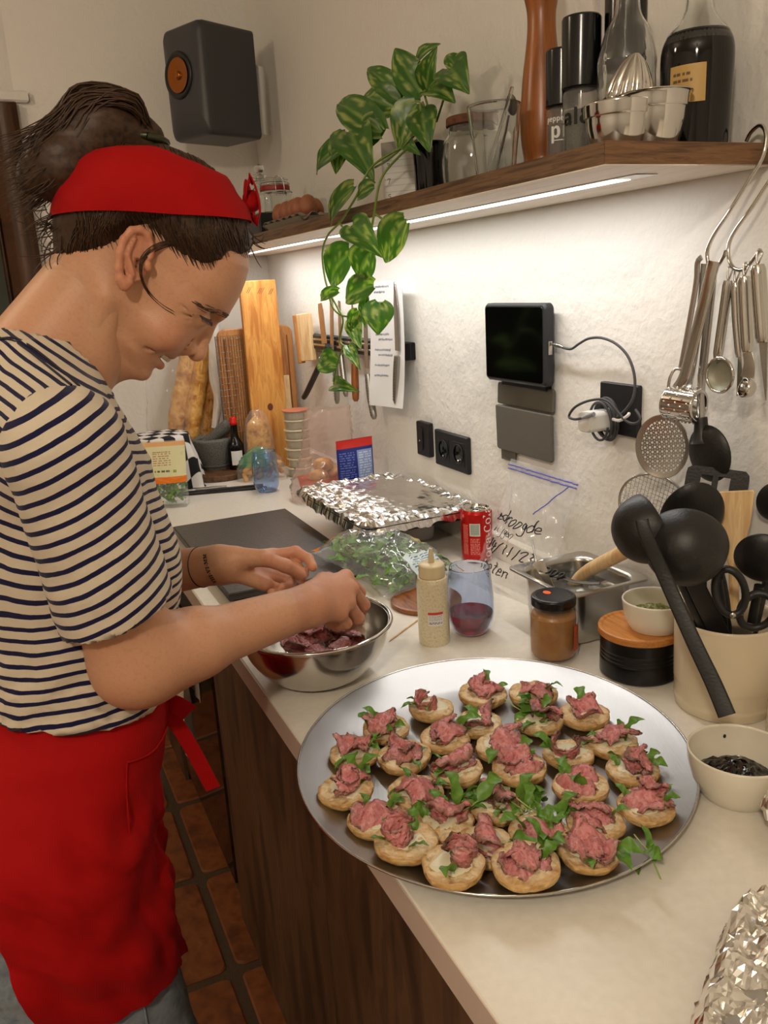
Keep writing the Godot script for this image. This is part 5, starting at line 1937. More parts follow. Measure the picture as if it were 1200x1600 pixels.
func pillow(l: float, w: float, h: float, n: FastNoiseLite, amp: float, open := 0.0) -> Array:
	# the two faces of a filled plastic bag: rows for the upper and the lower face
	var up := []
	var low := []
	for i in 33:
		var u := 2.0 * i / 32 - 1.0
		var a := PackedVector3Array()
		var b := PackedVector3Array()
		for j in 25:
			var v := 2.0 * j / 24 - 1.0
			var k := pow(maxf(0.0, 1.0 - pow(absf(u), 3.0)), 0.6) * pow(maxf(0.0, 1.0 - pow(absf(v), 2.6)), 0.7)
			var x := u * l / 2 * (1.0 - 0.05 * v * v) + amp * 0.8 * n.get_noise_2d(v * 3.0, u * 3.0 + 20.0)
			var z := v * w / 2 * (1.0 - 0.10 * (1.0 - u * u)) + amp * 0.8 * n.get_noise_2d(u * 3.0, v * 3.0 + 50.0)
			var c := amp * (absf(n.get_noise_2d(u * 4.0, v * 4.0)) * 1.6 - 0.35) + amp * 0.5 * absf(n.get_noise_2d(u * 9.0 + 3.0, v * 9.0))
			a.append(Vector3(x, 0.002 + h * k + c * (0.3 + 0.7 * k) + 0.004 * absf(u * v), z))
			b.append(Vector3(x, 0.0012, z))
		up.append(a)
		low.append(b)
	return [up, low]


func rocket_bag(at: Vector3) -> void:
	var t := thing("salad_bag", "clear plastic bag full of rocket lying beside the steel bowl", "bag", at + Vector3(0, 0.026, 0), Vector3(0, 14, -8))
	var n := FastNoiseLite.new()
	n.seed = 17
	n.frequency = 1.0
	var f := pillow(0.265, 0.20, 0.055, n, 0.013)
	part(t, "film", join([grid(f[0], false, false, false, false), grid(f[1], false, false, false, false)]), mats.clear_film)
	# printed orange hem along two edges, and a white sticker
	var hem := film("orange_film", Color(0.90, 0.52, 0.10), 0.75, 0.12)
	var top := film("yellow_film", Color(0.93, 0.83, 0.55), 0.55, 0.12)
	var strip := func(j0: int, j1: int, i0: int, i1: int) -> ArrayMesh:
		var rows := []
		for i in range(i0, i1 + 1):
			var row := PackedVector3Array()
			for j in range(j0, j1 + 1):
				row.append(f[0][i][j] + Vector3(0, 0.0008, 0))
			rows.append(row)
		return grid(rows, false, false, false, false)
	part(t, "printed_hem", strip.call(0, 24, 0, 2), hem)
	part(t, "printed_hem", strip.call(0, 1, 2, 32), hem)
	part(t, "printed_band", strip.call(1, 5, 2, 22), top)
	part(t, "sticker", strip.call(6, 15, 26, 31), label_tex(48, 48, Color(0.82, 0.87, 0.88), func(im: Image) -> void: lines_of_print(im, Rect2i(4, 6, 40, 36), 7, Color(0.35, 0.45, 0.50), 8)))
	var st := []
	var r := RandomNumberGenerator.new()
	r.seed = 15
	var stems := []
	var shapes := []
	for k in 6:
		shapes.append(rocket_leaf(330 + k, 0.042))
	for k in 190:
		var u := r.randf_range(-0.80, 0.90)
		var v := r.randf_range(-0.80, 0.86)
		var hh := 0.046 * pow(maxf(0.02, 1.0 - pow(absf(u), 3.0)), 0.6) * pow(maxf(0.02, 1.0 - pow(absf(v), 2.6)), 0.7)
		var y := hh * (0.92 - 0.6 * r.randf()) - 0.008
		var x := xf(Vector3(u * 0.125, maxf(0.004, y), v * 0.088), Vector3(r.randf_range(-14, 14), r.randf() * 360, r.randf_range(-25, 25)), Vector3.ONE * r.randf_range(0.6, 0.95))
		st.append([shapes[k % 6], x])
		if k % 3 == 0:
			stems.append([tube([Vector3(0, 0, 0.004), Vector3(0.001, 0, -0.012), Vector3(0.003, 0.002, -0.03)], 0.0009, 5), x])
	var lv := part(t, "rocket_leaves", join(st), mats.rocket)
	lv.set_meta("kind", "stuff")
	var sk := part(t, "rocket_stalks", join(stems), mats.rocket_stem)
	sk.set_meta("kind", "stuff")


func rect_ring(w: float, d: float, r: float, y: float) -> PackedVector3Array:
	var out := PackedVector3Array()
	for p in rounded(w, d, r, 6):
		out.append(Vector3(p.x, y, p.y))
	return out


func gastro_pan() -> void:
	# small deep steel food pan with cutlery standing in water
	var t := thing("food_pan", "deep rectangular steel pan with water and cutlery in it, against the wall", "pan", Vector3(-1.079, TOP, 0.100))
	var rows := []
	for e in [[0.120, 0.105, 0.022, 0.0012], [0.132, 0.117, 0.026, 0.004], [0.140, 0.125, 0.028, 0.03], [0.144, 0.129, 0.028, 0.088], [0.150, 0.136, 0.03, 0.094], [0.152, 0.138, 0.03, 0.0965], [0.172, 0.160, 0.016, 0.0985], [0.176, 0.162, 0.014, 0.0975], [0.176, 0.162, 0.014, 0.0945], [0.1745, 0.1605, 0.013, 0.0945], [0.172, 0.158, 0.015, 0.0975], [0.152, 0.138, 0.03, 0.0955], [0.148, 0.134, 0.03, 0.093], [0.1425, 0.1275, 0.028, 0.088], [0.1385, 0.1235, 0.028, 0.03], [0.130, 0.115, 0.026, 0.0055], [0.118, 0.103, 0.022, 0.0028]]:
		rows.append(rect_ring(e[0], e[1], e[2], e[3]))
	rows.reverse()
	part(t, "vessel", grid(rows, true, true, true), mats.satin_steel)
	var wm := glass("water", Color(0.93, 0.95, 0.95))
	wm.refraction_scale = 0.033
	part(t, "water", grid([rect_ring(0.115, 0.10, 0.022, 0.004), rect_ring(0.136, 0.121, 0.027, 0.03), rect_ring(0.1405, 0.1255, 0.028, 0.070), rect_ring(0.1403, 0.1253, 0.028, 0.0702)], true, true, true), wm)
	# spoons, tongs and the wooden handle in it
	var s := thing("spoon", "steel spoon with a broad handle end leaning out of the food pan", "spoon", Vector3(-1.079, TOP, 0.100))
	part(s, "handle", ribbon(sm([Vector3(0.02, 0.012, 0.02), Vector3(-0.005, 0.055, 0.034), Vector3(-0.028, 0.105, 0.050), Vector3(-0.034, 0.118, 0.053)], 5), func(q: float) -> float: return 0.004 + 0.0065 * smoothstep(0.3, 0.9, q) * (1.0 - 0.5 * smoothstep(0.93, 1.0, q)), 0.0022, Vector3(0.7, 0.3, 0.6)), mats.polished_steel)
	part(s, "bowl", lathe(shell(sm([Vector2(0, 0), Vector2(0.012, 0.002), Vector2(0.019, 0.008)], 4), 0.001), 24), mats.polished_steel, Vector3(0.026, 0.006, 0.017), Vector3(-20, 0, -50), Vector3(1, 1, 1.3))
	s = thing("butter_knife", "dark flat knife blade leaning in the food pan next to the spoon", "knife", Vector3(-1.079, TOP, 0.100))
	part(s, "blade", ribbon(sm([Vector3(0.005, 0.030, 0.045), Vector3(-0.025, 0.075, 0.047), Vector3(-0.04, 0.097, 0.050)], 5), func(q: float) -> float: return 0.008 * (1.0 - 0.6 * smoothstep(0.85, 1.0, q)), 0.0016, Vector3(0.6, 0.4, 0.7)), mats.dark_steel)
	part(s, "handle", tube([Vector3(-0.04, 0.097, 0.050), Vector3(-0.062, 0.116, 0.040), Vector3(-0.085, 0.138, 0.030)], [0.0022, 0.0016, 0.0014], 8), mats.satin_steel)
	s = thing("tongs", "small dark tongs with ring joints resting on the food pan's near rim", "tongs", Vector3(-1.079, TOP + 0.099, 0.100))
	for k in 2:
		part(s, "arm", ribbon(sm([Vector3(-0.035, -0.012, 0.030 + 0.006 * k), Vector3(0.0, -0.002, 0.033 + 0.004 * k), Vector3(0.05, 0.004, 0.036), Vector3(0.085, 0.010, 0.020)], 5), func(q: float) -> float: return 0.0035, 0.002, Vector3(0, 1, 0.2)), mats.dark_steel)
	for k in 3:
		var ring := []
		for i in 17:
			var a := TAU * i / 16
			ring.append(Vector3(0.007 * cos(a), 0.003 * sin(a * 2.0) * 0.3, 0.007 * sin(a)))
		part(s, "ring", tube(ring, 0.0022, 8), mats.black_plastic, Vector3(-0.028 + 0.017 * k, 0.001, 0.040 - 0.002 * k), Vector3(30, 0, 10 * k))
	single("wooden_spoon", "round pale wooden handle slanting up out of the food pan", "spoon", tube(sm([Vector3(-1.115, TOP + 0.055, 0.085), Vector3(-1.075, TOP + 0.095, 0.087), Vector3(-1.0, TOP + 0.145, 0.086), Vector3(-0.965, TOP + 0.168, 0.085), Vector3(-0.960, TOP + 0.171, 0.085)], 5), [0.007, 0.008, 0.009, 0.0098, 0.0102, 0.0105, 0.011, 0.0112, 0.0114, 0.0115, 0.0117, 0.0118, 0.012, 0.012, 0.012, 0.012, 0.0118, 0.0115, 0.011, 0.009, 0.005], 14), mats.pale_wood)


func foil_things() -> void:
	var n := FastNoiseLite.new()
	n.seed = 77
	n.frequency = 1.0
	# small bowl beside the jam bowl, foil pressed over it
	var t := thing("bowl", "small white bowl covered with crumpled foil at the right edge", "bowl", Vector3(-0.500, TOP, 0.235))
	part(t, "vessel", lathe(shell(sm([Vector2(0, 0.001), Vector2(0.028, 0.0), Vector2(0.034, 0.003), Vector2(0.040, 0.016), Vector2(0.0455, 0.052)], 6), 0.0028), 56), mats.white_glaze)
	var rows := []
	for i in 23:
		var k := i / 22.0
		var row := PackedVector3Array()
		for j in 61:
			var a := TAU * j / 60
			var rr := 0.056 * k
			var y := 0.058 - 0.022 * smoothstep(0.80, 1.0, k) + 0.013 * crumple(n, cos(a) * k, sin(a) * k, 4.0) * (0.4 + 0.6 * k)
			row.append(Vector3(rr * cos(a), maxf(y, 0.004), rr * sin(a)))
		rows.append(row)
	part(t, "foil_cover", facet(grid(rows, false, false, false, false)), mats.foil)
	# foil covered dish at the lower right corner
	t = thing("foil_dish", "large dish covered in crumpled aluminium foil at the near right corner", "dish", Vector3(-0.225, TOP, 0.437), Vector3(0, 32, 0))
	part(t, "dish", grid([rect_ring(0.27, 0.36, 0.05, 0.0), rect_ring(0.29, 0.38, 0.05, 0.006), rect_ring(0.32, 0.41, 0.055, 0.042), rect_ring(0.318, 0.408, 0.055, 0.043)], true, true, true), mats.satin_steel)
	rows = []
	for i in 111:
		var u := 2.0 * i / 110 - 1.0
		var row := PackedVector3Array()
		for j in 121:
			var v := 2.0 * j / 120 - 1.0
			# rounded rectangle laid over the dish, hem folded down outside its rim
			var e := pow(pow(absf(u), 7.0) + pow(absf(v), 7.0), 1.0 / 7.0)
			var x := u * 0.178
			var z := v * 0.222
			if absf(u) > 0.01 and absf(v) > 0.01:
				var c := maxf(absf(u), absf(v)) / e
				x *= lerpf(1.0, c, smoothstep(0.5, 1.0, e))
				z *= lerpf(1.0, c, smoothstep(0.5, 1.0, e))
			var cr := crumple(n, u * 1.5 + 3.0, v * 1.9, 1.5)
			var fine := crumple(n, u * 1.5 + 11.0, v * 1.9 + 5.0, 4.5)
			var y := 0.050 + 0.016 * cr + 0.0055 * fine - 0.006 * (1.0 - e * e)
			# a rolled ridge along the rim, then the hem
			y += 0.009 * exp(-pow((e - 0.90) / 0.035, 2.0))
			y -= 0.030 * smoothstep(0.93, 1.0, e)
			row.append(Vector3(x + 0.002 * n.get_noise_2d(u * 20.0, v * 20.0), y, z + 0.002 * n.get_noise_2d(u * 20.0 + 9.0, v * 20.0)))
		rows.append(row)
	part(t, "foil_cover", facet(grid(rows, false, false, false, false)), mats.foil)


# ---------------------------------------------------------------- worktop, the middle
func build_counter_back() -> void:
	# black cooktop slab
	var slate := mk("slate_black", Color.WHITE, 0.40, 0.0, 0.5)
	slate.albedo_texture = noise_tex(71, 0.05, 4, [Color(0.15, 0.15, 0.145), Color(0.26, 0.255, 0.245), Color(0.20, 0.20, 0.195)], 256)
	relief(tri(slate, Vector3(5, 5, 5)), noise_tex(72, 0.09, 4, [Color.BLACK, Color.WHITE], 256), 0.03)
	var t := thing("cooktop", "black slate-like cooktop slab lying raised on the worktop", "cooktop", Vector3(-1.778, TOP, 0.442))
	part(t, "slab", slab(-0.275, 0.275, 0.008, 0.024, -0.145, 0.148, 0.002), slate)
	part(t, "base_frame", slab(-0.262, 0.262, 0.0, 0.008, -0.132, 0.135, 0.001), mats.black_plastic)
	var crumb := thing("crumb", "small pale crumb lying on the black cooktop near its back corner", "crumb", Vector3(-1.555, TOP + 0.0242, 0.335))
	part(crumb, "flake", lathe(sm([Vector2(0, 0), Vector2(0.003, 0.0004), Vector2(0.002, 0.002), Vector2(0, 0.0024)], 2), 7), mats.spread)
	# red drinks can
	var at := Vector3(-1.480, TOP, 0.0560)
	var a := facing(at)
	t = thing("drink_can", "red soft drink can standing against the upstand", "can", at)
	var canred := mk("can_red", Color(0.72, 0.045, 0.03), 0.25, 0.35)
	part(t, "body", lathe(sm([Vector2(0, 0.003), Vector2(0.022, 0.003), Vector2(0.024, 0.0008), Vector2(0.0265, 0.001), Vector2(0.031, 0.007), Vector2(0.0331, 0.013), Vector2(0.0331, 0.098), Vector2(0.0318, 0.1035), Vector2(0.0275, 0.1115)], 5), 56), canred)
	part(t, "top", lathe([Vector2(0.0275, 0.1110), Vector2(0.0280, 0.1135), Vector2(0.0272, 0.1150), Vector2(0.0262, 0.1147), Vector2(0.0250, 0.1095), Vector2(0.0235, 0.1090), Vector2(0, 0.1092)], 48), mats.polished_steel)
	part(t, "opening", lathe([Vector2(0, 0.1093), Vector2(0.0085, 0.1093), Vector2(0.0088, 0.1096), Vector2(0, 0.1097)], 20), mats.black_gloss, Vector3(0.012, 0, 0.004), Vector3.ZERO, Vector3(1, 1, 1))
	part(t, "tab", ribbon([Vector3(-0.014, 0.1102, -0.004), Vector3(-0.006, 0.1112, -0.002), Vector3(0.004, 0.1108, 0.001)], func(_q: float) -> float: return 0.006, 0.001, Vector3.UP), mats.satin_steel)
	part(t, "barcode", patch(0.0333, a - 0.22, a + 0.46, 0.060, 0.087), label_tex(40, 40, Color(0.80, 0.80, 0.76), func(im: Image) -> void:
		for k in 17:
			im.fill_rect(Rect2i(4, 3 + 2 * k, 32, 1), Color(0.28, 0.42, 0.36) if k % 3 else Color(0.5, 0.6, 0.55))))
	part(t, "print", patch(0.0333, a + 0.55, a + 1.0, 0.016, 0.085), label_tex(32, 96, Color(0.72, 0.10, 0.08), func(im: Image) -> void: lines_of_print(im, Rect2i(2, 3, 28, 90), 22, Color(0.86, 0.62, 0.58), 4)))
	part(t, "print", patch(0.0333, a - 0.22, a + 0.46, 0.016, 0.056), label_tex(32, 60, Color(0.72, 0.10, 0.08), func(im: Image) -> void: lines_of_print(im, Rect2i(2, 3, 28, 54), 10, Color(0.86, 0.70, 0.66), 9)))
	var script := turned(letters("Coca-Cola", 0.020, false, 0.0004, true), Transform3D(Basis(Vector3.BACK, PI / 2), Vector3.ZERO))
	var lm := on_round(turned(script, Transform3D(Basis.IDENTITY, Vector3(0.0, 0.058, 0.0))), 0.0333, a - 0.78)
	part(t, "lettering", lm, mats.white_print)
	zip_bag()
	covered_tub()


func zip_bag() -> void:
	var n := FastNoiseLite.new()
	n.seed = 23
	n.frequency = 1.0
	var t := thing("zip_bag", "clear zip bag with black handwriting leaning against the wall behind the food pan", "bag", Vector3(-1.288, TOP, 0.062))
	# front and back films: base at the worktop, top against the wall
	var face := func(u: float, v: float, side: float) -> Vector3:
		var w := lerpf(0.185, 0.215, smoothstep(0.0, 0.9, v)) + 0.012 * sin(v * 7.0)
		var x := (u - 0.5) * w + lerpf(0.012, 0.0, v)
		var belly := pow(sin(PI * clampf(v * 1.1, 0.0, 1.0)), 0.8) * 0.02 * (1.0 - pow(absf(2.0 * u - 1.0), 2.0))
		var z := lerpf(0.048 - 0.03 * (u - 0.5), -0.044, pow(v, 0.8)) + side * (belly + 0.0012) + side * 0.016 * (1.0 - v) * (1.0 - v)
		z += 0.009 * (absf(n.get_noise_2d(u * 3.0 + side * 9.0, v * 4.0)) * 2.0 - 0.5) * sin(PI * minf(1.0, v * 1.0 + 0.05)) + 0.006 * absf(n.get_noise_2d(u * 7.0, v * 9.0))
		return Vector3(x, 0.0008 + 0.226 * v, maxf(z, -0.046))
	var sheets := []
	for side in [1.0, -1.0]:
		var rows := []
		for i in 45:
			var row := PackedVector3Array()
			for j in 37:
				row.append(face.call(j / 36.0, i / 44.0, side))
			rows.append(row)
		sheets.append(grid(rows, false, false, false, false))
	part(t, "film", join(sheets), film("bag_film", Color(0.95, 0.95, 0.95), 0.13, 0.08))
	var zip := film("zip_blue", Color(0.40, 0.42, 0.80), 0.75, 0.15)
	for v in [0.925, 0.955]:
		var path := []
		for j in 25:
			path.append(face.call(j / 24.0, v, 1.0) + Vector3(0, 0, 0.001))
		part(t, "zip_strip", tube(path, 0.0016, 6), zip)
	var path := []
	for j in 14:
		path.append(face.call(0.90 - 0.28 * j / 13.0, 0.92 - 0.26 * j / 13.0, 1.0) + Vector3(0, 0, 0.0012))
	part(t, "zip_strip", tube(path, 0.0012, 6), zip)
	# marker handwriting: each letter a stroke lying on the film
	const PEN := {
		"e": [[0.05, 0.5, 0.75, 0.55, 0.7, 0.95, 0.35, 1.0, 0.05, 0.55, 0.2, 0.05, 0.8, 0.1]], "d": [[0.7, 0.85, 0.3, 1.0, 0.05, 0.5, 0.3, 0.0, 0.7, 0.3, 0.85, 1.9, 0.75, 0.1]], "r": [[0.15, 1.0, 0.2, 0.0], [0.2, 0.6, 0.45, 1.0, 0.75, 0.85]],
		"o": [[0.5, 1.0, 0.1, 0.6, 0.3, 0.0, 0.75, 0.3, 0.7, 0.9, 0.45, 1.0]], "g": [[0.7, 0.85, 0.3, 1.0, 0.1, 0.5, 0.4, 0.1, 0.75, 0.9, 0.7, -0.7, 0.2, -0.95, 0.0, -0.6]], "v": [[0.1, 1.0, 0.4, 0.0, 0.8, 1.0]], "i": [[0.4, 1.0, 0.4, 0.0]], "j": [[0.5, 1.0, 0.5, -0.7, 0.1, -0.8]],
		"n": [[0.1, 1.0, 0.15, 0.0], [0.15, 0.6, 0.5, 1.0, 0.75, 0.7, 0.8, 0.0]], "t": [[0.4, 1.6, 0.4, 0.1, 0.7, 0.1], [0.1, 1.0, 0.75, 1.05]], "1": [[0.4, 1.5, 0.35, 0.0]], "4": [[0.3, 1.5, 0.1, 0.6, 0.8, 0.65], [0.6, 1.2, 0.55, -0.1]], "/": [[0.8, 1.6, 0.1, -0.2]], "2": [[0.1, 1.2, 0.5, 1.5, 0.75, 1.1, 0.1, 0.0, 0.8, 0.05]], "3": [[0.15, 1.4, 0.7, 1.3, 0.35, 0.8, 0.75, 0.4, 0.1, 0.0]]}
	var strokes := []
	for w in [["edroogde", 0.0125, 0.07, 0.525, 0.0011], ["vijgen", 0.0085, 0.09, 0.435, 0.0006], ["14/11/23", 0.0125, 0.07, 0.295, 0.0012], ["noten", 0.0125, 0.10, 0.135, 0.0011]]:
		var k := 0
		for ch: String in w[0]:
			for s: Array in PEN[ch]:
				var pts := []
				for i in range(0, s.size(), 2):
					pts.append(Vector2(k * 1.02 + float(s[i]) + 0.25 * float(s[i + 1]), s[i + 1]))
				var line := []
				for q: Vector2 in sm(pts, 4):
					line.append(face.call(w[2] + q.x * float(w[1]) * 1.45 / 0.205, w[3] + q.y * float(w[1]) / 0.226, 1.0) + Vector3(0, 0, 0.0014))
				strokes.append(tube(line, w[4], 5))
			k += 1
	part(t, "handwriting", join(strokes), mats.ink)


func covered_tub() -> void:
	var n := FastNoiseLite.new()
	n.seed = 41
	n.frequency = 1.0
	var t := thing("plastic_tub", "white plastic food tub carrying the foil-covered baking tray", "tub", Vector3(-1.775, TOP, 0.130), Vector3(0, -9, 0))
	var tubm := mk("tub_plastic", Color(0.83, 0.825, 0.82), 0.35)
	tubm.subsurf_scatter_enabled = true
	tubm.subsurf_scatter_strength = 0.1
	part(t, "body", grid([rect_ring(0.215, 0.160, 0.025, 0.0), rect_ring(0.225, 0.170, 0.028, 0.004), rect_ring(0.238, 0.184, 0.03, 0.062), rect_ring(0.246, 0.192, 0.032, 0.064), rect_ring(0.246, 0.192, 0.032, 0.070)], true, true, true), tubm)
	part(t, "label", slab(-0.117, -0.01, 0.006, 0.05, 0.0895, 0.0905, 0.0003), label_tex(64, 32, Color(0.16, 0.17, 0.18), func(im: Image) -> void:
		lines_of_print(im, Rect2i(4, 3, 56, 26), 6, Color(0.75, 0.76, 0.76), 2)))
	part(t, "tape", slab(0.118, 0.1195, 0.054, 0.061, -0.012, 0.020, 0.0003), mk("blue_tape", Color(0.05, 0.45, 0.70), 0.5))
	t = thing("baking_tray", "dark baking tray wrapped in aluminium foil on top of the white tub", "tray", Vector3(-1.738, TOP + 0.0705, 0.156), Vector3(0, 1.5, 0))
	part(t, "pan", grid([rect_ring(0.39, 0.25, 0.03, 0.0), rect_ring(0.40, 0.262, 0.03, 0.002), rect_ring(0.418, 0.278, 0.034, 0.022), rect_ring(0.43, 0.29, 0.036, 0.023), rect_ring(0.43, 0.29, 0.036, 0.0245)], true, true, true), mk("baked_black", Color(0.07, 0.06, 0.055), 0.45, 0.3))
	var rows := []
	for i in 61:
		var u := 2.0 * i / 60 - 1.0
		var row := PackedVector3Array()
		for j in 47:
			var v := 2.0 * j / 46 - 1.0
			var e := pow(pow(absf(u), 10.0) + pow(absf(v), 10.0), 0.1)
			var c := maxf(absf(u), absf(v)) / maxf(e, 0.001)
			var k := lerpf(1.0, c, smoothstep(0.5, 1.0, e))
			var flat := smoothstep(0.98, 0.7, e) * smoothstep(-0.75, 0.2, -v)      # smooth sheet at the back, crumpled in front
			var y := 0.030 + (0.010 * crumple(n, u * 2.0, v * 1.6, 1.4) + 0.003 * crumple(n, u * 2.0 + 4.0, v * 1.6, 4.5)) * (1.0 - 0.88 * flat) + 0.006 * n.get_noise_2d(u, v)
			y += 0.004 * exp(-pow((e - 0.93) / 0.04, 2.0))
			var front := smoothstep(0.9, 1.0, v)
			y -= (0.020 + 0.012 * front * absf(n.get_noise_2d(u * 4.0, 3.0))) * smoothstep(0.955, 1.0, e) * (0.35 if u < -0.5 and v > 0.5 else 1.0)
			row.append(Vector3(u * 0.2185 * k, y, v * 0.149 * k))
		rows.append(row)
	part(t, "foil_cover", facet(grid(rows, false, false, false, false)), mats.foil)


# ---------------------------------------------------------------- the far end of the worktop
func board_poly(w: float, h: float, r_low: float, r_high: float) -> PackedVector2Array:
	var p := PackedVector2Array()
	for c in [[1, 1, 0, r_high], [-1, 1, 1, r_high], [-1, -1, 2, r_low], [1, -1, 3, r_low]]:
		for k in 7:
			var a: float = PI / 2 * (c[2] + k / 6.0)
			p.append(Vector2(c[0] * (w / 2 - c[3]) + c[3] * cos(a), h / 2 + c[1] * (h / 2 - c[3]) + c[3] * sin(a)))
	return p


func build_far_corner() -> void:
	# boards standing on edge (their face looks along +x)
	var t := thing("chopping_board", "large oak chopping board with rounded corners standing behind the tall pine board", "board", Vector3(-2.735, TOP, 0.146), Vector3(0, 90, 0))
	part(t, "board", plate(board_poly(0.252, 0.462, 0.01, 0.028), 0.020, 0.003), mats.beech)
	part(t, "juice_groove", join([tube([Vector3(0.105, 0.03, 0.0205), Vector3(0.105, 0.43, 0.0205)], 0.0022, 6), tube([Vector3(-0.105, 0.03, 0.0205), Vector3(-0.105, 0.43, 0.0205)], 0.0022, 6)]), mk("groove_brown", Color(0.50, 0.30, 0.15), 0.6))
	t = thing("pine_board", "tall narrow pine board with pencil strokes at its top", "board", Vector3(-2.694, TOP, 0.1345), Vector3(0, 90, 0))
	part(t, "board", plate(board_poly(0.118, 0.607, 0.003, 0.003), 0.020, 0.001), mats.pine)
	part(t, "knot", lathe([Vector2(0, 0), Vector2(0.006, 0), Vector2(0.0062, 0.0005), Vector2(0, 0.0006)], 20), mk("knot_brown", Color(0.42, 0.22, 0.09), 0.6), Vector3(0.004, 0.205, 0.0200), Vector3(90, 0, 0), Vector3(1.5, 1, 1.9))
	var strokes := []
	for k in 3:
		for i in 2 + k % 2:
			var x := -0.034 + 0.036 * k + 0.006 * i
			strokes.append(tube([Vector3(x - 0.006, 0.570 - 0.004 * k, 0.0201), Vector3(x + 0.006, 0.588 - 0.004 * k, 0.0201)], 0.0006, 4))
	part(t, "pencil_marks", join(strokes), mk("pencil", Color(0.25, 0.20, 0.16), 0.8))
	single("thin_board", "narrow pale board standing right of the tall pine board", "board", plate(board_poly(0.045, 0.30, 0.003, 0.003), 0.010, 0.001), mats.pale_wood, Vector3(-2.705, TOP, 0.072), Vector3(0, 90, 0))
	# wire rack in front of the big board
	t = thing("wire_rack", "fine wire cooling rack standing left of the tall pine board", "rack", Vector3(-2.700, TOP, 0.238), Vector3(0, 90, 0))
	var fr := []
	for p in [Vector2(-0.045, 0.0), Vector2(-0.045, 0.44), Vector2(0.085, 0.44), Vector2(0.085, 0.0), Vector2(-0.045, 0.0)]:
		fr.append(Vector3(p.x, p.y + 0.002, 0))
	part(t, "frame", tube(fr, 0.0022, 6), mats.dark_steel)
	var wires := []
	for k in 16:
		wires.append(tube([Vector3(-0.045 + 0.0082 * k, 0.002, 0.001), Vector3(-0.045 + 0.0082 * k, 0.44, 0.001)], 0.0007, 4, false))
	for k in 22:
		wires.append(tube([Vector3(-0.045, 0.02 * k + 0.012, 0.002), Vector3(0.085, 0.02 * k + 0.012, 0.002)], 0.0007, 4, false))
	var wr := part(t, "wires", join(wires), mats.dark_steel)
	wr.set_meta("kind", "stuff")
	# baguettes in a clear bag, a white paper bag beside them
	var crust := mk("baguette_crust", Color.WHITE, 0.55)
	crust.albedo_texture = noise_tex(81, 0.02, 4, [Color(0.55, 0.30, 0.09), Color(0.80, 0.55, 0.22), Color(0.90, 0.70, 0.38), Color(0.66, 0.38, 0.12)], 256)
	tri(crust, Vector3(4, 4, 4))
	relief(crust, noise_tex(82, 0.05, 4, [Color.BLACK, Color.WHITE], 256), 0.2)
	var places := [[Vector3(-2.8750, 1.0119, 0.4183), Vector3(-2.9250, 1.4327, 0.2932), 0.032], [Vector3(-2.8450, 1.0142, 0.3676), Vector3(-2.9000, 1.4140, 0.2617), 0.028], [Vector3(-2.8850, 1.0009, 0.3094), Vector3(-2.9300, 1.2785, 0.2478), 0.028]]
	var which := ["baguette leftmost in the clear bag, partly behind the woman's chin", "slim pale baguette in front in the clear bag", "baguette at the back right of the clear bag, next to the white paper"]
	for k in 3:
		var a: Vector3 = places[k][0]
		var b: Vector3 = places[k][1]
		var path := []
		var rad := []
		for i in 41:
			var s := i / 40.0
			path.append(a.lerp(b, s) + Vector3(0.006 * sin(s * 5.0 + k), 0, 0.004 * sin(s * 7.0)))
			var e := pow(maxf(0.0, 1.0 - pow(absf(2.0 * s - 1.0), 6.0)), 0.5)
			rad.append(places[k][2] * (0.12 + 0.88 * e) * (1.0 + 0.05 * sin(s * 38.0)))
		t = thing("baguette", which[k], "bread")
		part(t, "loaf", tube(path, rad, 18), crust)
		for i in 4:
			var s := 0.2 + 0.2 * i
			var c := a.lerp(b, s) + Vector3(places[k][2] * 0.86, 0, 0.0)
			part(t, "slash", tube([c + Vector3(-0.004, -0.03, 0.008), c + Vector3(0.004, 0, 0), c + Vector3(-0.004, 0.03, -0.008)], [0.002, 0.006, 0.002], 8), mk("slash_pale", Color(0.86, 0.66, 0.36), 0.6) if i == 0 and k == 0 else mats.get("slash_pale"))
	var n := FastNoiseLite.new()
	n.seed = 91
	n.frequency = 1.0
	var rows := []
	for i in 41:
		var v := i / 40.0
		var row := PackedVector3Array()
		for j in 41:
			var u := j / 40.0
			var a := PI * (1.15 * u - 0.075)
			var w := lerpf(0.100, 0.078, v)
			var c := Vector3(-2.885 - 0.035 * v, TOP + 0.001 + 0.52 * v, lerpf(0.418, 0.372, v))
			var rr := 1.0 + 0.10 * absf(n.get_noise_2d(u * 5.0, v * 5.0)) + 0.06 * n.get_noise_2d(u * 14.0, v * 9.0)
			row.append(c + Vector3(sin(a) * 0.075 * rr, 0, cos(a) * w * rr))
		rows.append(row)
	single("bread_bag", "clear cellophane bag round the baguettes in the far corner", "bag", grid(rows, false, false, false, false), mats.clear_film)
	var edge_l := sm([Vector3(-2.8000, 1.0608, 0.3048), Vector3(-2.8200, 1.1555, 0.2808), Vector3(-2.8300, 1.2196, 0.2866), Vector3(-2.8400, 1.3072, 0.2766), Vector3(-2.8500, 1.3898, 0.2629), Vector3(-2.8500, 1.4090, 0.2392)], 6)
	var edge_r := sm([Vector3(-2.8000, 1.0582, 0.2832), Vector3(-2.8100, 1.1154, 0.2614), Vector3(-2.8300, 1.1983, 0.2452), Vector3(-2.8400, 1.3038, 0.2357), Vector3(-2.8500, 1.3767, 0.2275), Vector3(-2.8500, 1.4081, 0.2263)], 6)
	rows = []
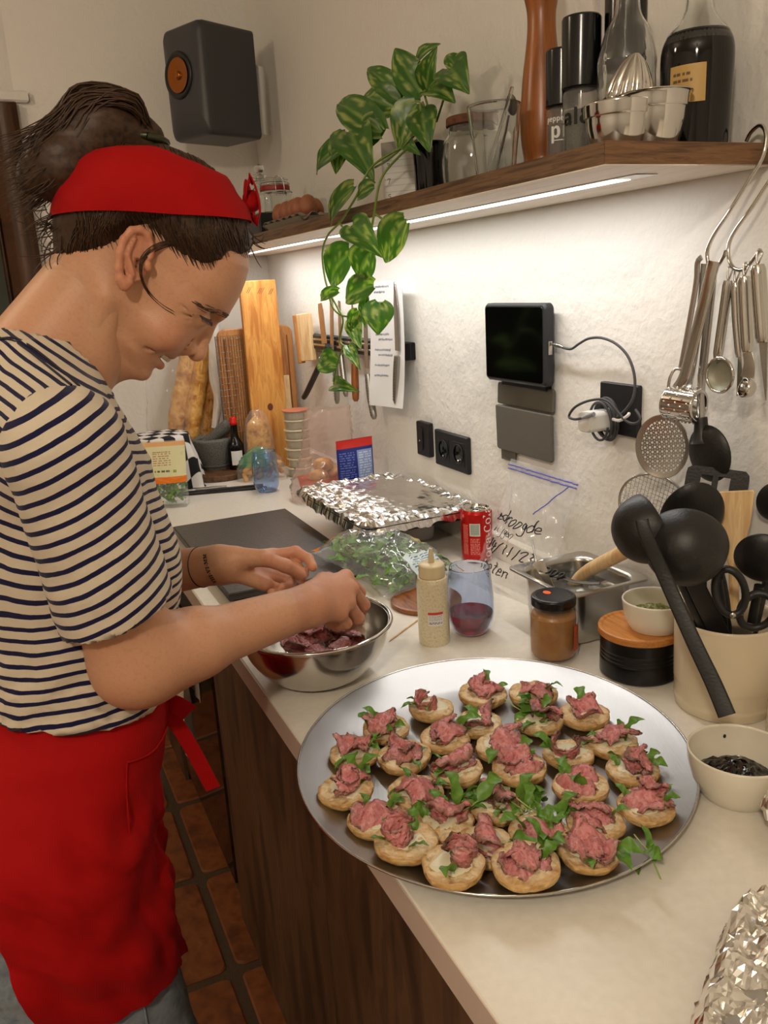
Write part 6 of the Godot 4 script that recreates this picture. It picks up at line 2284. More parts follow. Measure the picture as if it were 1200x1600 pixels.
	for i in 31:
		var v := i / 30.0
		var row := PackedVector3Array()
		for j in 9:
			var u := j / 8.0
			var left: Vector3 = edge_l[i]
			var right: Vector3 = edge_r[i]
			row.append(left.lerp(right, u) + Vector3(0.010 * absf(n.get_noise_2d(u * 4.0 + 30.0, v * 9.0)) + 0.012 * sin(u * PI), 0, 0))
		rows.append(row)
	single("paper_bag", "crumpled strip of white paper bag beside the baguettes", "paper", sheet(rows, 0.0015), mk("white_wrap", Color(0.86, 0.83, 0.80), 0.45))
	# round board with mortar, pestle and sauce bottle
	t = thing("round_board", "round wooden board under the stone mortar", "board", Vector3(-2.685, TOP, 0.318))
	part(t, "disc", lathe([Vector2(0, 0), Vector2(0.108, 0), Vector2(0.112, 0.003), Vector2(0.112, 0.017), Vector2(0.109, 0.02), Vector2(0, 0.02)], 56), mats.dark_board)
	var stone := mk("granite", Color.WHITE, 0.8)
	stone.albedo_texture = noise_tex(83, 0.14, 3, [Color(0.16, 0.165, 0.15), Color(0.30, 0.30, 0.28), Color(0.50, 0.49, 0.46), Color(0.22, 0.22, 0.20)], 256)
	tri(stone, Vector3(7, 7, 7))
	relief(stone, noise_tex(84, 0.1, 3, [Color.BLACK, Color.WHITE], 256), 0.15)
	t = thing("mortar", "grey stone mortar standing on the round board", "mortar", Vector3(-2.728, TOP + 0.0202, 0.318))
	part(t, "bowl", lathe(shell(sm([Vector2(0, 0.001), Vector2(0.046, 0), Vector2(0.050, 0.004), Vector2(0.060, 0.045), Vector2(0.0675, 0.082), Vector2(0.068, 0.094)], 5), 0.014), 48), stone)
	single("pestle", "thick grey stone pestle resting across the mortar's rim", "pestle", tube(sm([Vector3(-2.757, TOP + 0.072, 0.367), Vector3(-2.75, TOP + 0.088, 0.355), Vector3(-2.722, TOP + 0.128, 0.306), Vector3(-2.70, TOP + 0.158, 0.272), Vector3(-2.695, TOP + 0.164, 0.265)], 5), [0.004, 0.011, 0.014, 0.015, 0.0155, 0.016, 0.0165, 0.017, 0.0175, 0.018, 0.0187, 0.0195, 0.020, 0.0205, 0.0210, 0.0212, 0.0205, 0.019, 0.016, 0.011, 0.004], 20), stone)
	var at := Vector3(-2.655, TOP + 0.0202, 0.2640)
	var fa := facing(at)
	t = thing("sauce_bottle", "dark sauce bottle with a red cap and a blank white label", "bottle", at)
	part(t, "body", lathe(sm([Vector2(0, 0), Vector2(0.024, 0), Vector2(0.0265, 0.003), Vector2(0.0265, 0.070), Vector2(0.022, 0.086), Vector2(0.0125, 0.106), Vector2(0.0110, 0.140), Vector2(0.0110, 0.147), Vector2(0, 0.147)], 5), 40), mk("soy_black", Color(0.022, 0.012, 0.010), 0.08))
	part(t, "label", patch(0.0276, fa - 0.75, fa + 0.62, 0.016, 0.062), mats.paper)
	part(t, "cap", lathe([Vector2(0, 0.144), Vector2(0.0125, 0.144), Vector2(0.0125, 0.153), Vector2(0.0105, 0.156), Vector2(0.0100, 0.166), Vector2(0.008, 0.169), Vector2(0, 0.169)], 28), mk("cap_red", Color(0.82, 0.04, 0.03), 0.35))
	cloth_basket()
	salad_pouch()
	# blue tumbler
	t = thing("tumbler", "pale blue glass tumbler standing alone on the worktop before the bread", "glass", Vector3(-2.366, TOP, 0.254))
	part(t, "vessel", lathe(shell(sm([Vector2(0, 0.004), Vector2(0.022, 0.001), Vector2(0.032, 0.008), Vector2(0.0385, 0.030), Vector2(0.0385, 0.070), Vector2(0.0345, 0.122)], 6), 0.0016), 56), glass("tumbler_blue", Color(0.80, 0.88, 0.995)))
	# long black bars and a steel fork
	t = thing("black_bar", "long flat black bar lying in front of the mortar, wider of two", "bar", Vector3(-2.437, TOP, 0.365), Vector3(0, 74, 0))
	part(t, "bar", slab(-0.125, 0.125, 0.0, 0.006, -0.008, 0.008, 0.001), mats.black_plastic)
	t = thing("black_bar", "thin black rod lying beside the flat black bar", "bar", Vector3(-2.466, TOP, 0.368), Vector3(0, 77, 0))
	part(t, "bar", tube([Vector3(-0.125, 0.004, 0), Vector3(0.125, 0.004, 0)], 0.004, 8), mats.black_plastic)
	single("fork", "steel fork handle lying behind the black bars", "fork", ribbon(sm([Vector3(-2.515, TOP + 0.003, 0.435), Vector3(-2.507, TOP + 0.005, 0.39), Vector3(-2.50, TOP + 0.003, 0.342)], 6), func(q: float) -> float: return 0.006 - 0.002 * q, 0.0025, Vector3.UP), mats.satin_steel)
	far_bread()


func cloth_basket() -> void:
	var t := thing("covered_bowl", "bowl hidden under a black and white checked tea towel", "bowl", Vector3(-2.625, TOP, 0.515))
	part(t, "bowl", lathe(shell(sm([Vector2(0, 0.001), Vector2(0.06, 0), Vector2(0.085, 0.05), Vector2(0.095, 0.13)], 5), 0.004), 40), mats.white_glaze)
	var im := Image.create(128, 128, false, Image.FORMAT_RGB8)
	for y in 128:
		for x in 128:
			var ink := false
			if x >= 96:
				ink = (y / 5) % 2 == 0 and x < 124     # ruled border
			else:
				ink = ((x / 16) + (y / 16)) % 2 == 0
			im.set_pixel(x, y, Color(0.055, 0.05, 0.06) if ink else Color(0.87, 0.85, 0.82))
	var cm := mk("check_cloth", Color.WHITE, 0.9)
	cm.albedo_texture = ImageTexture.create_from_image(im)
	var rows := []
	var n := FastNoiseLite.new()
	n.seed = 6
	n.frequency = 1.0
	for i in 47:
		var row := PackedVector3Array()
		for j in 47:
			var u := 2.0 * i / 46 - 1.0
			var v := 2.0 * j / 46 - 1.0
			var d := Vector2(u, v)
			var r := d.length() * 0.235
			var dir := d.normalized() if r > 0.0001 else Vector2.RIGHT
			var fold := sin(atan2(v, u) * 9.0) * 0.012 * smoothstep(0.10, 0.22, r)
			var top := minf(r, 0.098 + fold * 0.5)
			var drop := maxf(0.0, r - 0.102)
			row.append(Vector3(dir.x * (top + drop * 0.16 + fold), maxf(0.003, 0.170 - 0.6 * r * r - drop * 0.92 + 0.004 * n.get_noise_2d(u * 3.0, v * 3.0)), dir.y * (top + drop * 0.16 + fold)))
		rows.append(row)
	var g := sheet(rows, 0.002)
	g = uv_from(g, func(p: Vector3) -> Vector2: return Vector2(0.375 + p.z * 3.6 - (0.170 - p.y) * signf(p.x) * 0.0, 0.4 + p.x * 3.2 + (0.170 - p.y) * 1.9))
	single("tea_towel", "black and white checked tea towel draped over a bowl", "towel", g, cm, Vector3(-2.625, TOP, 0.515), Vector3(0, 24, 0))


func uv_from(m: ArrayMesh, how: Callable) -> ArrayMesh:
	var a := m.surface_get_arrays(0)
	var v: PackedVector3Array = a[Mesh.ARRAY_VERTEX]
	var uv := PackedVector2Array()
	uv.resize(v.size())
	for i in v.size():
		uv[i] = how.call(v[i])
	return arrays(v, a[Mesh.ARRAY_NORMAL], uv, a[Mesh.ARRAY_INDEX], a[Mesh.ARRAY_COLOR] if a[Mesh.ARRAY_COLOR] != null else PackedColorArray())


func salad_pouch() -> void:
	# stand-up pouch of salad: printed film above, leaves showing below
	var n := FastNoiseLite.new()
	n.seed = 5
	n.frequency = 1.0
	var t := thing("salad_pouch", "standing pouch of green salad with an orange band and pale printed top", "bag", Vector3(-2.372, TOP, 0.548), Vector3(0, 68, 0))
	var face := func(u: float, v: float, s: float) -> Vector3:
		var belly := 0.024 * pow(1.0 - v, 0.7) * pow(maxf(0.0, 1.0 - pow(absf(2.0 * u - 1.0), 3.0)), 0.6) + 0.004 * (1.0 - v)
		return Vector3((u - 0.5) * (0.128 + 0.014 * v), 0.010 + 0.178 * v, s * (belly + 0.0008 + 0.0035 * absf(n.get_noise_2d(u * 5.0 + s * 7.0, v * 6.0))) + 0.004 * sin(v * 4.0))
	var band := func(v0: float, v1: float, s: float, off: float) -> ArrayMesh:
		var rows := []
		for i in 13:
			var row := PackedVector3Array()
			for j in 21:
				row.append(face.call(j / 20.0, lerpf(v1, v0, i / 12.0), s) + Vector3(0, 0, s * off))
			rows.append(row)
		return grid(rows, false, false, false, false)
	part(t, "film", join([band.call(0.0, 1.0, 1.0, 0.0), band.call(0.0, 1.0, -1.0, 0.0)]), mats.clear_film)
	part(t, "printed_top", band.call(0.44, 0.985, 1.0, 0.0006), label_tex(96, 80, Color(0.86, 0.84, 0.66), func(im: Image) -> void:
		im.fill_rect(Rect2i(0, 0, 96, 10), Color(0.88, 0.66, 0.42))
		im.fill_rect(Rect2i(0, 0, 22, 80), Color(0.88, 0.72, 0.50))
		lines_of_print(im, Rect2i(34, 22, 34, 34), 7, Color(0.68, 0.48, 0.36), 3)
		lines_of_print(im, Rect2i(36, 64, 30, 8), 1, Color(0.30, 0.36, 0.16), 6)
		im.fill_rect(Rect2i(72, 64, 6, 6), Color(0.55, 0.62, 0.10))))
	part(t, "orange_band", band.call(0.345, 0.445, 1.0, 0.0008), mk("orange_print", Color(0.90, 0.47, 0.05), 0.4))
	part(t, "bottom_seal", slab(-0.062, 0.062, 0.0, 0.012, -0.022, 0.028, 0.003), mats.clear_film)
	var st := []
	var r := RandomNumberGenerator.new()
	r.seed = 19
	var shapes := []
	for k in 4:
		shapes.append(rocket_leaf(360 + k, 0.034))
	for k in 110:
		var v := r.randf() * 0.36
		st.append([shapes[k % 4], xf(Vector3(r.randf_range(-0.052, 0.052), 0.016 + 0.178 * v, r.randf_range(-0.014, 0.022)), Vector3(r.randf_range(-70, 70), r.randf() * 360, r.randf_range(-70, 70)), Vector3.ONE * r.randf_range(0.6, 0.9))])
	var lv := part(t, "salad_leaves", join(st), mats.rocket)
	lv.set_meta("kind", "stuff")


func far_bread() -> void:
	var crumb := mats.baguette_crust as Material
	var n := FastNoiseLite.new()
	n.seed = 14
	n.frequency = 1.0
	# loaf standing behind, wrapped
	var t := thing("loaf", "small round-topped loaf in film standing against the tall pine board", "bread", Vector3(-2.640, TOP, 0.190))
	part(t, "loaf", bend(lathe(sm([Vector2(0, 0.0), Vector2(0.036, 0.004), Vector2(0.044, 0.05), Vector2(0.042, 0.11), Vector2(0.030, 0.16), Vector2(0.012, 0.182), Vector2(0, 0.185)], 5), 36), func(p: Vector3) -> Vector3: return Vector3(p.x * 0.6, p.y, p.z * (1.0 + 0.1 * sin(p.y * 50.0)))), crumb)
	part(t, "film", bend(lathe(sm([Vector2(0.04, 0.0), Vector2(0.050, 0.05), Vector2(0.048, 0.12), Vector2(0.034, 0.178), Vector2(0.012, 0.205)], 5), 36), func(p: Vector3) -> Vector3: return Vector3(p.x * 0.7, p.y, p.z) * (1.0 + 0.06 * absf(n.get_noise_3d(p.x * 60.0, p.y * 40.0, p.z * 60.0)))), mats.clear_film)
	# bag of breadsticks with a green print
	t = thing("snack_bag", "clear bag of small breads with a green printed top behind the blue tumbler", "bag", Vector3(-2.535, TOP, 0.218), Vector3(0, 60, 0))
	var rows := []
	for i in 25:
		var v := i / 24.0
		var row := PackedVector3Array()
		for j in 41:
			var a := TAU * j / 40
			var w := 0.074 * pow(1.0 - pow(v, 2.4), 0.7) + 0.004
			var k := 1.0 + 0.16 * absf(n.get_noise_2d(cos(a) * 3.0, sin(a) * 3.0 + v * 5.0))
			row.append(Vector3(cos(a) * w * k, 0.001 + 0.105 * v, sin(a) * w * 0.62 * k))
		rows.append(row)
	part(t, "film", grid(rows, true), mats.clear_film)
	var g := []
	for i in range(10, 25):
		var row := PackedVector3Array()
		for j in range(6, 33):
			row.append(rows[i][j] * 1.008)
		g.append(row)
	part(t, "green_print", grid(g, false, false, false, false), film("green_film", Color(0.25, 0.62, 0.42), 0.45, 0.12))
	var r := RandomNumberGenerator.new()
	r.seed = 8
	for k in 16:
		var c := Vector3(r.randf_range(-0.055, 0.055), 0.012 + 0.013 * (k % 4), r.randf_range(-0.028, 0.028))
		var d := Vector3(r.randf_range(-1, 1), r.randf_range(-0.3, 0.5), r.randf_range(-1, 1)).normalized() * 0.02
		part(t, "breadstick", tube([c - d * 0.85, c - d * 0.7, c, c + d * 0.7, c + d * 0.85], [0.002, 0.0075, 0.0085, 0.0075, 0.002], 10), crumb)
	# stack of clear deli pots
	var potm := film("pot_plastic", Color(0.93, 0.90, 0.82), 0.35, 0.12)
	var lab := ["clear deli pot at the bottom of the stack", "second clear deli pot from the bottom of the stack", "third clear deli pot from the bottom of the stack", "middle clear deli pot of the stack", "third clear deli pot from the top of the stack", "second clear deli pot from the top of the stack", "topmost clear deli pot of the stack, its lid reddish"]
	for k in 7:
		t = thing("deli_pot", lab[k], "pot", Vector3(-2.512 + 0.002 * sin(k * 2.0), TOP + 0.0302 * k, 0.098 + 0.0015 * cos(k * 3.0)), Vector3.ZERO, "stack of deli pots")
		part(t, "cup", lathe([Vector2(0, 0.0005), Vector2(0.034, 0.0), Vector2(0.0355, 0.002), Vector2(0.0385, 0.024), Vector2(0.0405, 0.0245), Vector2(0.0405, 0.0255), Vector2(0.0375, 0.0255), Vector2(0.034, 0.003), Vector2(0, 0.002)], 40), potm)
		part(t, "lid", lathe([Vector2(0, 0.0258), Vector2(0.0415, 0.0258), Vector2(0.042, 0.0266), Vector2(0.042, 0.0296), Vector2(0.040, 0.0300), Vector2(0, 0.0298)], 40), mk("lid_cream", Color(0.86, 0.80, 0.68), 0.35) if k < 6 else mk("lid_pink", Color(0.80, 0.48, 0.36), 0.4))
		part(t, "filling", lathe([Vector2(0, 0.003), Vector2(0.033, 0.003), Vector2(0.0355, 0.018), Vector2(0, 0.018)], 32), mk("pot_filling", Color(0.66, 0.57, 0.30), 0.6) if k == 0 else mats.pot_filling)
	# pinkish bag of rolls with an orange tray
	t = thing("roll_bag", "crumpled pinkish plastic bag of bread rolls behind the baking tray", "bag", Vector3(-2.200, TOP, 0.125), Vector3(0, 12, 0))
	rows = []
	for i in 41:
		var v := i / 40.0
		var row := PackedVector3Array()
		for j in 49:
			var a := TAU * j / 48
			var w := lerpf(0.105, 0.080, smoothstep(0.3, 0.9, v)) * (1.0 + 0.08 * sin(v * 9.0))
			var k := 1.0 + 0.22 * absf(n.get_noise_2d(cos(a) * 3.0 + v * 2.0, sin(a) * 3.0 + v * 6.0)) + 0.10 * absf(n.get_noise_2d(cos(a) * 8.0, sin(a) * 8.0 + v * 12.0))
			row.append(Vector3(cos(a) * w * 0.72 * k * lerpf(1.0, 0.55, v), 0.001 + 0.248 * v + 0.010 * n.get_noise_2d(cos(a) * 2.0, sin(a) * 2.0) * v, sin(a) * w * 0.94 * k * (1.0 - 0.15 * v) - 0.02 * v))
		rows.append(row)
	part(t, "film", grid(rows, true), film("pink_film", Color(0.86, 0.72, 0.66), 0.30, 0.10))
	part(t, "punnet", grid([rect_ring(0.09, 0.13, 0.012, 0.030), rect_ring(0.10, 0.14, 0.012, 0.062), rect_ring(0.098, 0.138, 0.011, 0.062), rect_ring(0.088, 0.128, 0.011, 0.033)], true, true, true), mk("orange_card", Color(0.90, 0.30, 0.03), 0.5))
	for k in 7:
		part(t, "bread_roll", bend(lathe(sm([Vector2(0, -0.018), Vector2(0.022, -0.014), Vector2(0.030, 0), Vector2(0.020, 0.016), Vector2(0, 0.020)], 4), 20), func(p: Vector3) -> Vector3: return p * (1.0 + 0.08 * n.get_noise_3d(p.x * 40.0 + k, p.y * 40.0, p.z * 40.0))), crumb, [Vector3(0.0, 0.062, -0.03), Vector3(0.01, 0.064, 0.03), Vector3(-0.01, 0.09, 0.0), Vector3(0.02, 0.020, 0.06), Vector3(0.02, 0.020, -0.05), Vector3(-0.02, 0.022, 0.0), Vector3(0.03, 0.018, 0.005)][k])
	# blue and red packet
	t = thing("packet", "blue food packet with a red top standing behind the baking tray", "packet", Vector3(-2.045, TOP, 0.095), Vector3(0, 78, 0))
	var faces := []
	for s in [1.0, -1.0]:
		rows = []
		for i in 21:
			var row := PackedVector3Array()
			for j in 13:
				var u := j / 12.0
				var v := 1.0 - i / 20.0
				row.append(Vector3((u - 0.5) * 0.098, 0.001 + 0.183 * v + 0.006 * (u - 0.5), s * (0.0008 + 0.014 * pow(maxf(0.0, 1.0 - pow(absf(2.0 * u - 1.0), 3.0)), 0.6) * sin(PI * clampf(v * 1.05, 0.0, 1.0))) + 0.002 * n.get_noise_2d(u * 6.0, v * 8.0)))
			rows.append(row)
		faces.append(grid(rows, false, false, false, false))
	part(t, "pouch", join(faces), label_tex(64, 120, Color(0.09, 0.14, 0.48), func(im: Image) -> void:
		im.fill_rect(Rect2i(0, 0, 64, 15), Color(0.80, 0.13, 0.08))
		im.fill_rect(Rect2i(35, 20, 27, 90), Color(0.55, 0.62, 0.80))
		lines_of_print(im, Rect2i(4, 22, 28, 60), 14, Color(0.42, 0.50, 0.78), 2)
		lines_of_print(im, Rect2i(38, 24, 22, 80), 18, Color(0.80, 0.84, 0.92), 7)))


# ---------------------------------------------------------------- things on the lit wall
func build_wall_things() -> void:
	# magnetic knife bar
	var t := thing("knife_bar", "dark magnetic knife bar on the wall under the shelf", "rack", Vector3(-2.22, 1.335, 0.0))
	part(t, "bar", slab(-0.375, 0.375, -0.021, 0.021, 0.0, 0.026, 0.002), mats.socket_black)
	part(t, "steel_strip", join([slab(-0.37, 0.37, 0.005, 0.011, 0.0255, 0.0275, 0.0005), slab(-0.37, 0.37, -0.011, -0.005, 0.0255, 0.0275, 0.0005)]), mats.satin_steel)
	# wooden knife block hung on its left end
	t = thing("knife_guard", "small beech block on the left end of the knife bar", "block", Vector3(-2.5348, 1.3468, 0.0280), Vector3(0, 12, 4))
	part(t, "block", plate(board_poly(0.072, 0.145, 0.004, 0.004), 0.016, 0.002), mats.pale_wood, Vector3(0, -0.072, 0))
	part(t, "edge", plate(board_poly(0.018, 0.15, 0.003, 0.003), 0.02, 0.002), mats.beech, Vector3(-0.042, -0.078, 0.0))
	var grip := mk("knife_grip_grey", Color(0.13, 0.135, 0.15), 0.5)
	var dots := mk("dimpled_steel", Color(0.66, 0.65, 0.63), 0.34, 1.0)
	var knives := [
		["chef_knife", "broad knife with a grey handle slanting left on the knife bar", [Vector3(-2.3924, 1.4499, 0.0340), Vector3(-2.3795, 1.3339, 0.0340)], 0.021, [Vector3(-2.3484, 1.3297, 0.0360), Vector3(-2.4350, 1.2574, 0.0400), Vector3(-2.5418, 1.1781, 0.0440), Vector3(-2.5848, 1.1535, 0.0440)], 0.009, grip],
		["knife", "plain steel knife second from the left on the knife bar", [Vector3(-2.2992, 1.4708, 0.0320), Vector3(-2.3240, 1.3213, 0.0320)], 0.013, [Vector3(-2.3109, 1.3093, 0.0340), Vector3(-2.2988, 1.2403, 0.0360), Vector3(-2.2982, 1.1642, 0.0380)], 0.0085, dots],
		["knife", "steel knife with a dimpled handle half hidden by the hanging vine", [Vector3(-2.2426, 1.4565, 0.0320), Vector3(-2.2578, 1.3243, 0.0320)], 0.010, [Vector3(-2.2511, 1.3069, 0.0340), Vector3(-2.2380, 1.2450, 0.0360), Vector3(-2.2232, 1.1921, 0.0380)], 0.0080, dots],
		["paring_knife", "knife with a brown wooden handle on the knife bar", [Vector3(-2.1478, 1.4645, 0.0320), Vector3(-2.1619, 1.3028, 0.0320)], 0.0105, [Vector3(-2.1547, 1.2895, 0.0340), Vector3(-2.1572, 1.2335, 0.0350), Vector3(-2.1582, 1.1857, 0.0360)], 0.010, wood("knife_wood", Color(0.62, 0.36, 0.16), Color(0.42, 0.22, 0.09), Vector3(20, 3, 20), 95, 0.4)],
		["bread_knife", "longest steel knife, its end hanging lowest on the knife bar", [Vector3(-2.0576, 1.4559, 0.0340), Vector3(-2.0717, 1.2828, 0.0340)], 0.0125, [Vector3(-2.0610, 1.2669, 0.0360), Vector3(-2.0481, 1.2090, 0.0380), Vector3(-2.0267, 1.1521, 0.0400)], 0.0095, dots],
		["slicing_knife", "slim pointed steel knife hanging over the note on the wall", [Vector3(-1.8690, 1.4995, 0.0360), Vector3(-1.8677, 1.4225, 0.0360), Vector3(-1.8707, 1.3378, 0.0360)], 0.012, [Vector3(-1.8700, 1.3256, 0.0370), Vector3(-1.8779, 1.2726, 0.0380), Vector3(-1.8874, 1.2072, 0.0390)], 0.0095, dots]]
	for k in knives:
		t = thing(k[0], k[1], "knife")
		var half: float = k[3]
		var pointed: bool = k[0] == "slicing_knife" or k[0] == "paring_knife"
		part(t, "blade", ribbon(sm(k[2], 8), func(q: float) -> float: return half * (minf(1.0, 0.06 + q * 2.2) if pointed else minf(1.0, 0.75 + q)), 0.0022, Vector3.BACK), mats.satin_steel)
		var hp := sm(k[4], 5)
		var rad := []
		for i in hp.size():
			rad.append(float(k[5]) * (0.85 + 0.2 * sin(PI * i / (hp.size() - 1.0))) * (0.6 if i == hp.size() - 1 else 1.0))
		var hm := part(t, "handle", tube(hp, rad, 14), k[6])
		if k[6] == dots:
			var pits := []
			for i in 14:
				for j in 2:
					var c: Vector3 = (hp[0] as Vector3).lerp(hp[-1], 0.12 + 0.06 * i)
					pits.append([lathe([Vector2(0, 0), Vector2(0.0011, 0), Vector2(0.0008, 0.0006), Vector2(0, 0.0007)], 6), xf(c + Vector3(0.0032 * (2 * j - 1) + 0.002, 0, float(k[5]) * 0.95), Vector3(90, 0, 0))])
			var pt := part(hm, "dimples", join(pits), mats.black_plastic)
			pt.set_meta("kind", "stuff")
	# handwritten note
	var rows := []
	for i in 25:
		var v := i / 24.0
		var row := PackedVector3Array()
		for j in 17:
			var u := j / 16.0
			var q := ((Vector3(-2.0294, 1.5009, 0.0200)).lerp(Vector3(-1.8289, 1.5021, 0.0200), u)).lerp((Vector3(-2.0455, 1.1886, 0.0200)).lerp(Vector3(-1.8335, 1.2014, 0.0200), u), v)
			q.z = 0.029 + 0.010 * pow(u, 3.0) * (1.0 - v) + 0.016 * pow(v, 3.0) + 0.003 * sin(u * 5.0 + v * 2.0)
			row.append(q)
		rows.append(row)
	t = thing("note", "white sheet with faint handwriting held by a knife on the knife bar", "paper")
	part(t, "sheet", sheet(rows, 0.0008), mats.paper)
	var pen := mk("pen_grey", Color(0.50, 0.50, 0.58), 0.8)
	var r := RandomNumberGenerator.new()
	r.seed = 40
	var marks := []
	for k in 9:
		var v := [0.06, 0.12, 0.18, 0.44, 0.48, 0.55, 0.61, 0.70, 0.75][k] as float
		var u := r.randf_range(0.06, 0.25)
		var path := []
		for i in 34:
			u += r.randf_range(0.004, 0.018)
			if u > 0.62:
				break
			var j := clampi(int(u * 16), 0, 15)
			var i2 := clampi(int(v * 24), 0, 23)
			path.append((rows[i2][j] as Vector3).lerp(rows[i2][j + 1], u * 16 - j) + Vector3(0, (0.0035 if i % 2 else -0.0015) + r.randf_range(-0.001, 0.001), 0.0008))
		marks.append(tube(path, 0.0004, 4, false))
	part(t, "handwriting", join(marks), pen)
	# sockets
	t = thing("socket_plate", "black double socket plate on the wall above the foil-wrapped baking tray", "socket", Vector3(-1.667, 1.118, 0.0))
	part(t, "plate", plate(board_poly(0.155, 0.084, 0.003, 0.003), 0.0105, 0.0025), mats.socket_black, Vector3(0, -0.042, 0))
	for s in [-1, 1]:
		var m := part(t, "socket", join([slab(-0.026, 0.026, -0.026, 0.026, 0.0102, 0.0112, 0.0003)]), mats.black_plastic, Vector3(s * 0.0355 + 0.002, 0, 0))
		part(m, "socket_ring", lathe([Vector2(0.0195, 0.0), Vector2(0.0225, 0.0), Vector2(0.0225, 0.0022), Vector2(0.0205, 0.0026), Vector2(0.0195, 0.0022)], 36), mats.socket_black, Vector3(0, 0, 0.0110), Vector3(90, 0, 0))
		part(m, "well", lathe([Vector2(0, 0), Vector2(0.0195, 0.0), Vector2(0.0197, 0.0005), Vector2(0, 0.0004)], 36), mats.black_gloss, Vector3(0, 0, 0.0109), Vector3(90, 0, 0))
		part(m, "earth_clip", slab(-0.003, 0.003, -0.0185, -0.0135, 0.0112, 0.0135, 0.0006), mats.polished_steel)
	t = thing("switch_plate", "narrow black switch plate left of the double socket", "switch", Vector3(-1.798, 1.128, 0.0))
	part(t, "plate", plate(board_poly(0.062, 0.083, 0.003, 0.003), 0.016, 0.0025), mats.socket_black, Vector3(0, -0.0415, 0))
	part(t, "rocker", plate(board_poly(0.024, 0.056, 0.01, 0.01), 0.004, 0.0012), mats.black_plastic, Vector3(-0.006, -0.028, 0.0155))
	part(t, "pin", lathe([Vector2(0, 0), Vector2(0.0025, 0), Vector2(0.002, 0.002), Vector2(0, 0.0024)], 10), mats.satin_steel, Vector3(-0.006, -0.004, 0.0192), Vector3(90, 0, 0))
	# tablet on its mount, with the case cover hanging below
	var case_m := mk("tablet_case", Color(0.115, 0.12, 0.135), 0.55)
	t = thing("tablet", "dark tablet in a grey bumper case mounted on the wall", "tablet", Vector3(-1.364, 1.3005, 0.012), Vector3(0, 0, 0))
	part(t, "case", plate(board_poly(0.207, 0.148, 0.011, 0.011), 0.021, 0.004), case_m)
	part(t, "screen", plate(board_poly(0.192, 0.135, 0.006, 0.006), 0.0012, 0.0003), mk("screen_black", Color(0.012, 0.013, 0.012), 0.12), Vector3(-0.001, 0.0065, 0.0204))
	part(t, "mount", slab(-0.075, 0.075, -0.012, 0.10, -0.012, 0.001, 0.002), mats.black_plastic)
	part(t, "port", slab(0.1035, 0.106, 0.058, 0.082, 0.008, 0.016, 0.0004), mats.satin_steel)
	t = thing("tablet_cover", "taupe folding tablet cover hanging on the wall below the tablet", "cover", Vector3(-1.367, 1.158, 0.004))
	var taupe := mk("cover_taupe", Color(0.36, 0.345, 0.31), 0.7)
	part(t, "panel", plate(board_poly(0.190, 0.090, 0.006, 0.003), 0.007, 0.0015), taupe, Vector3(0, 0, 0.002), Vector3(1.5, 0, 0))
	part(t, "panel", plate(board_poly(0.190, 0.043, 0.003, 0.006), 0.007, 0.0015), taupe, Vector3(0, 0.0925, -0.0005), Vector3(-2.5, 0, 0))
	part(t, "tab", slab(-0.088, -0.035, -0.022, 0.004, 0.001, 0.003, 0.0004), taupe)
	# socket plate with charger and wound cable
	t = thing("socket_plate", "black wall plate behind the wound grey charging cable", "socket", Vector3(-1.092, 1.278, 0.0))
	part(t, "plate", plate(board_poly(0.094, 0.084, 0.003, 0.003), 0.0095, 0.0015), mats.socket_black, Vector3(0, -0.042, 0))
	t = thing("charger", "white charger plugged into the wall plate under the tablet cable", "charger", Vector3(-1.105, 1.262, 0.0097))
	part(t, "body", grid([rect_ring(0.030, 0.030, 0.006, 0.0), rect_ring(0.033, 0.033, 0.008, 0.002), rect_ring(0.033, 0.033, 0.008, 0.056), rect_ring(0.029, 0.029, 0.007, 0.0585)], true, true, true), mats.white_plastic, Vector3.ZERO, Vector3(90, 0, 0))
	var cab := mk("cable_grey", Color(0.25, 0.25, 0.26), 0.6)
	t = thing("charging_cable", "grey braided cable running from the tablet and wound round the white charger", "cable")
	part(t, "cord", tube(sm([Vector3(-1.2403, 1.3756, 0.0220), Vector3(-1.2199, 1.3721, 0.0220), Vector3(-1.1972, 1.3722, 0.0240), Vector3(-1.1708, 1.3822, 0.0280), Vector3(-1.1428, 1.3918, 0.0300), Vector3(-1.1102, 1.3939, 0.0300), Vector3(-1.0755, 1.3862, 0.0300), Vector3(-1.0480, 1.3697, 0.0300), Vector3(-1.0302, 1.3465, 0.0320), Vector3(-1.0241, 1.3227, 0.0340), Vector3(-1.0246, 1.3033, 0.0380), Vector3(-1.0341, 1.2878, 0.0420), Vector3(-1.0497, 1.2743, 0.0450)], 6), 0.0022, 8), cab)
	part(t, "plug", tube([Vector3(-1.2536, 1.3772, 0.0220), Vector3(-1.2460, 1.3764, 0.0220), Vector3(-1.2310, 1.3749, 0.0220), Vector3(-1.2236, 1.3730, 0.0220)], [0.0034, 0.0036, 0.0036, 0.0024], 10), mats.satin_steel)
	var coil := []
	var c0 := Vector3(-1.103, 1.2615, 0.026)
	for k in 150:
		var a := k * TAU / 25.0
		var turn := k / 25.0
		coil.append(c0 + Vector3((0.024 + 0.0022 * sin(turn * 2.3)) * cos(a) + 0.002 * sin(turn * 3.0), (0.033 + 0.003 * cos(turn * 1.9)) * sin(a), 0.0065 * sin(turn * 1.3) + 0.008 * (turn - 3.0) / 3.0 + 0.003 * sin(a)))
	part(t, "cord", tube(coil, 0.0022, 7), cab)
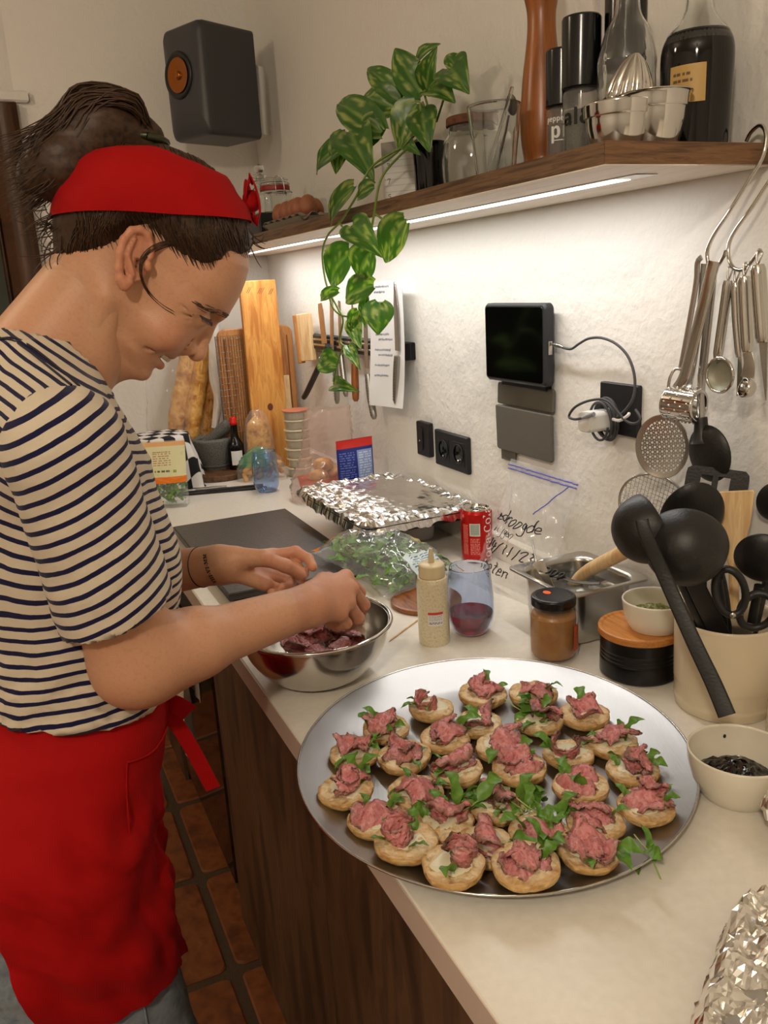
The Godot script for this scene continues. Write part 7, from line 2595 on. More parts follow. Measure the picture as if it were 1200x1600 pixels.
	part(t, "cord", tube(sm([Vector3(-1.0029, 1.2922, 0.0500), Vector3(-0.9888, 1.2794, 0.0520), Vector3(-1.0007, 1.2715, 0.0550), Vector3(-1.0191, 1.2765, 0.0580), Vector3(-1.0501, 1.3015, 0.0640), Vector3(-1.0843, 1.3005, 0.0680), Vector3(-1.1216, 1.2866, 0.0710), Vector3(-1.1377, 1.2692, 0.0730), Vector3(-1.1239, 1.2655, 0.0730), Vector3(-1.1033, 1.2700, 0.0720), Vector3(-1.0862, 1.2759, 0.0700)], 6), 0.0022, 8), cab)
	part(t, "plug", tube([Vector3(-1.1030, 1.2700, 0.0722), Vector3(-1.0915, 1.2744, 0.0710), Vector3(-1.0772, 1.2790, 0.0695)], [0.0025, 0.0036, 0.0036], 10), mk("plug_grey", Color(0.55, 0.55, 0.57), 0.4))
	part(t, "strap", tube(sm([Vector3(-1.0470, 1.2728, 0.0560), Vector3(-1.0294, 1.2732, 0.0580), Vector3(-1.0143, 1.2817, 0.0560), Vector3(-1.0148, 1.2852, 0.0520)], 4), 0.0026, 8), mats.white_plastic)


# ---------------------------------------------------------------- hooks and the tools hanging at the shelf end
func disc_with_holes(r: float, dish: float, hole_r: float, step: float) -> ArrayMesh:
	# a shallow dished plate pierced with a hexagonal grid of round holes
	var st := []
	var n := int(r / step) + 1
	var cells := {}
	for j in range(-n, n + 1):
		for i in range(-n, n + 1):
			var c := Vector2(i * step + (step / 2 if j % 2 else 0.0), j * step * 0.866)
			if c.length() < r - step * 1.05:
				cells[c] = true
	var face := func(p: Vector2) -> Vector3:
		return Vector3(p.x, p.y, -dish * (1.0 - p.length_squared() / (r * r)))
	for c: Vector2 in cells:
		# a hexagonal cell with a round hole
		var rows := []
		for rr in 2:
			var row := PackedVector3Array()
			for k in 12:
				var a := TAU * k / 12 + PI / 6
				var q := hole_r if rr == 1 else step * 0.5 / cos(fposmod(a - PI / 6.0 + PI / 6.0, PI / 3.0) - PI / 6.0)
				row.append(face.call(c + Vector2(cos(a + PI / 6.0 - PI / 6.0), sin(a)) * q))
			rows.append(row)
		st.append(grid(rows, true, false, false, false))
	var rows := []
	for e in [[r - step * 1.0, 0.0003], [r - step * 0.8, 0.0004], [r * 0.97, 0.0005], [r, 0.0008], [r, -0.0004], [r * 0.96, -0.0006], [r - step * 1.0, -0.0006]]:
		var row := PackedVector3Array()
		for k in 48:
			var a := TAU * k / 48
			var p: Vector3 = face.call(Vector2(cos(a), sin(a)) * float(e[0]))
			row.append(p + Vector3(0, 0, e[1]))
		rows.append(row)
	st.append(grid(rows, true, false, false, false))
	return join(st)


func flat_handle(path: Array, w0: float, w1: float, t: float, up: Vector3) -> ArrayMesh:
	return ribbon(sm(path, 6), func(q: float) -> float: return lerpf(w0, w1, q), t, up)


func build_rail_tools() -> void:
	var steel := mats.polished_steel as Material
	var satin := mats.satin_steel as Material
	var t := thing("hook", "long steel S-hook over the shelf end, the left of two", "hook")
	part(t, "wire", tube(sm([Vector3(-0.8453, 1.6447, 0.0200), Vector3(-0.8380, 1.6546, 0.0200), Vector3(-0.8238, 1.6594, 0.0220), Vector3(-0.8137, 1.6526, 0.0240), Vector3(-0.8090, 1.6395, 0.0260), Vector3(-0.8105, 1.6187, 0.0300), Vector3(-0.8238, 1.5954, 0.0360), Vector3(-0.8454, 1.5600, 0.0440), Vector3(-0.8603, 1.5395, 0.0480), Vector3(-0.8693, 1.5228, 0.0500), Vector3(-0.8719, 1.5101, 0.0500), Vector3(-0.8655, 1.4953, 0.0510), Vector3(-0.8525, 1.4941, 0.0530), Vector3(-0.8395, 1.5063, 0.0550), Vector3(-0.8348, 1.5139, 0.0560)], 5), 0.0026, 10), steel)
	t = thing("hook", "long steel S-hook at the shelf end, the right of two, holding a bundle of tools", "hook")
	part(t, "wire", tube(sm([Vector3(-0.7650, 1.6283, 0.0300), Vector3(-0.7772, 1.6133, 0.0300), Vector3(-0.7950, 1.5897, 0.0340), Vector3(-0.8118, 1.5636, 0.0400), Vector3(-0.8305, 1.5395, 0.0450), Vector3(-0.8379, 1.5224, 0.0480), Vector3(-0.8348, 1.5043, 0.0500), Vector3(-0.8237, 1.4922, 0.0520), Vector3(-0.8063, 1.4901, 0.0540), Vector3(-0.7922, 1.4996, 0.0560), Vector3(-0.7788, 1.5124, 0.0580)], 5), 0.0026, 10), steel)
	# rotary grater on the left hook
	t = thing("rotary_grater", "steel rotary cheese grater with a studded drum hanging on the left hook", "grater")
	part(t, "handle", flat_handle([Vector3(-0.8513, 1.5022, 0.0580), Vector3(-0.8565, 1.4770, 0.0600), Vector3(-0.8711, 1.4114, 0.0640), Vector3(-0.8849, 1.3556, 0.0680), Vector3(-0.8963, 1.3365, 0.0700)], 0.0085, 0.0072, 0.006, Vector3(0.3, 0.1, 1)), steel)
	part(t, "handle", flat_handle([Vector3(-0.8819, 1.5081, 0.0500), Vector3(-0.8883, 1.5019, 0.0500), Vector3(-0.8892, 1.4772, 0.0500), Vector3(-0.8940, 1.4271, 0.0540), Vector3(-0.9010, 1.3625, 0.0600)], 0.004, 0.004, 0.003, Vector3(0.3, 0.1, 1)), satin)
	part(t, "crank", tube(sm([Vector3(-0.8921, 1.3610, 0.0660), Vector3(-0.9013, 1.3616, 0.0700), Vector3(-0.9063, 1.3502, 0.0740), Vector3(-0.9092, 1.3340, 0.0740)], 5), 0.0022, 8), steel)
	var dc := Vector3(-0.8872, 1.3139, 0.0660) as Vector3
	var drum := part(t, "drum", turned(lathe([Vector2(0.019, -0.024), Vector2(0.0225, -0.024), Vector2(0.0235, -0.021), Vector2(0.0235, 0.021), Vector2(0.0225, 0.024), Vector2(0.019, 0.024), Vector2(0.019, -0.024)], 40), Transform3D(Basis(Vector3.BACK, PI / 2), Vector3.ZERO)), steel, dc, Vector3(0, 16, -3))
	var studs := []
	for k in 5:
		for i in 14:
			var a := TAU * i / 14 + 0.2 * (k % 2)
			studs.append([lathe([Vector2(0.0022, 0), Vector2(0.0016, 0.0013), Vector2(0, 0.0026)], 6), Transform3D(Basis(Vector3.RIGHT, a), Vector3(-0.017 + 0.0085 * k, 0.0232 * cos(a), 0.0232 * sin(a)))])
	var sd := part(drum, "studs", join(studs), satin)
	sd.set_meta("kind", "stuff")
	# black spoon with a steel shaft on the left hook
	t = thing("serving_spoon", "black nylon spoon with a steel handle hanging on the left hook", "spoon")
	part(t, "handle", flat_handle([Vector3(-0.8675, 1.4929, 0.0500), Vector3(-0.8625, 1.4831, 0.0500), Vector3(-0.8645, 1.4439, 0.0500), Vector3(-0.8695, 1.3765, 0.0500), Vector3(-0.8726, 1.3505, 0.0500)], 0.0085, 0.0065, 0.005, Vector3.BACK), satin)
	part(t, "shaft", tube([Vector3(-0.8717, 1.3549, 0.0500), Vector3(-0.8722, 1.3243, 0.0500), Vector3(-0.8702, 1.2892, 0.0500)], [0.006, 0.005, 0.006], 10), satin)
	part(t, "neck", tube(sm([Vector3(-0.8706, 1.2962, 0.0500), Vector3(-0.8684, 1.2787, 0.0500), Vector3(-0.8661, 1.2611, 0.0500)], 4), [0.0085, 0.009, 0.009, 0.0095, 0.010, 0.011, 0.0125, 0.014, 0.016], 14), mats.black_nylon)
	part(t, "spoon_bowl", lathe(shell(sm([Vector2(0, 0), Vector2(0.018, 0.0015), Vector2(0.030, 0.006), Vector2(0.036, 0.011)], 5), 0.002), 36), mats.black_nylon, Vector3(-0.8548, 1.2459, 0.0580), Vector3(-84, 0, 4), Vector3(1.0, 1.0, 1.12))
	# skimmer
	t = thing("skimmer", "round perforated steel skimmer hanging below the grater", "skimmer")
	part(t, "disc", disc_with_holes(0.0475, 0.006, 0.0019, 0.0082), satin, Vector3(-0.9498, 1.2423, 0.0450), Vector3(-6, 10, 10))
	part(t, "handle", flat_handle([Vector3(-0.9182, 1.2900, 0.0450), Vector3(-0.8986, 1.3305, 0.0480), Vector3(-0.8865, 1.3927, 0.0480), Vector3(-0.8818, 1.4768, 0.0460), Vector3(-0.8798, 1.4997, 0.0460)], 0.005, 0.006, 0.003, Vector3.BACK), satin)
	# wire strainer standing behind, in the crock
	t = thing("wire_strainer", "flat round wire mesh strainer behind the skimmer", "strainer", Vector3(-0.9786, 1.1381, 0.0300), Vector3(-8, 12, -12))
	var ring := []
	for k in 49:
		ring.append(Vector3(0.067 * cos(TAU * k / 48), 0.052 * sin(TAU * k / 48), 0))
	part(t, "rim", tube(ring, 0.0022, 8), satin)
	var wires := []
	for k in range(-9, 10):
		var x := 0.0068 * k
		var y := 0.052 * sqrt(maxf(0.0, 1.0 - x * x / (0.067 * 0.067)))
		if y > 0.004:
			wires.append(tube([Vector3(x, -y, 0), Vector3(x, 0, -0.004), Vector3(x, y, 0)], 0.0006, 4, false))
	for k in range(-7, 8):
		var y := 0.0068 * k
		var x := 0.067 * sqrt(maxf(0.0, 1.0 - y * y / (0.052 * 0.052)))
		if x > 0.004:
			wires.append(tube([Vector3(-x, y, 0.0008), Vector3(0, y, -0.0032), Vector3(x, y, 0.0008)], 0.0006, 4, false))
	var wm := part(t, "mesh", join(wires), satin)
	wm.set_meta("kind", "stuff")
	part(t, "handle", tube([Vector3(0.055, -0.03, 0), Vector3(0.085, -0.075, 0.02), Vector3(0.105, -0.115, 0.035)], 0.003, 8), satin)
	# bundle on the right hook: four tools with tubular steel handles
	var tools := [
		["tea_strainer", "small round tea strainer with a tubular handle, leftmost on the right hook", "strainer", [Vector3(-0.8340, 1.4775, 0.0500), Vector3(-0.8387, 1.4358, 0.0500), Vector3(-0.8458, 1.3778, 0.0500)]],
		["spatula", "slim steel tool second from the left on the right hook", "utensil", [Vector3(-0.8260, 1.4740, 0.0460), Vector3(-0.8207, 1.4277, 0.0460), Vector3(-0.8122, 1.3810, 0.0460)]],
		["melon_baller", "steel melon baller third on the right hook", "utensil", [Vector3(-0.8009, 1.4817, 0.0580), Vector3(-0.7957, 1.4368, 0.0580), Vector3(-0.7892, 1.3897, 0.0580)]],
		["peeler", "steel peeler with the thickest handle, rightmost on the right hook", "peeler", [Vector3(-0.7758, 1.4947, 0.0640), Vector3(-0.7687, 1.4526, 0.0640), Vector3(-0.7601, 1.4032, 0.0640)]]]
	var i2 := 0
	for k in tools:
		t = thing(k[0], k[1], k[2])
		var w: float = [0.0066, 0.0058, 0.0078, 0.0092][i2]
		var hp: Array = sm(k[3], 5)
		part(t, "handle", tube(hp, [w * 0.8, w, w, w, w, w, w, w, w, w, w * 0.8], 18), steel)
		var top: Vector3 = hp[0]
		part(t, "loop", tube(sm([top, top + Vector3(0.003, 0.006, 0), top + Vector3(0.004, 0.014, -0.002), top + Vector3(-0.003, 0.016, -0.002), top + Vector3(-0.002, 0.006, 0), top], 4), 0.0013, 7), satin)
		var end: Vector3 = hp[-1]
		match k[0]:
			"tea_strainer":
				var c := Vector3(-0.8331, 1.3574, 0.0560) as Vector3
				ring = []
				for q in 33:
					ring.append(c + Vector3(0.0225 * cos(TAU * q / 32), 0.0225 * sin(TAU * q / 32), 0.002))
				part(t, "rim", tube(ring, 0.0022, 8), steel)
				part(t, "mesh_bowl", lathe(shell(sm([Vector2(0, 0), Vector2(0.014, 0.0025), Vector2(0.0215, 0.009)], 4), 0.0006), 32), mk("fine_mesh", Color(0.62, 0.62, 0.56), 0.55, 0.6), c + Vector3(0, 0, -0.008), Vector3(90, 0, 0))
				part(t, "neck", tube([end, end + Vector3(0.001, -0.006, 0.002), c + Vector3(0, 0.022, 0.002)], 0.002, 8), steel)
			"spatula":
				part(t, "blade", flat_handle([end, end + Vector3(0.002, -0.02, 0), end + Vector3(0.004, -0.05, 0)], 0.003, 0.006, 0.0015, Vector3.BACK), satin)
			"melon_baller":
				part(t, "neck", flat_handle([end, Vector3(-0.7850, 1.3740, 0.0580), Vector3(-0.7868, 1.3578, 0.0580)], 0.006, 0.009, 0.002, Vector3(0.3, 0, 1)), satin)
				part(t, "scoop", lathe(shell(sm([Vector2(0, -0.013), Vector2(0.009, -0.0095), Vector2(0.0130, 0.0), Vector2(0.0115, 0.004)], 5), 0.0008), 32), steel, Vector3(-0.7853, 1.3454, 0.0620), Vector3(70, 0, 20))
			"peeler":
				part(t, "blade", flat_handle([end, Vector3(-0.7573, 1.3801, 0.0640), Vector3(-0.7532, 1.3531, 0.0640), Vector3(-0.7507, 1.3328, 0.0640)], 0.007, 0.0006, 0.0016, Vector3.BACK), satin)
		i2 += 1


# ---------------------------------------------------------------- the crock of black utensils
func ladle(called: String, label: String, c: Vector3, r: float, facing_: Vector3, path: Array, w: float) -> void:
	# a ladle: hemispherical cup and a long flat handle
	var t := thing(called, label, "ladle")
	var y := facing_.normalized()
	var x := y.cross(Vector3.UP).normalized()
	var z := x.cross(y)
	var cup := lathe(shell(sm([Vector2(0, -1.0) * r, Vector2(0.42, -0.9) * r, Vector2(0.74, -0.66) * r, Vector2(0.93, -0.34) * r, Vector2(1.0, 0.02) * r, Vector2(0.985, 0.18) * r], 5), 0.0022), 48)
	part(t, "cup", turned(cup, Transform3D(Basis(x, y, z), c)), mats.black_nylon)
	part(t, "handle", ribbon(sm(path, 6), func(q: float) -> float: return w * (0.85 + 0.3 * q), 0.006, Vector3(0.72, 0.12, 0.68)), mats.black_nylon)


func build_crock() -> void:
	var at := Vector3(-0.768, TOP, 0.089)
	var t := thing("utensil_crock", "cream glazed crock full of black kitchen utensils", "crock", at)
	var prof := sm([Vector2(0, 0.001), Vector2(0.056, 0.0), Vector2(0.0625, 0.003), Vector2(0.0645, 0.010)], 4)
	for k in 30:
		var y := 0.012 + 0.112 * k / 29.0
		var g := 0.0
		for c in [0.020, 0.027, 0.034]:
			g += 0.0018 * exp(-pow((y - c) / 0.0022, 2.0))
		prof.append(Vector2(0.0650 + 0.0025 * k / 29.0 - g, y))
	prof.append(Vector2(0.0682, 0.127))
	part(t, "vessel", lathe(shell(prof, 0.004), 72), mats.cream_glaze)
	# a second cream pot at the frame's right edge
	t = thing("cream_pot", "cream ribbed pot at the right edge behind the bowl of jam", "pot", Vector3(-0.628, TOP, 0.092))
	prof = sm([Vector2(0, 0.001), Vector2(0.045, 0.0), Vector2(0.050, 0.004)], 4)
	for k in 20:
		var y := 0.006 + 0.060 * k / 19.0
		prof.append(Vector2(0.0505 - 0.001 * (1.0 + sin(y * 500.0)) * 0.5, y))
	part(t, "vessel", lathe(shell(prof, 0.004), 56), mats.cream_glaze)
	var nyl := mats.black_nylon as Material
	ladle("ladle", "black ladle leaning on the front of the crock, its long handle reaching the worktop", Vector3(-0.7750, 1.1896, 0.2233), 0.044, Vector3(0.30, 0.35, -0.9), [Vector3(-0.7350, 1.2180, 0.2679), Vector3(-0.7280, 1.1994, 0.2668), Vector3(-0.7080, 1.1503, 0.2544), Vector3(-0.6680, 1.0833, 0.2459), Vector3(-0.6420, 1.0426, 0.2405), Vector3(-0.6220, 1.0116, 0.2388)], 0.0085)
	ladle("ladle", "largest black ladle, its round back turned to the viewer above the crock", Vector3(-0.7350, 1.1737, 0.2001), 0.0490, Vector3(-0.62, 0.30, -0.70), [Vector3(-0.7350, 1.1393, 0.1912), Vector3(-0.7380, 1.1077, 0.1722), Vector3(-0.7450, 1.0642, 0.1415), Vector3(-0.7500, 1.0254, 0.1164), Vector3(-0.7550, 0.9909, 0.0954)], 0.012)
	# big black spoon behind them
	t = thing("serving_spoon", "broad black spoon standing in the crock behind the two ladles", "spoon")
	var c := Vector3(-0.7900, 1.1735, 0.1317) as Vector3
	part(t, "spoon_bowl", lathe(shell(sm([Vector2(0, 0), Vector2(0.02, 0.002), Vector2(0.034, 0.009), Vector2(0.040, 0.017)], 5), 0.0024), 40), nyl, c, Vector3(-62, 48, 14), Vector3(1.05, 1.0, 1.5))
	part(t, "handle", tube(sm([Vector3(-0.7720, 1.1312, 0.1121), Vector3(-0.7700, 1.0959, 0.1007), Vector3(-0.7650, 1.0560, 0.0953), Vector3(-0.7600, 0.9976, 0.0930)], 5), 0.006, 10), nyl)
	# slotted turner: a plate with two long slots
	t = thing("slotted_turner", "black slotted turner, its slots showing at the top of the crock", "turner")
	var o := Vector3(-0.8350, 1.2269, 0.0454) as Vector3
	var bars := []
	for e in [[-0.043, -0.0235], [-0.0085, -0.0005], [0.0145, 0.038]]:
		bars.append(plate(PackedVector2Array([Vector2(e[0], -0.085), Vector2(e[1], -0.085), Vector2(e[1], -0.008), Vector2(e[0], -0.008)]), 0.0028, 0.0006))
	bars.append(plate(PackedVector2Array([Vector2(-0.0235, -0.085), Vector2(-0.0085, -0.085), Vector2(-0.0085, -0.052), Vector2(-0.0235, -0.052)]), 0.0028, 0.0))
	bars.append(plate(PackedVector2Array([Vector2(-0.0005, -0.085), Vector2(0.0145, -0.085), Vector2(0.0145, -0.052), Vector2(-0.0005, -0.052)]), 0.0028, 0.0))
	bars.append(plate(PackedVector2Array([Vector2(-0.043, -0.009), Vector2(0.038, -0.009), Vector2(0.037, -0.002), Vector2(0.032, 0.003), Vector2(-0.035, 0.003), Vector2(-0.042, -0.002)]), 0.0028, 0.0006))
	bars.append(plate(PackedVector2Array([Vector2(-0.043, -0.084), Vector2(0.038, -0.084), Vector2(0.030, -0.100), Vector2(0.010, -0.112), Vector2(-0.012, -0.112), Vector2(-0.034, -0.100)]), 0.0028, 0.0006))
	part(t, "blade", join(bars), nyl, o, Vector3(-10, 44, -7))
	part(t, "handle", tube([o + Vector3(-0.004, -0.105, 0.018), o + Vector3(0.012, -0.18, 0.036), o + Vector3(0.02, -0.25, 0.055)], 0.006, 10), nyl)
	# wooden spatula
	t = thing("wooden_spatula", "pale wooden spatula with a slanted end standing in the crock", "spatula")
	var wp := PackedVector2Array([Vector2(-0.034, 0.0), Vector2(0.024, 0.002), Vector2(0.026, -0.003), Vector2(0.020, -0.045), Vector2(0.012, -0.075), Vector2(0.006, -0.10), Vector2(0.006, -0.22), Vector2(-0.006, -0.22), Vector2(-0.007, -0.10), Vector2(-0.014, -0.07), Vector2(-0.026, -0.04)])
	part(t, "blade", plate(wp, 0.005, 0.0012), mats.pale_wood, Vector3(-0.8000, 1.2061, 0.0571), Vector3(-6, 46, 3))
	# black spoon at the right edge, and the higher one behind it
	t = thing("serving_spoon", "black spoon at the right edge standing low in the crock", "spoon")
	part(t, "spoon_bowl", lathe(shell(sm([Vector2(0, 0), Vector2(0.018, 0.002), Vector2(0.029, 0.008), Vector2(0.0345, 0.015)], 5), 0.0024), 40), nyl, Vector3(-0.7150, 1.1328, 0.0938), Vector3(-66, 46, -8), Vector3(1.0, 1.0, 1.15))
	part(t, "handle", tube(sm([Vector3(-0.7150, 1.1078, 0.0960), Vector3(-0.7220, 1.0706, 0.0940), Vector3(-0.7350, 1.0151, 0.0867)], 5), 0.006, 10), nyl)
	t = thing("spoon", "black spoon edge seen high at the right edge of the frame", "spoon")
	part(t, "spoon_bowl", lathe(shell(sm([Vector2(0, 0), Vector2(0.012, 0.002), Vector2(0.020, 0.006), Vector2(0.024, 0.011)], 5), 0.002), 36), nyl, Vector3(-0.7600, 1.1884, 0.0238), Vector3(-70, 46, -4), Vector3(1.0, 1.0, 1.3))
	part(t, "handle", tube(sm([Vector3(-0.7600, 1.1640, 0.0239), Vector3(-0.7550, 1.1138, 0.0330), Vector3(-0.7500, 1.0475, 0.0536), Vector3(-0.7500, 0.9952, 0.0667)], 5), 0.005, 10), nyl)
	# scissors: two finger loops above the rim
	t = thing("scissors", "black-handled kitchen scissors standing in the crock, loops up", "scissors")
	for e in [[Vector3(-0.7120, 1.1109, 0.1475), 0.017, 0.030, 12.0], [Vector3(-0.7000, 1.0824, 0.1136), 0.019, 0.024, -25.0]]:
		var ring := []
		for k in 33:
			var a := TAU * k / 32
			ring.append(Vector3(float(e[1]) * cos(a), float(e[2]) * sin(a), 0.002 * sin(a * 2.0)))
		part(t, "finger_loop", tube(ring, 0.0048, 10), nyl, e[0], Vector3(0, 48, e[3]))
	part(t, "blade", join([flat_handle([Vector3(-0.7120, 1.0806, 0.1358), Vector3(-0.7250, 1.0342, 0.1133), Vector3(-0.7450, 0.9646, 0.0857)], 0.008, 0.005, 0.0025, Vector3(0.7, 0, 0.7)), flat_handle([Vector3(-0.7060, 1.0641, 0.1174), Vector3(-0.7220, 1.0298, 0.1084), Vector3(-0.7420, 0.9662, 0.0868)], 0.008, 0.005, 0.0025, Vector3(0.7, 0, 0.7))]), mats.satin_steel)
	part(t, "pivot", lathe([Vector2(0, 0), Vector2(0.004, 0), Vector2(0.0035, 0.002), Vector2(0, 0.0024)], 14), mats.satin_steel, Vector3(-0.7050, 1.0833, 0.1486), Vector3(90, 48, 0))
	# two thin handles between
	for e in [["peeler", "thin black handle rising between the ladles at the crock's left", [Vector3(-0.7500, 1.1250, 0.1926), Vector3(-0.7550, 1.0838, 0.1670), Vector3(-0.7600, 1.0403, 0.1382), Vector3(-0.7650, 0.9921, 0.1170)]], ["whisk", "slim black handle just left of the scissors in the crock", [Vector3(-0.7450, 1.1147, 0.1340), Vector3(-0.7480, 1.0720, 0.1216), Vector3(-0.7520, 1.0133, 0.1069)]]]:
		t = thing("utensil", e[1], "utensil")
		part(t, "handle", tube(sm(e[2], 5), 0.0055, 10), nyl)


# ---------------------------------------------------------------- things on the shelf
func build_shelf_things() -> void:
	var b := SHELF + 0.0003
	# speaker on a bracket near the corner
	var t := thing("speaker", "dark grey loudspeaker with a copper-coloured cone on a bracket in the corner", "speaker", Vector3(-2.725, 1.942, 0.203), Vector3(0, 24.4, 0))
	var grey := mk("speaker_grey", Color(0.23, 0.23, 0.245), 0.42)
	# rounded cabinet: sections in x and y, from the back (z < 0) to the gently curved baffle
	var rows := []
	for e in [[-0.100, 0.176, 0.292, 0.012], [-0.098, 0.182, 0.300, 0.014], [0.080, 0.184, 0.303, 0.016], [0.094, 0.180, 0.299, 0.020], [0.102, 0.166, 0.284, 0.024], [0.107, 0.12, 0.22, 0.03], [0.109, 0.02, 0.04, 0.009]]:
		var row := PackedVector3Array()
		for p in rounded(e[1], e[2], e[3], 5):
			row.append(Vector3(p.x, 0.1515 + p.y, e[0]))
		rows.append(row)
	part(t, "cabinet", grid(rows, true, true, true), grey)
	var gold := mk("cone_copper", Color(0.62, 0.36, 0.12), 0.28, 0.9)
	var dr := part(t, "driver", lathe([Vector2(0.0, 0.0), Vector2(0.058, 0.0), Vector2(0.062, 0.003), Vector2(0.064, 0.006), Vector2(0.056, 0.008), Vector2(0.050, 0.004), Vector2(0.0, 0.004)], 48), mats.black_plastic, Vector3(-0.016, 0.172, 0.106), Vector3(90, 0, 0))
	part(dr, "cone", lathe(sm([Vector2(0.047, 0.0075), Vector2(0.030, 0.0062), Vector2(0.016, 0.0046), Vector2(0.012, 0.0046), Vector2(0.011, 0.008), Vector2(0.006, 0.0105), Vector2(0, 0.0112)], 4), 48), gold)
	part(t, "bracket", join([slab(-0.02, 0.02, 0.06, 0.20, -0.135, -0.0995, 0.003)]), mats.white_plastic)
	part(t, "wall_arm", slab(0.01, 0.055, 0.02, 0.22, -0.165, -0.130, 0.003), mats.white_plastic)
	# stoppered bottle and clip jar on a black box
	t = thing("storage_box", "low black box at the far end of the shelf, carrying two glass jars", "box", Vector3(-2.405, b, 0.165))
	part(t, "box", box(Vector3(0.26, 0.052, 0.13), 0.003), mats.black_plastic)
	part(t, "glass_top", turned(box(Vector3(0.262, 0.004, 0.132), 0.001), Transform3D(Basis.IDENTITY, Vector3(0, 0.0523, 0))), mats.clear_glass)
	t = thing("stopper_bottle", "clear glass apothecary bottle with a ball stopper beside the clip jar", "bottle", Vector3(-2.470, b + 0.0568, 0.16))
	part(t, "vessel", lathe(shell(sm([Vector2(0, 0.002), Vector2(0.026, 0.0), Vector2(0.029, 0.004), Vector2(0.029, 0.066), Vector2(0.022, 0.080), Vector2(0.014, 0.088), Vector2(0.014, 0.096), Vector2(0.019, 0.099)], 5), 0.0016), 40), mats.clear_glass)
	part(t, "stopper", lathe(sm([Vector2(0, 0.090), Vector2(0.011, 0.094), Vector2(0.010, 0.104), Vector2(0.020, 0.110), Vector2(0.021, 0.115), Vector2(0.008, 0.121), Vector2(0.014, 0.130), Vector2(0.013, 0.140), Vector2(0, 0.146)], 5), 36), mats.clear_glass)
	t = thing("clip_jar", "square glass clip jar with a red rubber seal", "jar", Vector3(-2.355, b + 0.0568, 0.155))
	part(t, "vessel", grid([rect_ring(0.078, 0.078, 0.012, 0.0), rect_ring(0.084, 0.084, 0.014, 0.003), rect_ring(0.084, 0.084, 0.014, 0.052), rect_ring(0.078, 0.078, 0.030, 0.060), rect_ring(0.074, 0.074, 0.03, 0.060), rect_ring(0.079, 0.079, 0.013, 0.050), rect_ring(0.079, 0.079, 0.013, 0.006), rect_ring(0.072, 0.072, 0.01, 0.004)], true, true, true), mats.clear_glass)
	part(t, "seal", lathe([Vector2(0.034, 0.0605), Vector2(0.0405, 0.0605), Vector2(0.041, 0.062), Vector2(0.041, 0.071), Vector2(0.040, 0.073), Vector2(0.034, 0.073), Vector2(0.034, 0.0605)], 40), mk("seal_red", Color(0.55, 0.035, 0.06), 0.45))
	part(t, "lid", lathe(sm([Vector2(0, 0.076), Vector2(0.033, 0.0745), Vector2(0.040, 0.0745), Vector2(0.041, 0.079), Vector2(0.036, 0.084), Vector2(0.038, 0.090), Vector2(0.030, 0.093), Vector2(0, 0.094)], 4), 40), mats.clear_glass)
	part(t, "wire_clip", tube(sm([Vector3(0.043, 0.045, 0.01), Vector3(0.046, 0.065, 0.012), Vector3(0.040, 0.088, 0.01), Vector3(0.03, 0.097, 0), Vector3(0.040, 0.088, -0.01), Vector3(0.046, 0.065, -0.012), Vector3(0.043, 0.045, -0.01)], 4), 0.0012, 6), mats.satin_steel)
	# eggs in an open carton
	t = thing("egg_carton", "grey pulp egg carton on the shelf holding brown eggs", "carton", Vector3(-2.045, b, 0.190))
	rows = []
	for i in 31:
		var row := PackedVector3Array()
		for j in 13:
			var x := (i - 15) * 0.0098
			var z := (j - 6) * 0.0098
			row.append(Vector3(x, 0.016 + 0.0095 * cos(x * TAU / 0.049) * cos(z * TAU / 0.049) * -1.0 + (0.003 if absi(j - 6) == 6 else 0.0), z))
		rows.append(row)
	var pulp := mk("pulp", Color(0.50, 0.46, 0.40), 0.9)
	part(t, "tray", sheet(rows, 0.002), pulp)
	part(t, "skirt", grid([rect_ring(0.27, 0.10, 0.02, 0.0), rect_ring(0.294, 0.118, 0.02, 0.016), rect_ring(0.290, 0.114, 0.02, 0.016), rect_ring(0.266, 0.096, 0.02, 0.0)], true, true, true), pulp)
	var eggm := mk("egg_brown", Color(0.56, 0.33, 0.21), 0.5)
	var egg := lathe(sm([Vector2(0, 0), Vector2(0.013, 0.0035), Vector2(0.0215, 0.018), Vector2(0.0205, 0.034), Vector2(0.012, 0.049), Vector2(0, 0.054)], 5), 28)
	var el := ["brown egg at the far end of the carton's front row", "second brown egg of the carton's front row", "largest brown egg in the middle of the carton's front row", "fourth brown egg of the carton's front row", "brown egg at the near end of the carton's front row, behind the vine", "brown egg in the carton's back row"]
	for k in 6:
		var p := Vector3(-0.098 + 0.049 * k, 0.012, 0.022) if k < 5 else Vector3(0.02, 0.012, -0.026)
		single("egg", el[k], "egg", egg, eggm, Vector3(-2.045, b, 0.190) + p, Vector3(6 * sin(k * 3.0), 0, 7 * cos(k * 2.0)), "brown eggs in the carton")
	# recipe card, plant pot and jars
	t = thing("recipe_card", "white card with rows of figures leaning behind the trailing plant", "card", Vector3(-1.650, b, 0.100), Vector3(0, 42, 0))
	part(t, "card", plate(board_poly(0.105, 0.135, 0.001, 0.001), 0.001, 0.0002), mats.paper)
	var ink := []
	for e in [["&", 0.018, 0.030, 0.062], ["6", 0.018, 0.026, 0.040], ["12", 0.010, 0.022, 0.020], ["3", 0.010, -0.038, 0.09], ["7", 0.010, -0.038, 0.060], ["5", 0.010, -0.038, 0.03]]:
		ink.append([indexed(letters(e[0], e[1], false, 0.0004, true)), xf(Vector3(e[2], e[3], 0.0013))])
	part(t, "figures", join(ink), mats.ink)
	var rules := []
	for k in 9:
		rules.append(slab(-0.048, 0.048, 0.015 + 0.012 * k, 0.0154 + 0.012 * k, 0.001, 0.0013))
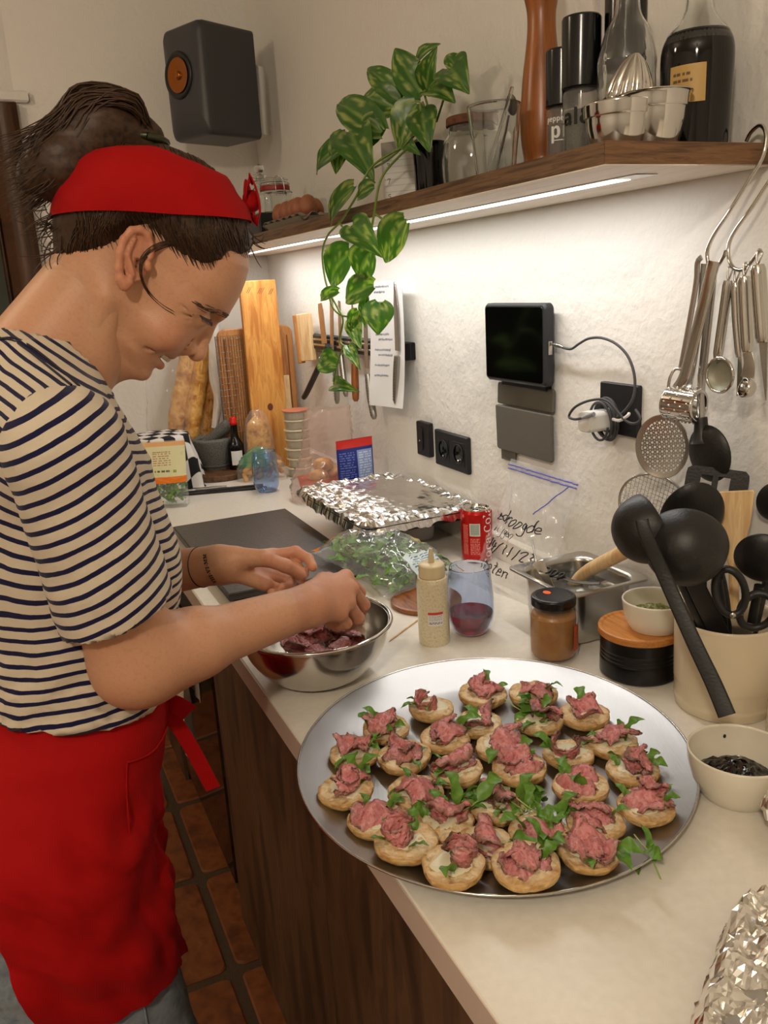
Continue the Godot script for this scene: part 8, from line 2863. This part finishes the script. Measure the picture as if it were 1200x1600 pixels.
	part(t, "ruled_lines", join(rules), mk("rule_grey", Color(0.55, 0.52, 0.50), 0.8))
	t = thing("cork_jar", "round glass jar with a cork lid behind the faceted tumbler", "jar", Vector3(-1.372, b, 0.105))
	part(t, "vessel", lathe(shell(sm([Vector2(0, 0.003), Vector2(0.042, 0.0), Vector2(0.052, 0.008), Vector2(0.056, 0.05), Vector2(0.052, 0.085), Vector2(0.043, 0.10), Vector2(0.043, 0.112)], 6), 0.002), 48), mats.clear_glass)
	part(t, "lid", lathe([Vector2(0, 0.108), Vector2(0.040, 0.108), Vector2(0.040, 0.1125), Vector2(0.0455, 0.1130), Vector2(0.046, 0.115), Vector2(0.0455, 0.126), Vector2(0.044, 0.1275), Vector2(0, 0.1275)], 44), wood("cork", Color(0.42, 0.25, 0.14), Color(0.30, 0.16, 0.08), Vector3(20, 20, 20), 97, 0.8))
	t = thing("tumbler", "faceted clear glass tumbler on the shelf with slim sticks standing in it", "glass", Vector3(-1.172, b, 0.185))
	var prof := sm([Vector2(0, 0.006), Vector2(0.024, 0.001), Vector2(0.0295, 0.004), Vector2(0.0345, 0.050), Vector2(0.0365, 0.066), Vector2(0.0405, 0.105)], 6)
	part(t, "vessel", bend(lathe(shell(prof, 0.0022), 54), func(p: Vector3) -> Vector3:
		var k := 1.0 - 0.05 * smoothstep(0.070, 0.058, p.y) * smoothstep(0.0, 0.01, p.y) * absf(cos(atan2(p.z, p.x) * 4.5))
		return Vector3(p.x * k, p.y, p.z * k)), mats.clear_glass)
	var at := Vector3(-1.172, b, 0.185)
	single("glass_straw", "clear glass straw leaning in the faceted tumbler", "straw", tube([at + Vector3(-0.015, 0.009, 0.006), at + Vector3(0.034, 0.122, -0.010), at + Vector3(0.0345, 0.124, -0.0102)], [0.0028, 0.0028, 0.0018], 12), mats.clear_glass)
	t = thing("teaspoon", "dark spoon tip showing above the faceted tumbler's rim", "spoon")
	part(t, "handle", tube([at + Vector3(-0.012, 0.009, -0.008), at + Vector3(0.012, 0.09, -0.018)], 0.0018, 8), mats.dark_steel)
	part(t, "spoon_bowl", lathe(shell(sm([Vector2(0, 0), Vector2(0.007, 0.001), Vector2(0.011, 0.004)], 4), 0.001), 20), mats.dark_steel, at + Vector3(0.014, 0.103, -0.02), Vector3(-70, 30, 0), Vector3(0.8, 1, 1.4))
	# pepper mill and grinders
	t = thing("pepper_mill", "tall turned wooden pepper mill rising out of the frame", "mill", Vector3(-1.178, b, 0.095))
	part(t, "body", lathe(sm([Vector2(0, 0), Vector2(0.030, 0), Vector2(0.032, 0.003), Vector2(0.032, 0.016), Vector2(0.029, 0.021), Vector2(0.030, 0.026), Vector2(0.0285, 0.034), Vector2(0.0325, 0.060), Vector2(0.0335, 0.095), Vector2(0.029, 0.150), Vector2(0.0225, 0.200), Vector2(0.0215, 0.235), Vector2(0.027, 0.262), Vector2(0.027, 0.27), Vector2(0, 0.272)], 5), 48), mats.mill_wood)
	part(t, "head", lathe(sm([Vector2(0, 0.272), Vector2(0.024, 0.273), Vector2(0.028, 0.285), Vector2(0.024, 0.31), Vector2(0.010, 0.325), Vector2(0, 0.327)], 5), 40), mats.mill_wood)
	var navy := mk("cap_black", Color(0.03, 0.032, 0.042), 0.18)
	var g := [["spice_grinder", "shortest black-capped glass grinder, beside the pepper mill", Vector3(-1.072, b, 0.135), 0.0215, 0.085, 0.158, "pin", Color(0.20, 0.10, 0.09)], ["spice_grinder", "middle black-capped glass grinder with a lettered jar", Vector3(-1.015, b, 0.145), 0.0245, 0.096, 0.183, "al&h", Color(0.15, 0.13, 0.09)], ["spice_grinder", "tallest black-capped grinder, half behind the ornate glass bottle", Vector3(-0.975, b, 0.105), 0.0255, 0.112, 0.215, "", Color(0.12, 0.10, 0.08)]]
	for e in g:
		t = thing(e[0], e[1], "grinder", e[2], Vector3.ZERO, "black-capped spice grinders on the shelf")
		var r: float = e[3]
		var hj: float = e[4]
		part(t, "jar", lathe([Vector2(0, 0), Vector2(r - 0.002, 0), Vector2(r, 0.003), Vector2(r, hj - 0.006), Vector2(r - 0.003, hj), Vector2(0, hj)], 40), film("grinder_glass_%s" % e[6], Color(0.60, 0.60, 0.58), 0.22, 0.08))
		var sp := mk("spice_%s" % e[6], Color.WHITE, 0.9)
		sp.albedo_texture = noise_tex(110 + hash(e[6]) % 9, 0.16, 2, [e[7], (e[7] as Color).lightened(0.25), (e[7] as Color).darkened(0.4)], 128)
		tri(sp, Vector3(16, 16, 16))
		part(t, "spice", lathe([Vector2(0, 0.003), Vector2(r - 0.0025, 0.003), Vector2(r - 0.0022, hj * 0.72), Vector2(0, hj * 0.74)], 32), sp)
		part(t, "cap", lathe([Vector2(0, hj), Vector2(r + 0.001, hj), Vector2(r + 0.0015, hj + 0.002), Vector2(r + 0.0015, e[5] - 0.003), Vector2(r, e[5]), Vector2(0, e[5])], 44), navy)
		if e[6] != "":
			var a := facing(e[2]) + 0.02
			part(t, "lettering", on_round(turned(indexed(letters(e[6], 0.020, true, 0.0004)), Transform3D(Basis.IDENTITY, Vector3(0.004, hj * 0.62, 0))), r + 0.0004, a), mats.white_print if e[6] == "pin" else mats.black_gloss)
			if e[6] == "pin":
				part(t, "lettering", on_round(turned(indexed(letters("peppercorns", 0.0068, true, 0.0004)), Transform3D(Basis.IDENTITY, Vector3(0.004, hj * 0.80, 0))), r + 0.0004, a), mats.white_print)
				part(t, "lettering", patch(r + 0.0004, a - 0.5, a + 0.5, hj * 0.46, hj * 0.475), mats.white_print)
	# ornate bottle, liquor bottle
	t = thing("glass_bottle", "ornate pressed glass bottle behind the steel juicer", "bottle", Vector3(-0.948, b, 0.125))
	prof = sm([Vector2(0, 0.003), Vector2(0.032, 0.0), Vector2(0.0365, 0.005), Vector2(0.0365, 0.098), Vector2(0.036, 0.120), Vector2(0.028, 0.150), Vector2(0.016, 0.175), Vector2(0.014, 0.24)], 6)
	part(t, "vessel", bend(lathe(shell(prof, 0.0022), 72), func(p: Vector3) -> Vector3:
		var a := atan2(p.z, p.x)
		var k := 1.0
		if p.y > 0.10 and p.y < 0.125:
			k += 0.018 * absf(sin(a * 16.0))
		elif p.y > 0.02 and p.y <= 0.10:
			k += 0.02 * maxf(0.0, sin(a * 6.0 + p.y * 80.0) * sin(a * 6.0 - p.y * 80.0))
		elif p.y >= 0.125 and p.y < 0.17:
			k += 0.015 * sin(a * 8.0)
		return Vector3(p.x * k, p.y, p.z * k)), mats.clear_glass)
	at = Vector3(-0.872, b, 0.080)
	t = thing("liquor_bottle", "round-shouldered bottle of dark liquor with a cream label at the shelf end", "bottle", at)
	prof = sm([Vector2(0, 0.004), Vector2(0.036, 0.0), Vector2(0.0405, 0.005), Vector2(0.0420, 0.06), Vector2(0.0425, 0.110), Vector2(0.036, 0.130), Vector2(0.020, 0.150), Vector2(0.0145, 0.175), Vector2(0.0140, 0.27)], 6)
	part(t, "vessel", lathe(shell(prof, 0.002), 56), mats.clear_glass)
	part(t, "liquor", lathe(sm([Vector2(0, 0.0005), Vector2(0.036, 0.0), Vector2(0.0409, 0.005), Vector2(0.0424, 0.06), Vector2(0.0429, 0.110), Vector2(0.0364, 0.130)], 5) + [Vector2(0, 0.1303)], 48), mk("dark_liquor", Color(0.022, 0.010, 0.012), 0.06))
	var fa := facing(at)
	part(t, "label", patch(0.0437, fa - 0.25, fa + 0.75, 0.048, 0.090), label_tex(48, 40, Color(0.72, 0.58, 0.32), func(im: Image) -> void: lines_of_print(im, Rect2i(5, 8, 26, 14), 2, Color(0.35, 0.25, 0.12), 4)))
	# steel bowls and juicer
	t = thing("steel_bowl", "small polished steel bowl, the left and farther of two at the shelf end", "bowl", Vector3(-0.872, b, 0.200))
	part(t, "vessel", lathe(shell(sm([Vector2(0, 0.001), Vector2(0.026, 0.0), Vector2(0.031, 0.003), Vector2(0.036, 0.020), Vector2(0.0375, 0.033), Vector2(0.0395, 0.0345), Vector2(0.0410, 0.048)], 5), 0.0012), 56), mats.polished_steel)
	t = thing("steel_bowl", "polished steel bowl with a wide lip at the corner of the shelf", "bowl", Vector3(-0.860, b, 0.128))
	t.position = Vector3(-0.8625, b, 0.158)
	part(t, "vessel", lathe(shell(sm([Vector2(0, 0.001), Vector2(0.028, 0.0), Vector2(0.033, 0.003), Vector2(0.0395, 0.026), Vector2(0.0412, 0.040), Vector2(0.0432, 0.0415), Vector2(0.0445, 0.055), Vector2(0.0475, 0.057)], 5), 0.0012), 64), mats.polished_steel)
	t = thing("citrus_juicer", "fluted steel citrus reamer standing tilted in the steel bowls", "juicer", Vector3(-0.880, b + 0.052, 0.178), Vector3(0, 0, -14))
	part(t, "reamer", bend(lathe(sm([Vector2(0.040, -0.002), Vector2(0.0395, 0.0), Vector2(0.030, 0.003), Vector2(0.026, 0.010), Vector2(0.022, 0.025), Vector2(0.0135, 0.042), Vector2(0.004, 0.052), Vector2(0, 0.053)], 6), 80), func(p: Vector3) -> Vector3:
		var k := 1.0 + 0.16 * (absf(sin(atan2(p.z, p.x) * 5.0)) - 0.4) * smoothstep(0.004, 0.012, p.y)
		return Vector3(p.x * k, p.y, p.z * k)), mats.polished_steel)


# ---------------------------------------------------------------- the trailing plant
func heart_leaf(base: Vector3, tip: Vector3, half: float, face: Vector3, sd: int) -> ArrayMesh:
	# a pothos leaf from its stalk end to its pointed tip, folded along the midrib and arched; green with cream streaks
	var n := FastNoiseLite.new()
	n.seed = sd
	n.frequency = 1.0
	var d := tip - base
	var len := d.length()
	half *= 1.2
	var y := d / len
	var x := y.cross(face).normalized()
	var z := x.cross(y)
	var rows := []
	for i in 17:
		var t := i / 16.0
		var w := half * (1.28 * pow(sin(PI * pow(clampf(t * 0.97 + 0.015, 0.0, 1.0), 0.62)), 0.85)) * lerpf(1.0, 0.82, t)
		var row := PackedVector3Array()
		for j in 13:
			var s := (j - 6) / 6.0
			var back := 0.10 * len * s * s * maxf(0.0, 1.0 - t * 4.0)
			var p := Vector3(s * w, t * len - back, 0)
			p.z = absf(s) * w * 0.32 + 0.10 * len * sin(PI * t) - 0.05 * len * t * t + 0.02 * len * n.get_noise_2d(s * 2.0, t * 3.0)
			row.append(base + x * p.x + y * p.y + z * p.z)
		rows.append(row)
	var g := grid(rows, false, false, false, false)
	var cream := 0.18 + 0.36 * absf(n.get_noise_2d(7.0, 3.0))
	return paint(g, func(_p: Vector3, uv: Vector2) -> Color:
		var s := (uv.x - 0.5) * 2.0
		var v := n.get_noise_2d(s * 2.3, uv.y * 1.8 - absf(s) * 1.4) + 0.45 * n.get_noise_2d(s * 6.0, uv.y * 4.5)
		var c := Color(0.045, 0.135, 0.022).lerp(Color(0.085, 0.20, 0.035), clampf(0.5 + v, 0.0, 1.0))
		c = c.lerp(Color(0.45, 0.50, 0.16), 0.85 * smoothstep(0.42 - cream, 0.62 - cream, v))
		return c.lerp(Color(0.22, 0.33, 0.09), 0.7 * smoothstep(0.06, 0.0, absf(s))))


func build_plant() -> void:
	var t := thing("pothos", "variegated pothos in a black pot, its vines trailing over the shelf edge", "plant", Vector3(-1.498, SHELF + 0.0003, 0.125))
	var o := -t.position
	part(t, "pot", lathe(shell(sm([Vector2(0, 0.001), Vector2(0.024, 0.0), Vector2(0.0275, 0.003), Vector2(0.030, 0.06), Vector2(0.0320, 0.105)], 5), 0.0025), 44), mk("pot_black", Color(0.02, 0.021, 0.026), 0.12))
	part(t, "soil", lathe([Vector2(0, 0.096), Vector2(0.029, 0.095), Vector2(0.029, 0.085), Vector2(0, 0.085)], 24), mk("soil", Color(0.07, 0.05, 0.035), 0.95))
	var vine := mats.vine as Material
	for path in [
		[Vector3(-1.5005, 1.7763, 0.1250), Vector3(-1.4876, 1.7519, 0.1500), Vector3(-1.4607, 1.7203, 0.2000), Vector3(-1.4224, 1.6873, 0.2500), Vector3(-1.4098, 1.6609, 0.2720), Vector3(-1.4156, 1.6250, 0.2790), Vector3(-1.4417, 1.5811, 0.2790), Vector3(-1.4728, 1.5363, 0.2760), Vector3(-1.4942, 1.4968, 0.2720), Vector3(-1.4985, 1.4699, 0.2680), Vector3(-1.5552, 1.4370, 0.2620), Vector3(-1.5959, 1.4275, 0.2580)],
		[Vector3(-1.4882, 1.7409, 0.1700), Vector3(-1.4947, 1.7187, 0.2200), Vector3(-1.4912, 1.6943, 0.2550), Vector3(-1.5075, 1.6526, 0.2750), Vector3(-1.5756, 1.6161, 0.2810), Vector3(-1.6488, 1.5955, 0.2810), Vector3(-1.6927, 1.5647, 0.2780), Vector3(-1.7015, 1.5204, 0.2740), Vector3(-1.6925, 1.4879, 0.2700), Vector3(-1.6615, 1.4553, 0.2660), Vector3(-1.6443, 1.4295, 0.2620), Vector3(-1.6799, 1.3892, 0.2580), Vector3(-1.6655, 1.3764, 0.2560), Vector3(-1.6383, 1.3774, 0.2540)],
		[Vector3(-1.6943, 1.4788, 0.2700), Vector3(-1.6840, 1.4526, 0.2660), Vector3(-1.6462, 1.4385, 0.2620), Vector3(-1.5746, 1.4380, 0.2620), Vector3(-1.5049, 1.4485, 0.2640), Vector3(-1.4450, 1.4638, 0.2660)],
		[Vector3(-1.4117, 1.6141, 0.2790), Vector3(-1.3621, 1.5963, 0.2820), Vector3(-1.3136, 1.5814, 0.2820), Vector3(-1.2963, 1.5840, 0.2820), Vector3(-1.2922, 1.5965, 0.2810)],
		[Vector3(-1.5822, 1.6167, 0.2810), Vector3(-1.5531, 1.5958, 0.2810), Vector3(-1.5255, 1.5893, 0.2810), Vector3(-1.5059, 1.5946, 0.2810)],
		[Vector3(-1.6772, 1.5676, 0.2780), Vector3(-1.6022, 1.5647, 0.2770), Vector3(-1.5502, 1.5584, 0.2770)],
		[Vector3(-1.5005, 1.7763, 0.1250), Vector3(-1.5060, 1.7660, 0.1400), Vector3(-1.5672, 1.7305, 0.1700), Vector3(-1.5840, 1.7132, 0.2000)],
		[Vector3(-1.4744, 1.7772, 0.1200), Vector3(-1.4437, 1.7981, 0.1250), Vector3(-1.4091, 1.8220, 0.1300), Vector3(-1.3716, 1.8406, 0.1350)],
		[Vector3(-1.4918, 1.7803, 0.1200), Vector3(-1.5157, 1.8284, 0.1200), Vector3(-1.5353, 1.8705, 0.1200), Vector3(-1.5415, 1.8881, 0.1200)],
		[Vector3(-1.6691, 1.3762, 0.2560), Vector3(-1.7015, 1.3477, 0.2540), Vector3(-1.7306, 1.3210, 0.2520), Vector3(-1.7538, 1.2883, 0.2500)],
		[Vector3(-1.5014, 1.5029, 0.2750), Vector3(-1.5313, 1.4678, 0.2700), Vector3(-1.5320, 1.4436, 0.2660), Vector3(-1.5579, 1.4310, 0.2640)]]:
		var pts := sm(path, 6)
		part(t, "vine", tube(pts, 0.0021, 7), vine, o)
	# px of every leaf stalk end and tip stand for the plane it hangs in: base, tip, half width, facing
	var leaves := [
		[Vector3(-1.5068, 1.8263, 0.1300), Vector3(-1.5772, 1.9244, 0.1500), 0.021, 0.5], [Vector3(-1.5416, 1.8871, 0.1200), Vector3(-1.4567, 1.9026, 0.1200), 0.011, -0.3], [Vector3(-1.4856, 1.8337, 0.1300), Vector3(-1.4299, 1.8879, 0.1400), 0.017, 0.2], [Vector3(-1.3913, 1.8471, 0.1350), Vector3(-1.3074, 1.7923, 0.1500), 0.023, 0.3], [Vector3(-1.3738, 1.8413, 0.1300), Vector3(-1.4121, 1.8741, 0.1300), 0.010, 0.0],
		[Vector3(-1.5721, 1.8357, 0.1400), Vector3(-1.6892, 1.9156, 0.1600), 0.017, 0.4], [Vector3(-1.4432, 1.8212, 0.1500), Vector3(-1.3371, 1.7855, 0.1600), 0.021, -0.4], [Vector3(-1.5760, 1.8172, 0.1500), Vector3(-1.6778, 1.8567, 0.1800), 0.024, 0.5], [Vector3(-1.4702, 1.8054, 0.1600), Vector3(-1.4991, 1.7326, 0.1900), 0.024, 0.4], [Vector3(-1.5835, 1.7773, 0.1800), Vector3(-1.7651, 1.8663, 0.2000), 0.024, 0.4], [Vector3(-1.4516, 1.7882, 0.1600), Vector3(-1.3949, 1.7158, 0.1800), 0.020, 0.0],
		[Vector3(-1.6867, 1.7728, 0.2100), Vector3(-1.8407, 1.7348, 0.2300), 0.017, 0.3], [Vector3(-1.7079, 1.7919, 0.2000), Vector3(-1.7420, 1.7221, 0.2200), 0.019, 0.2], [Vector3(-1.6762, 1.7936, 0.2100), Vector3(-1.5315, 1.6894, 0.2300), 0.030, -0.3], [Vector3(-1.5938, 1.7974, 0.1700), Vector3(-1.6568, 1.7552, 0.2000), 0.022, 0.2], [Vector3(-1.5257, 1.7689, 0.1700), Vector3(-1.4819, 1.7989, 0.1700), 0.018, 0.0], [Vector3(-1.5093, 1.7442, 0.1700), Vector3(-1.4319, 1.7161, 0.1800), 0.010, 0.2],
		[Vector3(-1.5134, 1.6720, 0.2750), Vector3(-1.6310, 1.6136, 0.2850), 0.014, 0.4], [Vector3(-1.4445, 1.6628, 0.2650), Vector3(-1.5200, 1.6494, 0.2700), 0.012, 0.1], [Vector3(-1.5173, 1.6045, 0.2820), Vector3(-1.3893, 1.5459, 0.2860), 0.021, -0.2], [Vector3(-1.2906, 1.5925, 0.2820), Vector3(-1.3716, 1.5315, 0.2900), 0.0225, 0.2], [Vector3(-1.4472, 1.5551, 0.2770), Vector3(-1.4958, 1.5056, 0.2850), 0.024, 0.3], [Vector3(-1.5388, 1.5590, 0.2790), Vector3(-1.6382, 1.4969, 0.2900), 0.026, 0.3],
		[Vector3(-1.4469, 1.4950, 0.2760), Vector3(-1.5668, 1.4704, 0.2900), 0.019, 0.5], [Vector3(-1.6330, 1.4872, 0.2720), Vector3(-1.7365, 1.4691, 0.2780), 0.0095, 0.4], [Vector3(-1.4450, 1.4638, 0.2660), Vector3(-1.4421, 1.4072, 0.2760), 0.021, -0.3], [Vector3(-1.6025, 1.4286, 0.2580), Vector3(-1.5523, 1.3770, 0.2660), 0.013, -0.4], [Vector3(-1.6420, 1.3759, 0.2540), Vector3(-1.5766, 1.3348, 0.2600), 0.010, -0.4], [Vector3(-1.7213, 1.3299, 0.2520), Vector3(-1.8108, 1.3480, 0.2620), 0.0195, 0.2], [Vector3(-1.7541, 1.2869, 0.2500), Vector3(-1.6058, 1.2883, 0.2580), 0.0135, -0.2], [Vector3(-1.5035, 1.4770, 0.2680), Vector3(-1.5097, 1.4168, 0.2720), 0.008, 0.7], [Vector3(-1.5551, 1.4481, 0.2640), Vector3(-1.5912, 1.4120, 0.2680), 0.011, 0.1]]
	var k := 0
	for e in leaves:
		part(t, "leaf", heart_leaf(e[0], e[1], e[2], Vector3(0.72, 0.28, 0.62 + float(e[3]) * 0.4).normalized(), 700 + k), mats.pothos, o)
		k += 1
